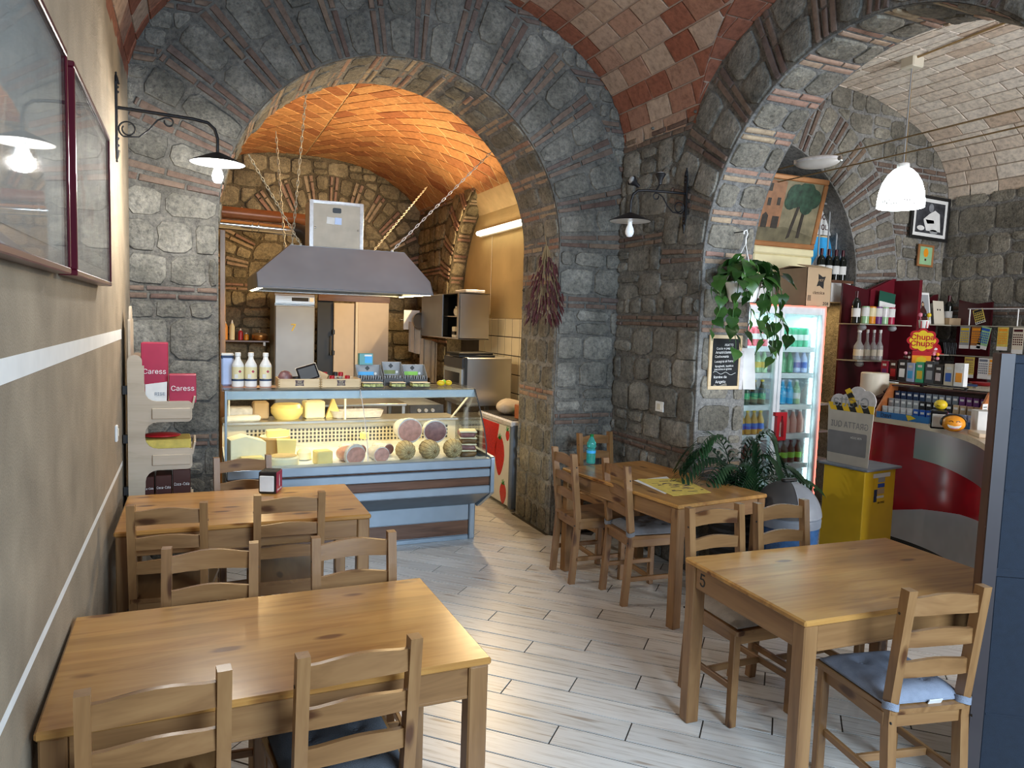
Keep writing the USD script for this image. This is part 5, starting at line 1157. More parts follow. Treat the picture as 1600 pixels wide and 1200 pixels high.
part(nt, 'sheet', sheet([[(-.035+.09*u+.03*v, .012-.03*u*u, .15-.30*v+.0*u) for v in np.linspace(0, 1, 6)] for u in np.linspace(0, 1, 8)], .002), 'paper', 60); part(nt, 'edge_sheet', bx(.03, .004, .28, 0, (-.035, .004, -.01)), 'wrap')

def leaf_mesh(L, W, droop=.25, fold=.18):
    """heart shaped leaf from its stalk at the origin along +x"""
    us = np.linspace(0, 1, 7); P = []
    for u in us:
        hw = W/2*(1.25*math.sin(PI*min(1, (u+.12)/1.12)**.62))*(1-u**3) if u < 1 else 0
        if u == 0: hw = W*.30
        P.append([(L*u-(.12*L if abs(v) > .9 and u < .1 else 0), hw*v, -droop*L*u*u+fold*abs(hw*v)-.05*L*abs(v)) for v in (-1, -.5, 0, .5, 1)])
    return sheet(P)
hp = thing('hanging_plant', 'trailing green pothos in a white hanging pot on the stone pier', 'plant', (3.865, 4.08, 1.94), 0)
part(hp, 'pot', lathe([(0, 0), (.085, .002), (.10, .04), (.122, .135), (.128, .14), (.118, .137), (.09, .03), (0, .02)], 28), 'white', 50)
part(hp, 'soil', cyl(.112, .01, 20, (0, 0, .115)), 'soil')
part(hp, 'hanger', cat(*[rod((.12*math.cos(a), .12*math.sin(a), .135), (0, 0, .40), .0032, 5) for a in (.3, 2.4, 4.5)], tube([(.0, 0, .40), (0, 0, .44), (.012, 0, .47), (.0, 0, .495), (-.02, 0, .485), (-.022, 0, .465)], .006, 7)), 'white', 50)
part(hp, 'wall_nail', rod((0, 0, .488), (0, .17, .488), .004), 'dark_metal')
rp_ = random.Random(8)
def put_leaf(par, p, yaw, pitch, L, m='pothos_leaf', nm='leaf'):
    me = leaf_mesh(L, L*.78, .2+.3*rp_.random()); me = T(me, (0, 0, 0), (rp_.uniform(-35, 35), pitch, 0)); me = T(me, tuple(p), (0, 0, yaw)); part(par, nm, me, m, 60)
for k in range(58):
    a = rp_.random()*2*PI; r = .06+.20*rp_.random(); z = .15+.13*rp_.random()-.9*max(0, r-.13)
    p = (r*1.15*math.cos(a)+.02, r*.62*math.sin(a)-.02, z+.06*rp_.random()); put_leaf(hp, p, math.degrees(a)+rp_.uniform(-40, 40), rp_.uniform(0, 70), .085+.05*rp_.random())
for (dx, dy, n, zl) in ((-.12, -.09, 7, .42), (-.05, -.12, 5, .30), (.12, -.11, 7, .40), (.20, -.06, 8, .48), (.05, -.13, 6, .36), (-.22, -.04, 5, .30), (.28, -.05, 5, .32)):
    pts = [(dx*.4, dy*.4, .14), (dx, dy, .13)]+[(dx*(1+.25*t)+.025*math.sin(5*t+dx*30), dy-.02*t, .10-zl*t) for t in np.linspace(.1, 1, 8)]
    part(hp, 'vine', tube(pts, .0028, 5), 'pothos_leaf', 60)
    for t in np.linspace(.15, 1, n):
        i = 1+t*8; p = np.array(pts[min(int(i), len(pts)-1)]); a = rp_.choice([20, 160, 200, -20, -60, 240]); put_leaf(hp, p, a+rp_.uniform(-30, 30), rp_.uniform(25, 75), .065+.045*rp_.random())
pl = thing('potted_palm', 'parlour palm in a black woven pot between the map table and the bin', 'plant', (3.815, 3.965, 0), 0)
part(pl, 'pot', lathe([(0, .0), (.135, .002), (.15, .02), (.19, .62), (.195, .66), (.18, .655), (.14, .5), (0, .5)], 32), 'black', 50)
for k in range(11): part(pl, 'weave_band', lathe([(.150+.0036*k, .045+.055*k), (.158+.0036*k, .06+.055*k), (.153+.0036*k, .075+.055*k)], 28), 'charcoal', 50)
part(pl, 'soil', cyl(.17, .02, 20, (0, 0, .60)), 'soil')
for k, (az, L, up) in enumerate(((190, .52, .34), (215, .50, .30), (160, .44, .40), (240, .46, .26), (265, .50, .30), (290, .46, .36), (320, .50, .28), (340, .62, .22), (5, .60, .16), (25, .42, .30), (180, .38, .50), (305, .34, .52), (200, .36, .20), (275, .34, .48))):
    a = math.radians(az); n = 20; ds = np.linspace(0, 1, n)
    sp_ = np.array([(L*math.cos(a)*t, L*.62*math.sin(a)*t, .60+up*(1.9*t-1.55*t*t)*1.5-(.06 if az < 30 or az > 330 else .0)*t) for t in ds])
    f_ = part(pl, 'frond', tube(sp_, np.linspace(.005, .0015, n), 5), 'palm_leaf', 60); lf = []
    for i in range(2, n):
        for s in (-1, 1):
            d = sp_[min(i+1, n-1)]-sp_[i-1]; d /= np.linalg.norm(d); sd = np.cross(d, [0, 0, 1]); sd /= np.linalg.norm(sd); l = .17*(1-.55*abs(i/n-.45))*(.6 if i == n-1 else 1)
            e = sp_[i]+(d*.55+s*sd*.75)*l+np.array([0, 0, -.28*l]); mid = sp_[i]+(d*.3+s*sd*.42)*l+np.array([0, 0, .03*l]); wv = np.cross(e-sp_[i], [0, 0, 1]); wv = wv/np.linalg.norm(wv)*.0105
            lf.append(sheet([[sp_[i]-wv*.3, sp_[i]+wv*.3], [mid-wv, mid+wv], [.5*(mid+e)-wv*.9, .5*(mid+e)+wv*.9], [e-wv*.05, e+wv*.05]]))
    part(f_, 'leaflets', cat(lf), 'palm_leaf', 60, kind='stuff')
plain('grey_lid', (.24, .265, .30), .3)
bn = thing('rubbish_bin', 'grey domed rubbish bin with a blue plastic bag behind table 5', 'bin', (3.84, 3.52, 0), 0)
part(bn, 'bag', lump(lathe([(0, .01), (.155, .012), (.18, .15), (.193, .50), (.197, .545)], 40), .012, 11, 3), 'bag_blue', 60)
part(bn, 'rim', lathe([(.192, .53), (.205, .535), (.206, .58), (.20, .59), (.19, .585)], 40), 'blue_grey', 50)
part(bn, 'dome_lid', lathe([(.198*math.cos(t), .585+.208*math.sin(t)) for t in np.linspace(0, PI/2*.98, 12)]+[(0, .793)], 48), 'blue_grey', 60)
part(bn, 'flap', sheet([[(.204*math.cos(t)*math.cos(p), -.204*math.cos(t)*math.sin(p), .586+.214*math.sin(t)) for p in np.linspace(-.2, 2.0, 30)] for t in np.linspace(.06, 1.42, 20)], -.004), 'grey_lid', True)
part(bn, 'top_hood', sheet([[(.206*math.cos(t)*math.cos(p), -.206*math.cos(t)*math.sin(p), .587+.217*math.sin(t)) for p in np.linspace(2.0, 4.4, 30)] for t in np.linspace(.06, 1.5, 20)], -.004), 'charcoal', True)
part(bn, 'handle', T(bx(.11, .04, .022, .008), (0, 0, .812)), 'black')
# scratch ticket stand
yb = thing('ticket_stand', 'bright yellow square pedestal with a grey top for scratch cards', 'stand', (4.845, 3.86, 0), 8)
part(yb, 'body', bx(.37, .33, .79, .006, (0, 0, .395)), 'yellow'); part(yb, 'top', bx(.42, .39, .016, .003, (0, 0, .798)), 'blue_grey'); part(yb, 'base', bx(.385, .345, .02, .003, (0, 0, .01)), 'charcoal')
fy = thing('ticket_flyer', 'small yellow and white flyer taped to the yellow pedestal', 'flyer', (4.845, 3.865, 0), 8)
for nm, x0_, x1_, z0_, z1_, m, o in (('sheet', -.075, .075, .53, .745, 'yellow', .002), ('tape', -.09, .11, .735, .765, 'paper', .004), ('photo_strip', -.03, .05, .70, .735, 'grey', .004), ('print_band', -.03, .05, .662, .69, 'blue', .0035), ('print_band', -.03, .05, .615, .655, 'card', .0035), ('print_band', -.04, .05, .585, .602, 'paper', .0035), ('person_print', -.07, -.035, .56, .65, 'navy', .0035)):
    part(fy, nm, bb(x0_, x1_, -.17-o, -.1702, z0_, z1_), m, False)
part(fy, 'lettering', T(front(txt('DA OGGI', .014)), (.02, -.1725, .552)), 'black', False)
gs = thing('scratch_card_sign', 'upright translucent sign reading GRATTA QUI in mirror writing on the yellow pedestal', 'sign', (4.70, 3.85, .8065), -84)
plain('sign_grey', (.50, .47, .41), .35); plain('grey_mid', (.20, .20, .21), .4)
part(gs, 'board', prism(Polygon([(-.165, 0), (.165, 0), (.18, .34), (.185, .43), (-.185, .43), (-.18, .34)]), .006, 'xz', 0), 'sign_grey', False)
cloud = unary_union([Polygon([(cx+r*math.cos(t), cz+r*math.sin(t)) for t in np.linspace(0, 2*PI, 24)]) for cx, cz, r in ((-.10, .44, .065), (-.03, .45, .06), (.05, .50, .07), (.12, .47, .075), (.02, .41, .04))]).difference(sbox(-1, -1, 1, .40))
part(gs, 'cloud', prism(cloud, .006, 'xz', .0005), 'wrap', False)
def mirrored(t, s, x, z, m, nm='lettering'):
    q = txt(t, s, .001); q.vertices[:, 0] *= -min(1, .30/np.ptp(q.vertices[:, 0])); q = trimesh.Trimesh(q.vertices, q.faces[:, ::-1], process=False); part(gs, nm, T(front(q), (x, -.0006, z)), m, False)
mirrored('Gratta', .075, 0, .455, 'grey'); mirrored('GRATTA QUI', .044, .0, .285, 'grey_mid'); mirrored('PIN 1234', .014, .06, .20, 'paper')
part(gs, 'grey_panel', prism(rrect(-.17, .145, .07, .235, .01), .0006, 'xz', -.0004), 'grey_mid', False)
for k in range(7):
    x = -.185+k*.053; q = Polygon([(x, .44), (x+.053, .44), (x+.08, .385), (x+.027, .385)]).intersection(sbox(-.185, 0, .185, 1)); part(gs, 'hazard_stripe', prism(q, .0012, 'xz', -.0014), 'black' if k % 2 else 'yellow', False)
for k in range(4):
    q = Polygon([(-.055+.016*k, .535-.03*k), (-.015+.016*k, .555-.03*k), (.012+.016*k, .52-.03*k), (-.03+.016*k, .50-.03*k)]); part(gs, 'hazard_stripe', prism(q, .0012, 'xz', -.0016), 'black' if k % 2 else 'yellow', False)

# ============================================================ DRINKS FRIDGE
FX0, FX1, FY = 4.50, 5.50, 4.90
df = thing('drinks_fridge', 'brightly lit white double door drinks fridge edged in red light', 'fridge', (0, 0, 0))
part(df, 'side_wall', bb(FX0, FX0+.04, FY+.05, FY+.55, 0, 1.96, .004), 'fridge_white'); part(df, 'side_wall', bb(FX1-.04, FX1, FY+.05, FY+.55, 0, 1.96, .004), 'fridge_white')
part(df, 'rear_wall', bb(FX0+.04, FX1-.04, FY+.52, FY+.55, 0, 1.96), 'fridge_white', False); part(df, 'roof', bb(FX0, FX1, FY+.05, FY+.55, 1.92, 1.965, .004), 'fridge_white'); part(df, 'base', bb(FX0, FX1, FY+.05, FY+.55, 0, .16, .004), 'charcoal')
XM = 5.005
for x0_, x1_ in ((FX0, XM-.003), (XM+.003, FX1)):
    d = part(df, 'door', cat(bb(x0_, x0_+.035, FY, FY+.045, .16, 1.965, .004), bb(x1_-.035, x1_, FY, FY+.045, .16, 1.965, .004), bb(x0_+.035, x1_-.035, FY, FY+.045, 1.90, 1.965, .004), bb(x0_+.035, x1_-.035, FY, FY+.045, .16, .22, .004)), 'fridge_white')
    part(d, 'glass', bb(x0_+.035, x1_-.035, FY+.018, FY+.024, .22, 1.90), 'fridge_pane', False)
hdl = prism(sbox(-.055, -.12, .055, .12).union(sbox(-.075, .09, .05, .12)).union(sbox(-.085, -.125, .05, -.10)).difference(Polygon([(-.025, -.095), (.025, -.095), (.022, .02), (.010, .06), (.008, .09), (-.008, .09), (-.010, .06), (-.022, .02)])), .03, 'xz', -.03)
part(df, 'handle', T(hdl, (XM+.045, FY, .93)), 'red', False, label='red bottle shaped door handle')
SH = [1.615, 1.385, 1.105, .845, .575]
for z in SH+[.40]:
    for x0_, x1_ in ((FX0+.045, XM-.02), (XM+.02, FX1-.045)):
        s = part(df, 'shelf', bb(x0_, x1_, FY+.06, FY+.51, z-.012, z-.002), 'fridge_white', False); part(s, 'price_strip', bb(x0_, x1_, FY+.052, FY+.06, z-.045, z+.0), 'fridge_white', False)
for x in (FX0+.052, XM, FX1-.052): part(df, 'led_tube', bb(x-.010, x+.010, FY+.055, FY+.07, .25, 1.88), 'fridge_led', False)
part(df, 'neon_edge', cat(bb(FX1-.006, FX1+.006, FY-.006, FY+.006, .20, 1.97), bb(FX0, FX1, FY-.006, FY+.006, 1.963, 1.975)), 'neon_red', False)
for k, x in enumerate(((FX0+XM)/2, (XM+FX1)/2)): rect_light(f'fridge_light_{k}', (x, FY+.14, 1.88), (x, FY+.28, .5), .36, .10, (.70, .95, 1.0), 42)
def dbottle(name, body, cap, lab, h, r, kind, ):
    b = thing(name, '', 'bottle' if kind != 'can' else 'can')
    if kind == 'can':
        part(b, 'body', lathe([(0, 0), (r*.8, 0), (r, h*.06), (r, h*.9), (r*.82, h), (0, h*.985)], 14), body, 40); part(b, 'print_band', lathe([(r*1.01, h*.35), (r*1.02, h*.37), (r*1.02, h*.62), (r*1.01, h*.64)], 14), lab)
    else:
        part(b, 'body', lathe([(0, 0), (r*.95, .002), (r, .01), (r, h*.55), (r*.92, h*.62), (r*.42, h*.84), (r*.38, h*.95), (0, h*.95)], 14), body, 50); part(b, 'label', lathe([(r*1.01, h*.22), (r*1.02, h*.23), (r*1.02, h*.46), (r*1.01, h*.47)], 14), lab); part(b, 'cap', cyl(r*.46, h*.075, 12, (0, 0, h*.93)), cap)
    return b
ORD = ['first', 'second', 'third', 'fourth', 'fifth', 'sixth', 'seventh', 'eighth']
ROWN = ['top shelf', 'second shelf', 'third shelf', 'fourth shelf', 'lowest shelf']
plain('can_pink', (.70, .10, .14), .3); plain('can_green', (.03, .42, .22), .3); plain('amber', (.50, .28, .05), .2); plain('pinkish', (.60, .32, .26), .25); plain('dark_bottle', (.03, .05, .03), .15); plain('green_pet', (.05, .30, .12), .2); plain('teal_pet', (.15, .50, .45), .2); plain('pale_green', (.30, .50, .28), .2); plain('cyan_pet', (.03, .38, .70), .2)
ROWS = [  # row, left door: (kind, count), right door
    (0, [('red can', 'can_pink', 'white', 'white', 'can', 7)], [('orange can', 'orange', 'white', 'white', 'can', 1), ('green can', 'can_green', 'white', 'white', 'can', 5)]),
    (1, [('dark star bottle', 'dark_bottle', 'pale_green', 'pale_green', 'b', 3), ('pale green bottle', 'pale_green', 'white', 'pale_green', 'b', 1), ('yellow topped bottle', 'pale_green', 'lemon', 'lemon', 'b', 2)], [('tall green bottle', 'green_pet', 'white', 'green_pet', 'b', 3), ('blue labelled bottle', 'wrap_blue', 'blue', 'blue', 'b', 2)]),
    (2, [('teal glass bottle', 'teal_pet', 'white', 'teal_pet', 'b', 2), ('dark yellow capped bottle', 'dark_bottle', 'lemon', 'green_pet', 'b', 3)], [('black labelled bottle', 'pale_green', 'lemon', 'black', 'b', 1), ('bright blue bottle', 'cyan_pet', 'wrap_blue', 'cyan_pet', 'b', 2), ('pale green squat bottle', 'pale_green', 'white', 'white', 'b', 1)]),
    (3, [('amber blue labelled beer', 'amber', 'lemon', 'blue', 'b', 6)], [('pink soft drink bottle', 'pinkish', 'white', 'pinkish', 'b', 5)]),
    (4, [('dark brown bottle', 'dark_bottle', 'white', 'dark_bottle', 'b', 6)], [('black lime labelled bottle', 'dark_bottle', 'black', 'lime', 'b', 5)])]
for r, Lf, Rt in ROWS:
    for (a, b_), items in (((FX0+.09, XM-.06), Lf), ((XM+.07, FX1-.10), Rt)):
        N = sum(q[5] for q in items); xs = np.linspace(a, b_, N) if N > 4 else np.linspace(a+.02, b_-.06, N); i = 0; hh = [.17, .20, .215, .205, .20][r]; rr = min(.034, (xs[1]-xs[0])*.46)
        for lab_, body, cap, lm, kind, n in items:
            proto = None
            for k in range(n):
                L = f"{lab_}{', '+ORD[k]+' from the left' if n > 1 else ''}, {ROWN[r]} of the drinks fridge"; loc = (xs[i], FY+.12, SH[r]); i += 1
                if proto is None:
                    proto = dbottle('drink_can' if kind == 'can' else 'drink_bottle', body, cap, lm, hh, rr, kind); tags(proto, L, None, 'drinks in the fridge'); UsdGeom.Xformable(proto).GetOrderedXformOps()[0].Set(Gf.Vec3d(*map(float, loc)))
                else: dup(proto, loc, 0, L)
rect_light('recess_lamp', (5.95, 5.56, 2.03), (5.95, 5.62, 0), .5, .05, (1.0, .62, .22), 60)
# on and above the fridge
cbx = thing('cardboard_box', 'brown cardboard carton printed classica on top of the drinks fridge', 'box', (5.475, 5.14, 1.976), 0)
for nm, m in (('front', bb(-.145, .145, -.17, -.166, 0, .34)), ('back', bb(-.145, .145, .166, .17, 0, .34)), ('side', bb(-.145, -.141, -.17, .17, 0, .34)), ('side', bb(.141, .145, -.17, .17, 0, .34)), ('bottom', bb(-.145, .145, -.17, .17, 0, .004))): part(cbx, nm, m, 'card', False)
part(cbx, 'flap', T(bx(.29, .14, .004, 0), (0, -.11, .358), (14, 0, 0)), 'card'); part(cbx, 'flap', T(bx(.29, .15, .004, 0), (-.02, .10, .352), (-8, 0, 0)), 'card')
em = Polygon([(-.042, -.052), (-.01, -.04), (.042, -.06), (.034, 0), (.045, .052), (.01, .042), (-.042, .06), (-.032, 0)])
part(cbx, 'emblem', T(front(prism(em, .0008)), (.02, -.1703, .225), (0, 8, 0)), 'black', False); part(cbx, 'emblem_text', T(front(txt('HOT', .020)), (.02, -.1714, .235)), 'card', False); part(cbx, 'lettering', T(front(txt('classica', .026)), (.0, -.1703, .125)), 'coke_brown', False); part(cbx, 'lettering', T(front(txt('208', .026, .001, True)), (.09, -.1703, .03)), 'black', False); part(cbx, 'barcode', cat([bx(.003, .0008, .05, 0, (-.125+.007*k, -.1704, .075)) for k in range(6)]), 'black', False, kind='stuff')
mz = solo('shelf_slab', bb(3.85, 6.33, 5.40, 7.25, 2.05, 2.25), 'white_paint', 'white fronted shelf slab across the dark arched recess', 'shelf'); tr_ = solo('shelf_edge', bb(3.85, 6.345, 5.38, 5.402, 2.235, 2.262), 'walnut', 'brown edge strip along the white shelf slab in the recess', 'shelf')
nw = thing('wall_recess', 'warm brown stone wall below the shelf slab in the recess', 'wall', kind=STR)
part(nw, 'mortar', bb(3.8, 6.42, 5.72, 5.86, 0, 2.05), 'mortar_warm', False)
rows(nw, lambda u, v, h: np.stack([u, 5.72-h, v], -1), sbox(5.5, .9, 6.36, 2.05), .9, 2.05, rng, ('tuff_warm', 'old_brick'), ['l', 's', 'l'], h=.03); flush()
bxb = thing('storage_box', 'long cream storage box in the recess under the painting', 'box', (5.52, 5.62, 2.2505), 0)
part(bxb, 'body', bx(.72, .30, .22, .012, (0, 0, .11)), 'cream'); part(bxb, 'lid', bx(.74, .32, .07, .012, (0, 0, .255)), 'cream')
pt = thing('painting', 'framed oil painting of houses and trees leaning on the cream storage box', 'painting', (5.50, 5.50, 2.543), rot=(13, 0, 0))
w, h, b = .82, .66, .05
plain('gilt', (.42, .19, .075), .35, .3)
for z in (b/2, h-b/2): part(pt, 'frame_rail', bx(w, .035, b, .010, (0, 0, z)), 'gilt')
for s in (-1, 1): part(pt, 'frame_stile', bx(b, .035, h-2*b, .010, (s*(w-b)/2, 0, h/2)), 'gilt')
plain('canvas_sky', (.20, .17, .10), .5, var=.35, scale=9); plain('canvas_house', (.28, .13, .06), .5, var=.25, scale=14); plain('canvas_tree', (.02, .055, .03), .5, var=.6, scale=18); plain('canvas_ground', (.13, .11, .06), .5, var=.35, scale=10); plain('canvas_dark', (.03, .022, .015), .5, var=.4, scale=20)
part(pt, 'canvas', bx(w-2*b+.004, .01, h-2*b+.004, 0, (0, .006, h/2)), 'canvas_sky')
for nm, pg, m, o in (('painted_house', [(-.36, .16), (-.08, .16), (-.08, .60), (-.36, .60)], 'canvas_house', .001), ('painted_ground', [(-.36, .05), (.36, .05), (.36, .12), (-.0, .19), (-.36, .17)], 'canvas_ground', .002), ('painted_door', [(-.30, .17), (-.23, .17), (-.23, .28), (-.265, .31), (-.30, .28)], 'canvas_dark', .0025), ('painted_door', [(-.18, .17), (-.10, .17), (-.10, .28), (-.18, .28)], 'canvas_dark', .0025), ('painted_window', [(-.27, .37), (-.23, .37), (-.23, .44), (-.27, .44)], 'canvas_dark', .0025), ('painted_window', [(-.16, .38), (-.12, .38), (-.12, .45), (-.16, .45)], 'canvas_dark', .0025), ('painted_window', [(-.30, .50), (-.24, .50), (-.24, .57), (-.30, .57)], 'canvas_dark', .0025),
                     ('painted_trunk', [(.03, .08), (.07, .10), (.13, .42), (.10, .42)], 'canvas_dark', .003), ('painted_trunk', [(.15, .10), (.19, .10), (.20, .42), (.17, .42)], 'canvas_dark', .003)):
    part(pt, nm, prism(pg, .0008, 'xz', -o), m, False)
crown = unary_union([Polygon([(cx+r*math.cos(t), cz+r*math.sin(t)) for t in np.linspace(0, 2*PI, 14)]) for cx, cz, r in ((.05, .48, .11), (.17, .50, .12), (.27, .47, .09), (.0, .42, .07), (.2, .40, .08))]).intersection(sbox(-.36, .05, .36, .605)); part(pt, 'painted_foliage', prism(crown, .0008, 'xz', -.0035), 'canvas_tree', False)
rl = thing('iron_railing', 'thin grey iron railing in front of the posters in the recess', 'railing', (0, 5.54, 2.25), 0)
for k, x in enumerate((5.90, 6.02, 6.14, 6.25, 6.32)): part(rl, 'bar', rod((x, 0, 0), (x, 0, .76), .008, 8), 'grey')
part(rl, 'top_rail', rod((5.85, 0, .76), (6.335, 0, .76), .010, 8), 'grey')
sg = thing('poster', 'white poster with dark red words behind the iron railing', 'poster', (6.185, 5.62, 2.74), 0, 'posters in the recess'); part(sg, 'sheet', bx(.27, .006, .24, 0, (0, 0, .10)), 'paper')
part(sg, 'lettering', T(front(txt('ONCRETE', .048, .001, True)), (-.01, -.0035, .155)), 'dark_red', False); part(sg, 'lettering', T(front(txt('E COLINE', .048, .001, True)), (-.02, -.0035, .055)), 'dark_red', False)
s2_ = thing('poster', 'blue mountain picture with a pale wood frame below the white poster', 'poster', (6.15, 5.65, 2.32), 0, 'posters in the recess'); part(s2_, 'frame', bx(.36, .012, .40, .003, (0, 0, .20)), 'crate_wood'); part(s2_, 'print', bx(.32, .004, .36, 0, (0, -.007, .20)), 'sky_blue')
for pg, m in (([(-.16, .02), (-.02, .22), (.04, .15), (.10, .02)], 'wrap'), ([(-.02, .02), (.10, .24), (.16, .14), (.16, .02)], 'blue')): part(s2_, 'mountain', prism([(x, z) for x, z in pg], .001, 'xz', -.0105), m, False)
def wine(loc, label, lab='paper', name='wine_bottle', grp='wine bottles in the bar'):
    b = thing(name, label, 'bottle', loc, 0, grp); part(b, 'body', lathe([(0, 0), (.035, .001), (.038, .008), (.038, .19), (.030, .215), (.0145, .235), (.0135, .30), (0, .30)], 20), 'wine_glass', 50); part(b, 'label', lathe([(.0384, .06), (.0388, .061), (.0388, .14), (.0384, .141)], 20), lab); part(b, 'capsule', lathe([(.015, .24), (.0155, .30), (0, .302)], 14), 'dark_red'); return b
for k, x in enumerate((5.985, 6.08, 6.175, 6.265)): wine((x, 5.46, 2.2625), f'dark wine bottle, {ORD[k]} from the left of the four on the white shelf slab')

# ============================================================ BAR COUNTER
from scipy.interpolate import CubicSpline
CP = np.array([(5.80, 4.78), (5.73, 4.45), (5.73, 4.12), (5.57, 3.63), (5.29, 3.25), (4.98, 2.98), (4.70, 2.80)])
tt = np.concatenate([[0], np.cumsum(np.linalg.norm(np.diff(CP, axis=0), axis=1))]); cs = CubicSpline(tt, CP)
SS = np.linspace(0, tt[-1], 60); FP = cs(SS); tg = cs(SS, 1); tg /= np.linalg.norm(tg, axis=1, keepdims=True); NR_ = np.stack([tg[:, 1], -tg[:, 0]], 1)   # outward: towards the room
bc = thing('bar_counter', 'curved bar counter with a pale wood top and a red and steel wave front', 'counter')
def strip(off, zlo, zhi, s0, s1, th):
    i = np.where((SS >= s0) & (SS <= s1))[0]; P = []
    for k in i:
        o = FP[k]+NR_[k]*off; a, b = (zlo(SS[k]) if callable(zlo) else zlo), (zhi(SS[k]) if callable(zhi) else zhi); P.append([(o[0], o[1], a+(b-a)*t) for t in np.linspace(0, 1, 3)])
    return sheet(P, th)
def deck(off0, off1, z, th, s0=0, s1=99):
    i = np.where((SS >= s0) & (SS <= s1))[0]; a = [FP[k]+NR_[k]*off0 for k in i]; b = [FP[k]+NR_[k]*off1 for k in i]; return prism([tuple(q) for q in a]+[tuple(q) for q in b[::-1]], th, 'xy', z)
SE = tt[-1]; s_of = lambda y: SS[np.argmin(np.abs(FP[:, 1]-y))]
part(bc, 'worktop', deck(.03, -.46, 1.008, .042), 'counter_wood', 30); part(bc, 'carcass', deck(-.05, -.40, .0, 1.006), 'dark_red', 30)
part(bc, 'red_panel', strip(-.03, .06, 1.006, 0, SE, .015), 'red_gloss', 40)
wv = lambda s: np.interp(s, [0, s_of(4.35), s_of(4.0), s_of(3.6), s_of(3.25), SE], [.20, .27, .36, .44, .49, .52]); w2 = lambda s: np.interp(s, [s_of(4.12), s_of(3.9), s_of(3.6), s_of(3.3), SE], [.755, .75, .73, .71, .70])
part(bc, 'silver_panel', strip(-.026, .06, wv, s_of(4.45), SE, .01), 'silver_panel', 40); part(bc, 'steel_panel', strip(-.026, w2, 1.004, s_of(4.12), SE, .01), 'brushed', 40); part(bc, 'plinth', strip(-.045, 0, .06, 0, SE, .01), 'black', 40)
# tobacco display
TD = (5.90, 4.10)
td = thing('tobacco_display', 'sloping orange wood tobacco display with tiers of packs on the bar counter', 'display', (TD[0], TD[1], 1.0505), 8)
wedge = [(-.15, 0), (.15, 0), (.15, .27), (.04, .28), (-.15, .055)]
for y in (-.40, .385): part(td, 'side_panel', prism(wedge, .016, 'xz', y), 'orange_wood', False)
part(td, 'rear_panel', bb(.135, .15, -.385, .385, .0, .27), 'coke_brown', False); part(td, 'top_board', bb(.035, .135, -.385, .385, .262, .272), 'coke_brown', False)
for k in range(3): part(td, 'tier', bb(-.13+.085*k, -.05+.085*k, -.384, .384, .01+.062*k, .02+.062*k), 'grey', False)
plain('strip_blue', (.03, .16, .42), .3); part(td, 'front_strip', bb(-.158, -.15, -.384, .384, .0, .052), 'strip_blue', False)
part(td, 'lettering', T(side_text(txt('Davi', .034, .001, True)), (-.1584, .30, .026)), 'navy', False); part(td, 'lettering', T(side_text(txt('AIR', .040, .001, True)), (-.1584, -.12, .026)), 'white', False); part(td, 'lettering', T(side_text(txt('speed', .018, .001, True)), (-.1584, -.25, .016)), 'white', False)
part(td, 'yellow_print', T(side_text(prism([(-.04, .02), (.0, .02), (.045, .0), (-.02, -.025)], .001)), (-.1584, .09, .028)), 'lemon', False)
td_a = math.radians(8)
def on_td(x, y, z): return (TD[0]+x*math.cos(td_a)-y*math.sin(td_a), TD[1]+x*math.sin(td_a)+y*math.cos(td_a), 1.0505+z)
TI = [['silver and purple', 'blue', 'white and blue'], ['silver', 'black', 'gold and red'], ['dark blue', 'grey blue', 'violet']]; TC = [['wrap', 'blue', 'wrap_blue'], ['grey', 'black', 'card'], ['navy', 'blue_grey', 'purple']]
cnt = {}
for k in range(3):
    proto = {}
    for i in range(14):
        c = min(2, i*3//14); m = TC[k][c]; cnt[k, c] = cnt.get((k, c), -1)+1; L = f"{ORD[cnt[k, c]]} {TI[k][c]} pack from the left, {['front', 'middle', 'rear'][k]} tier of the tobacco display"; loc = on_td(-.09+.085*k, .35-.0535*i, .0205+.062*k)
        if c not in proto:
            p = thing('cigarette_pack', L, 'cigarettes', loc, 8, 'packs in the tobacco display'); part(p, 'pack', bx(.022, .044, .078, .001, (0, 0, .039)), m); part(p, 'band', bx(.023, .030, .018, 0, (0, 0, .052)), 'paper'); proto[c] = p
        else: dup(proto[c], loc, 8, L)
pcard = thing('price_card', 'small printed white card on the end of the tobacco display', 'card', on_td(-.02, -.402, .14), 8); part(pcard, 'sheet', bx(.075, .002, .11, 0), 'paper'); part(pcard, 'print', cat([bx(.05, .0008, .006, 0, (0, -.0014, .03-.02*k)) for k in range(4)]), 'black', kind='stuff')
napkin_box((5.60, 3.83, 1.0505), -48, 'red and white napkin dispenser on the bar counter beside the orange smiling toy', 1.1)
em_ = thing('smiling_toy', 'round orange smiling plush toy with black headphones on the bar counter', 'toy', (5.545, 3.665, 1.0505), -46)
em_scale = UsdGeom.Xformable(em_).AddScaleOp(); em_scale.Set(Gf.Vec3f(.7, .7, .7))
part(em_, 'body', ball(.098, (0, 0, .084), (1.15, .9, .88), 3), 'orange', 60)
def onball(u, v, o=.001): return np.array([u, -math.sqrt(max(0, .0882**2*(1-(u/.1127)**2-((v)/.0862)**2)))-o, v+.084])
def patch(pg, o): 
    g = Polygon(pg); c = g.centroid; R_ = np.array(g.exterior.coords)[:-1]; P = [[onball(c.x+(p[0]-c.x)*t, c.y+(p[1]-c.y)*t, o) for t in (0.001, .5, 1)] for p in list(R_)+[R_[0]]]; return sheet(P)
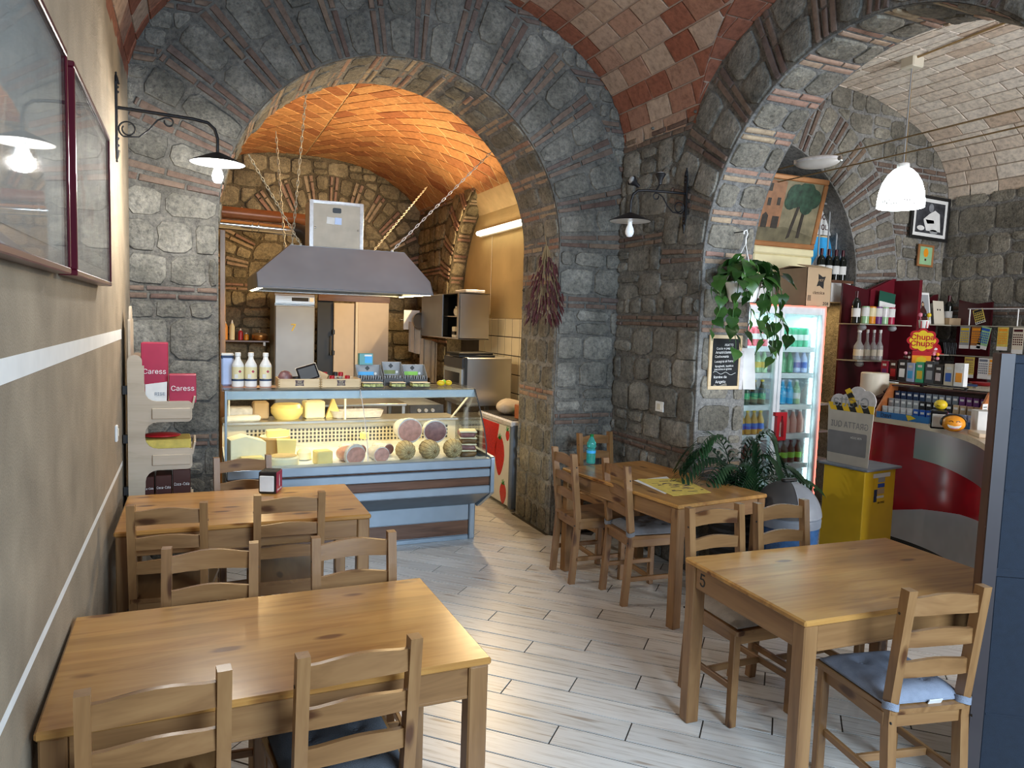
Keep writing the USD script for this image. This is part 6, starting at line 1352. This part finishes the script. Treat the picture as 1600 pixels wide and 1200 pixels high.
part(em_, 'mouth', patch([(.064*math.cos(t), -.012+.040*math.sin(t)) for t in np.linspace(PI, 2*PI, 16)]+[(.064, -.008), (-.064, -.008)], .002), 'white', True); part(em_, 'tongue', patch([(.035*math.cos(t), -.040+.012*math.sin(t)) for t in np.linspace(PI, 2*PI, 12)], .003), 'pink', True)
for s in (-1, 1): part(em_, 'eye', tube([onball(s*.032+.016*math.cos(t), .022+.012*math.sin(t), .002) for t in np.linspace(0, PI, 9)], .0035, 5), 'coke_brown'); part(em_, 'ear_pad', ball(.03, (s*.112, 0, .09), (.5, 1, 1.2), 2), 'black')
part(em_, 'headband', tube([(.118*math.cos(t), 0, .095+.085*math.sin(t)) for t in np.linspace(0, PI, 16)], .009, 8), 'black')
ye = thing('yellow_ball_toy', 'yellow smiling ball resting on the napkin dispenser of the bar', 'toy', (5.645, 3.85, 1.188), 0); part(ye, 'ball', ball(.046, (0, 0, .039), (1, 1, .85), 2), 'lemon', 60)
part(ye, 'mouth', tube([(-.047*math.cos(t*.5), -.004-.022*t, .036-.008*math.sin(t)) for t in np.linspace(0, 1, 4)], .002, 4), 'black')
solo('white_carton', bx(.10, .16, .16, .003, (0, 0, .08)), 'paper', 'white carton standing behind the orange smiling toy', 'box', loc=(5.76, 3.60, 1.0505), rotz=-40)
solo('coin_tray', bx(.16, .22, .03, .004, (0, 0, .015)), 'counter_wood', 'small pale wooden ledge on the bar counter behind the orange smiling toy', 'tray', loc=(5.55, 3.42, 1.0505), rotz=-38)
pr = thing('paper_roll', 'large white paper roll standing at the far end of the bar counter', 'paper roll', (5.925, 4.70, 1.0505), 0); part(pr, 'roll', cyl(.115, .36, 32, (0, 0, 0), .008), 'offwhite'); part(pr, 'core', cyl(.025, .004, 16, (0, 0, .3595)), 'card')
no = thing('printed_notice', 'white printed notice sheet between the paper roll and the tobacco display', 'notice', (6.30, 4.88, 1.06), -35); part(no, 'sheet', bx(.20, .004, .30, 0, (0, 0, .16)), 'paper'); part(no, 'print', cat([bx(.14, .0008, .008, 0, (0, -.0024, .29-.022*k)) for k in range(4)]), 'grey', kind='stuff'); part(no, 'edge', bx(.012, .0046, .30, 0, (-.094, -.0004, .16)), 'red'); part(no, 'stand', bx(.20, .10, .012, .002, (0, .04, .006)), 'black')
# stepped dark rack left of the display
sr = thing('card_rack', 'dark stepped rack at the far end of the tobacco display', 'rack', (5.86, 4.585, 1.0505), 8)
for k in range(4): part(sr, 'step', T(bx(.07, .05, .03, .002), (-.10+.06*k, 0, .06+.05*k), (0, -25, 0)), 'coke_brown')
part(sr, 'spine', T(bx(.30, .012, .04, .002), (-.01, .028, .10), (0, -38, 0)), 'coke_brown')
# shelf above the display with cartons and lollipops
gl = thing('glass_shelf', 'glass shelf on thin posts above the tobacco display', 'shelf', (6.18, 4.35, 0), 0); part(gl, 'pane', bb(-.12, .12, -.42, .48, 1.338, 1.346), 'clear_pane', False); part(gl, 'edge', bb(-.125, -.118, -.42, .48, 1.336, 1.348), 'dark_metal', False)
for y in (-.38, .0, .44): part(gl, 'post', bb(-.10, -.085, y-.008, y+.008, 1.0505, 1.338), 'dark_metal', False)
for y, w_ in ((.18, .34), (-.16, .26)): part(gl, 'paper_sheet', bb(-.122, -.118, y-w_/2, y+w_/2, 1.20, 1.325), 'cream', False)
CT = [('crimson', 'purple'), ('dark_red', 'red'), ('black', 'white'), ('teal_card', 'sky_blue'), ('can_green', 'lemon'), ('charcoal', 'grey'), ('black', 'wrap'), ('offwhite', 'blue'), ('paper', 'orange')]
CN = ['purple and grey', 'dark red', 'black and white spotted', 'pale blue', 'green', 'charcoal', 'black and silver', 'cream with a blue shield', 'white and orange']
for k in range(9):
    y = 4.76-k*.088; c = thing('small_carton', f'{CN[k]} carton in the row of cartons above the tobacco display', 'box', (6.14, y, 1.3465), 6*(k % 3-1), 'row of cartons on the glass shelf'); hh = .165+.012*(k % 3)
    part(c, 'carton', bx(.06, .080, hh, .002, (0, 0, hh/2)), CT[k][0] if k != 3 else 'wrap_blue'); part(c, 'print', bx(.002, .05, hh*.4, 0, (-.031, 0, hh*.38)), CT[k][1]); part(c, 'print', bx(.002, .04, hh*.12, 0, (-.031, 0, hh*.80)), 'paper')
lo = thing('lollipop_stand', 'red lollipop stand with a daisy shaped sign reading Chupa Chups', 'sweet stand', (6.26, 4.52, 1.3465), -50)
part(lo, 'column', bx(.15, .12, .27, .004, (0, 0, .135)), 'red'); part(lo, 'front_print', bx(.145, .002, .20, 0, (0, -.061, .13)), 'orange')
fl8 = lambda R, n=8, a=.16: Polygon([(R*(1+a*abs(math.cos(n*t/2))-a)*math.cos(t), R*(1+a*abs(math.cos(n*t/2))-a)*math.sin(t)) for t in np.linspace(0, 2*PI, 97)[:-1]])
part(lo, 'daisy_print', T(front(prism(fl8(.045), .001)), (0, -.0625, .18)), 'lemon', False)
part(lo, 'daisy_sign', T(front(prism(affinity.scale(fl8(.118), 1.05, .92), .012)), (0, -.03, .36)), 'red', False); part(lo, 'daisy_face', T(front(prism(affinity.scale(fl8(.098), 1.05, .92), .002)), (0, -.0425, .36)), 'lemon', False)
part(lo, 'lettering', T(front(txt('Chupa', .044, .001, True)), (0, -.045, .385)), 'red', False); part(lo, 'lettering', T(front(txt('Chups', .044, .001, True)), (0, -.045, .33)), 'red', False)
for s in (-1, 1):
    for k in range(7):
        for j in range(2): part(lo, 'lollipop', ball(.016, (s*(.093+.03*j), -.03, .03+.036*k), (1, 1, 1), 1), ['orange', 'offwhite', 'coke_brown', 'pink'][(k+j+(s > 0)) % 4])
part(lo, 'cup', lathe([(0, .47), (.035, .47), (.045, .54), (.04, .54), (.03, .475)], 16), 'paper'); 
for k in range(6): part(lo, 'cup_stripe', bx(.008, .004, .068, 0, (.041*math.cos(k*PI/3), .041*math.sin(k*PI/3), .505), (0, 0, math.degrees(k*PI/3)+90)), 'red')
for x, m in ((-.03, 'pink'), (.035, 'lemon'), (.0, 'black')): part(lo, 'topper', cat(rod((x*.5, 0, .5), (x, 0, .575), .003, 5), ball(.02, (x, 0, .585), (1, 1, 1), 1)), m)
# ============================================================ BACK BAR
def red_unit(x0, x1, y, z0, z1, label, peak=.12, axis='x'):
    u = thing('red_shelf_panel', label, 'shelf panel', (0, 0, 0), 0, 'red shelf panels')
    pg = [(x0, z0), (x1, z0), (x1, z1), (x1-.12*(x1-x0), z1-.01), (x0+.45*(x1-x0), z1-peak), (x0, z1-peak*.6)]
    part(u, 'panel', prism(pg, .02, 'xz' if axis == 'x' else 'yz', y), 'dark_red', False)
    return u
plain('shelf_edge_m', (.35, .33, .26), .3)
plain('panel_red', (.12, .006, .014), .35)
u1 = red_unit(6.09, 6.78, 5.27, .9, 2.30, 'red wavy topped shelf panel with cans and clear bottles'); part(u1, 'side_return', bb(6.76, 6.80, 4.98, 5.27, .9, 2.28), 'panel_red', False); part(u1, 'wing', prism([(6.44, 1.95), (6.78, 1.95), (6.78, 2.30), (6.74, 2.30), (6.44, 2.18)], .012, 'xz', 5.255), 'panel_red', False)
u2 = red_unit(6.93, 7.42, 5.27, .9, 2.18, 'red shelf panel with a framed portrait and a red cap'); part(u2, 'front_stile', bb(6.93, 6.97, 5.20, 5.27, .9, 2.19), 'panel_red', False); part(u2, 'centre_stile', bb(7.16, 7.22, 5.255, 5.27, .9, 1.9), 'panel_red', False)
u3 = red_unit(4.72, 5.06, 7.45, .9, 2.12, 'dark red shelf panel on the right wall behind the scratch tickets', .04, 'y')
def gshelf(nm, label, x0, x1, y0, y1, z, br):
    g = thing('glass_shelf', label, 'shelf', (0, 0, 0)); part(g, 'pane', bb(x0, x1, y0, y1, z-.010, z), 'shelf_edge_m', False)
    for x, y in br: part(g, 'bracket', ball(.05, (x, y, z-.035), (.7, .9, .6), 2), 'grey')
gshelf('a', 'upper pale shelf with cans on the first red panel', 6.06, 6.75, 5.02, 5.265, 1.845, ((6.18, 5.10), (6.58, 5.10))); gshelf('b', 'lower pale shelf with clear bottles on the first red panel', 6.06, 6.75, 5.02, 5.265, 1.50, ((6.18, 5.10), (6.58, 5.10)))
gshelf('c', 'upper pale shelf under the framed portrait', 6.99, 7.55, 5.03, 5.25, 1.865, ()); gshelf('d', 'long upper pale shelf on the right wall holding scratch tickets', 7.32, 7.55, 3.7, 5.02, 1.865, ()); gshelf('e', 'lower pale shelf under the red cap', 6.99, 7.55, 5.03, 5.25, 1.57, ((7.1, 5.10),)); gshelf('f', 'long lower pale shelf on the right wall holding calendars', 7.32, 7.55, 3.7, 5.02, 1.57, ())
wine((6.09, 5.10, 1.8455), 'dark wine bottle beside the cans on the upper shelf of the first red panel')
for k, (m, m2, lab) in enumerate((('pale_green', 'paper', 'green and white'), ('orange', 'cream', 'orange'), ('purple', 'paper', 'violet'), ('pale_green', 'wrap', 'pale green'), ('crimson', 'paper', 'magenta and white'))):
    c = thing('drink_carton', f'{lab} drinks tin in the row on the first red panel', 'tin', (6.20+.085*k, 5.09, 1.8455), 0, 'tins on the red panel shelf'); part(c, 'tin', cyl(.036, .165, 18, (0, 0, 0), .004), m); part(c, 'print', lathe([(.0364, .07), (.037, .072), (.037, .15), (.0364, .152)], 18), m2)
plain('can_green_dark', (.01, .08, .05), .5)
fg = thing('paper_flag', 'green white and red striped paper bag behind the tins', 'bag', (6.60, 5.20, 1.8455), 0)
for k, m in enumerate(('can_green_dark', 'paper', 'red')): part(fg, 'stripe', prism([(-.12+.01*k, .0+.0*k), (.10, .0), (.12, .30-.10*k), (-.10, .33-.10*k)], .004, 'xz', -.006*k), m, False)
for k in range(4):
    b = thing('clear_bottle', ['clear yellow spirit bottle on the lower shelf of the first red panel', 'slim clear bottle next to the yellow spirit bottle', 'middle slim clear bottle on the lower shelf of the first red panel', 'slim clear bottle nearest the red side panel'][k], 'bottle', (6.18+.085*k+(.02 if k else 0), 5.12, 1.5005), 0, 'clear spirit bottles'); r = .045 if k == 0 else .032
    part(b, 'body', lathe([(0, 0), (r, .002), (r, .13), (r*.4, .18), (r*.35, .27), (0, .27)], 18), 'glass_clear', 50); part(b, 'label', lathe([(r+.0004, .04), (r+.0008, .041), (r+.0008, .10), (r+.0004, .101)], 18), 'offwhite'); part(b, 'cap', cyl(r*.45, .03, 12, (0, 0, .262)), 'white')
ys_ = thing('yellow_sign', 'yellow sign with a black tick under the clear bottles', 'sign', (6.66, 5.15, 1.33), 0); part(ys_, 'board', bx(.16, .006, .14, 0, (0, 0, .0)), 'yellow'); part(ys_, 'tick', prism([(-.06, .02), (-.04, .03), (-.025, -.01), (.03, .075), (.04, .06), (-.02, -.05)], .002, 'xz', -.006), 'black', False)
sp2 = thing('framed_portrait', 'white framed portrait print leaning on the shelf of the second red panel', 'picture', (7.06, 5.14, 1.8655), rot=(-10, 0, -8))
part(sp2, 'frame', bx(.19, .014, .32, .004, (0, 0, .16)), 'white'); part(sp2, 'print', bx(.15, .003, .27, 0, (0, -.008, .16)), 'grey'); part(sp2, 'figure', prism(Polygon([(-.045, .03), (.045, .03), (.04, .13), (.018, .17), (.016, .21), (0, .23), (-.016, .21), (-.018, .17), (-.04, .13)]), .002, 'xz', -.0115), 'coke_brown', False); part(sp2, 'face', prism(Polygon([(.013*math.cos(t), .196+.017*math.sin(t)) for t in np.linspace(0, 2*PI, 14)]), .002, 'xz', -.0125), 'card', False)
cd = thing('white_card', 'white greeting card with two dots beside the framed portrait', 'card', (7.27, 5.12, 1.8655), rot=(-8, 0, 6)); part(cd, 'card', bx(.18, .004, .24, 0, (0, 0, .12)), 'offwhite'); part(cd, 'dot', ball(.010, (-.02, -.003, .15), (1, .3, 1), 1), 'black'); part(cd, 'dot', ball(.010, (.02, -.003, .15), (1, .3, 1), 1), 'black')
for k in range(4): solo('leaflet', T(bx(.10, .003, .22, 0, (0, 0, .11)), (0, 0, 0), (-6-3*k, 6*k-10, 0)), ['paper', 'wrap', 'grey', 'paper'][k], ['white leaflet leaning behind the greeting card', 'grey tinted leaflet right of the greeting card', 'dark leaflet in the fan beside the greeting card', 'outermost white leaflet next to the wine bottle'][k], 'leaflet', 'leaflets by the greeting card', loc=(7.30+.035*k, 5.20, 1.8655), rotz=8)
wine((7.455, 5.17, 1.8655), 'dark wine bottle at the corner of the upper shelf beside the leaflets'); solo('small_box', bx(.14, .09, .07, .002, (0, 0, .035)), 'card', 'small brown box on the corner shelf in front of the wine bottle', 'box', loc=(7.42, 5.085, 1.8655), rotz=-20)
cap_ = thing('baseball_hat', 'red hat with a pale badge on the lower shelf of the second red panel', 'hat', (7.20, 5.13, 1.5705), -30); part(cap_, 'crown', lathe([(.085, 0), (.09, .03), (.07, .09), (.03, .115), (0, .118)], 20), 'red', 60); part(cap_, 'peak', prism(Polygon([(.085*math.cos(t), -.05+.11*math.sin(t)) for t in np.linspace(PI, 2*PI, 16)]), .006, 'xy', .002), 'red'); part(cap_, 'badge', ball(.02, (0, -.083, .05), (1, .3, .7), 1), 'paper')
dv = thing('card_file', 'dark file of thin cases on the lower shelf at the corner', 'file', (7.40, 5.12, 1.5705), -15)
for k in range(8): part(dv, 'case', T(bx(.012, .12, .12, .001), (-.07+.02*k, 0, .06), (0, -12, 0)), 'charcoal' if k % 2 else 'black')
wh = thing('ticket_rack', 'white wire frame above the hanging scratch tickets', 'rack', (7.34, 4.45, 1.8655), 0); part(wh, 'tray', bb(-.02, .12, -.55, .42, .155, .165), 'wrap', False)
for y in (-.5, -.06, .40): part(wh, 'post', rod((-.015, y, 0), (-.015, y, .16), .006, 6), 'white')
TK = [('grey', 'lemon', 'silver'), ('gilt', 'orange', 'orange'), ('pale_green', 'blue', 'green and blue'), ('map_paper', 'orange', 'yellow and teal'), ('offwhite', 'dark_red', 'red and white')]
def ticket(x, y, z, h, m, m2, label, rz=90, tilt=0, grp='scratch tickets'):
    t = thing('scratch_ticket', label, 'ticket', (x, y, z), rot=(0, tilt, -90), group=grp); part(t, 'sheet', bx(.10, .002, h, 0, (0, 0, -h/2)), m); part(t, 'foot', bx(.10, .0024, h*.16, 0, (0, -.0005, -h*.92)), 'paper')
    part(t, 'grid', cat([bx(.011, .001, .013, 0, (-.036+.018*i, -.0016, -h*.28-.022*j)) for i in range(5) for j in range(5)]), m2, False, kind='stuff'); part(t, 'title', bx(.08, .001, .022, 0, (0, -.0016, -h*.12)), m2)
for k, (y, tl) in enumerate(((4.87, 0), (4.755, 0), (4.66, 10), (4.50, 0), (4.36, 0))): ticket(7.305, y, 1.852, .215 if k < 4 else .24, TK[k][0], TK[k][1], f'{TK[k][2]} scratch ticket hanging from the upper shelf on the right wall', tilt=tl)
ticket(7.33, 4.78, 2.02, .14, 'map_paper', 'black', 'gold and black scratch ticket standing in the white wire frame', tilt=-18)
for k, (y, m, m2, lab) in enumerate(((4.80, 'map_paper', 'rind', 'yellow checked'), (4.66, 'paper', 'blue_grey', 'white dotted'), (4.56, 'offwhite', 'orange', 'white and orange'))): ticket(7.305, y, 1.556, .20, m, m2, f'{lab} calendar sheet hanging from the lower shelf on the right wall', grp='calendar sheets')
solo('blue_folder', bx(.14, .26, .02, .003, (0, 0, .01)), 'navy', 'blue and white folder on a low ledge under the calendars', 'folder', loc=(6.9, 4.6, 1.301)); solo('red_dish', lathe([(0, 0), (.06, .002), (.11, .03), (.105, .032), (0, .010)], 24), 'red', 'flat red dish on the ledge under the calendars', 'dish', loc=(7.15, 4.55, 1.301))
ld = thing('back_bar_ledge', 'cluttered pale ledge of the back bar under the calendars', 'counter', (7.05, 4.5, 0), 0); part(ld, 'top', bb(-.25, .44, -.5, .35, 1.275, 1.30, .003), 'offwhite'); part(ld, 'cabinet', bb(-.1, .44, -.5, .35, 0, 1.275), 'black', False)
for k in range(3): part(ld, 'drawer', bb(-.115, -.1, -.48+.28*k, -.22+.28*k, .95, 1.22, .004), 'charcoal')
solo('card_reader', T(bx(.09, .16, .05, .01, (0, 0, .03)), (0, 0, 0), (0, -14, 0)), 'wrap_blue', 'pale blue card terminal on the bar near the drawers', 'terminal', loc=(6.05, 3.70, 1.062), rotz=20)
lw = thing('low_shelf', 'dark red low shelf of blue boxes between the fridge and the bar counter', 'shelf', (5.70, 5.30, 0), 0)
part(lw, 'back', bb(-.17, .25, .10, .12, 0, 1.4), 'dark_red', False)
for z in (.55, .82, 1.08): part(lw, 'board', bb(-.17, .25, -.1, .1, z-.02, z), 'wrap', False)
for k, z in enumerate((.551, .821)): b = thing('blue_box', ['lower dark blue box on the low red shelf', 'upper dark blue box marked 22 on the low red shelf'][k], 'box', (5.66, 5.28, z), 0, 'blue boxes on the low shelf'); part(b, 'box', bx(.22, .16, .20, .003, (0, 0, .10)), 'navy'); part(b, 'lettering', T(front(txt('22', .06, .001, True)), (-.02, -.0803, .13)), 'paper', False)
# pictures on the stone of the bar
def pic(x0, x1, z0, z1, y, fm, label, bw=.02, mount=True):
    w, h = x1-x0, z1-z0; p = thing('framed_picture', label, 'picture', ((x0+x1)/2, y, (z0+z1)/2), rot=(0, 1.5, 0))
    for s in (-1, 1): part(p, 'frame_rail', bx(w, .02, bw, .003, (0, 0, s*(h-bw)/2)), fm); part(p, 'frame_stile', bx(bw, .02, h-2*bw, .003, (s*(w-bw)/2, 0, 0)), fm)
    part(p, 'mount', bx(w-2*bw, .006, h-2*bw, 0, (0, .004, 0)), 'white'); return p, w-2*bw, h-2*bw
plain('photo_dark', (.045, .047, .055), .4, var=.6, scale=14); plain('photo_mid', (.22, .23, .25), .4, var=.3, scale=20)
p, w, h = pic(6.995, 7.545, 2.725, 3.165, YR-.045, 'black', 'black framed black and white photograph of a man eating, on the bar wall', .03)
part(p, 'photo', bx(w-.08, .004, h-.07, 0, (0, -.001, 0)), 'photo_dark')
for nm, pg, m in (('shirt', [(-.05, -.13), (.16, -.13), (.13, .05), (.06, .08), (-.02, .04), (-.10, -.02), (-.09, -.05)], 'paper'), ('face', [(.03+.035*math.cos(t)-.03, .10+.045*math.sin(t)) for t in np.linspace(0, 2*PI, 14)], 'photo_mid'), ('plate', [(-.13+.055*math.cos(t), -.11+.025*math.sin(t)) for t in np.linspace(0, 2*PI, 14)], 'paper'), ('plate', [(.06+.06*math.cos(t), -.135+.022*math.sin(t)) for t in np.linspace(0, 2*PI, 14)], 'grey'), ('arm', [(-.07, -.02), (-.04, -.06), (.06, -.05), (.05, -.02)], 'grey')): part(p, nm, prism(pg, .001, 'xz', -.0045), m, False)
p, w, h = pic(7.13, 7.355, 2.452, 2.675, YR-.045, 'gilt', 'small gold framed picture of a balloon under the black and white photograph', .022); p2 = part(p, 'print', bx(w, .004, h, 0, (0, -.001, 0)), 'pale_green'); part(p, 'balloon', prism([(.035*math.cos(t), .03+.045*math.sin(t)) for t in np.linspace(0, 2*PI, 16)], .001, 'xz', -.0042), 'orange', False); part(p, 'basket', prism([(-.012, -.05), (.012, -.05), (.012, -.03), (-.012, -.03)], .001, 'xz', -.0042), 'coke_brown', False)
# pendant lamp, cables, emergency lamp
PX, PY = 5.90, 4.55; zt = float(wz(PX))
pd_ = thing('pendant_lamp', 'lit white ribbed dome pendant lamp over the bar', 'lamp', (PX, PY, 2.83), 0)
SP = [(.187, 0), (.186, .05), (.176, .13), (.152, .21), (.115, .275), (.075, .315), (.06, .325)]
part(pd_, 'shade', lathe(SP+[(.055, .318)]+[(r-.006, z-.004) for r, z in SP[::-1][1:]], 40), 'lampshade_on', 50)
part(pd_, 'ribs', cat([bx(.003, .005, .04, 0, (.186*math.cos(a), .186*math.sin(a), .024), (0, 0, math.degrees(a))) for a in np.linspace(0, 2*PI, 60, endpoint=False)]), 'wrap', False, kind='stuff'); part(pd_, 'holder', cyl(.05, .05, 20, (0, 0, .32), .006), 'wrap'); part(pd_, 'cord', rod((0, 0, .36), (.015, 0, zt-2.83-.06), .006), 'grey'); part(pd_, 'cord', rod((.02, 0, .36), (.025, 0, zt-2.83-.06), .003), 'rind'); part(pd_, 'ceiling_box', bx(.13, .13, .09, .01, (.015, 0, zt-2.83-.045)), 'offwhite')
sphere_light('/World/pendant_glow', (PX, PY, 2.92), .07, (1.0, .95, .88), 13)
part(thing('supply_cable', 'dark cable running along the pale vault to the pendant lamp', 'cable', (0, 0, 0)), 'cable', tube([(PX, PY, zt-.02)]+[(x, y, float(wz(x))-.02) for x, y in ((5.85, 4.0), (5.8, 3.3), (5.75, 2.4), (5.75, 1.7))], .008, 6), 'rind')
for k, (x, z) in enumerate(((5.18, 3.21), (5.30, 3.13))): part(thing('tension_cable', ['upper thin tension cable crossing the bar below the vault', 'lower thin tension cable carrying the emergency lamp'][k], 'cable', (0, 0, 0)), 'cable', rod((x, 1.6, z), (x, YR, z-.02), .006, 6), 'straw')
el = thing('emergency_lamp', 'white oval emergency lamp hanging on the tension cables', 'lamp', (5.05, 4.66, 3.165), -62)
plain('lampish', (.62, .60, .56), .3); part(el, 'diffuser', ball(.07, (0, 0, -.035), (2.5, 1, .75), 3), 'lampish', 60); part(el, 'housing', ball(.07, (0, 0, -.012), (2.55, 1.05, .45), 2), 'wrap', 60)
for s in (-1, 1): part(el, 'end_clip', bx(.04, .05, .04, .006, (s*.17, 0, -.02)), 'chrome')
# ============================================================ ROOM DIVIDER
dv_ = thing('room_divider', 'navy fabric folding screen with a dark wooden post at the right edge', 'screen', (3.05, 1.735, 0), -32)
part(dv_, 'post', bx(.042, .06, 1.70, .004, (0, 0, .85)), 'brown_wood'); part(dv_, 'post_face', bx(.046, .004, 1.695, 0, (.004, -.0325, .85)), 'screen_post')
for z0, z1 in ((.05, .885), (.905, 1.665)): part(dv_, 'fabric_panel', bb(.04, .62, -.008, .008, z0, z1, .003), 'screen_navy')
for z in (.03, .895, 1.68): part(dv_, 'rail', bb(.022, .62, -.014, .014, z-.018, z+.014, .004), 'screen_navy')
for z in (.35, 1.2, 1.5): part(dv_, 'hem', bb(.045, .62, -.0095, .0095, z-.004, z+.004), 'screen_navy')
part(dv_, 'far_post', bx(.042, .06, 1.70, .004, (.64, 0, .85)), 'brown_wood')
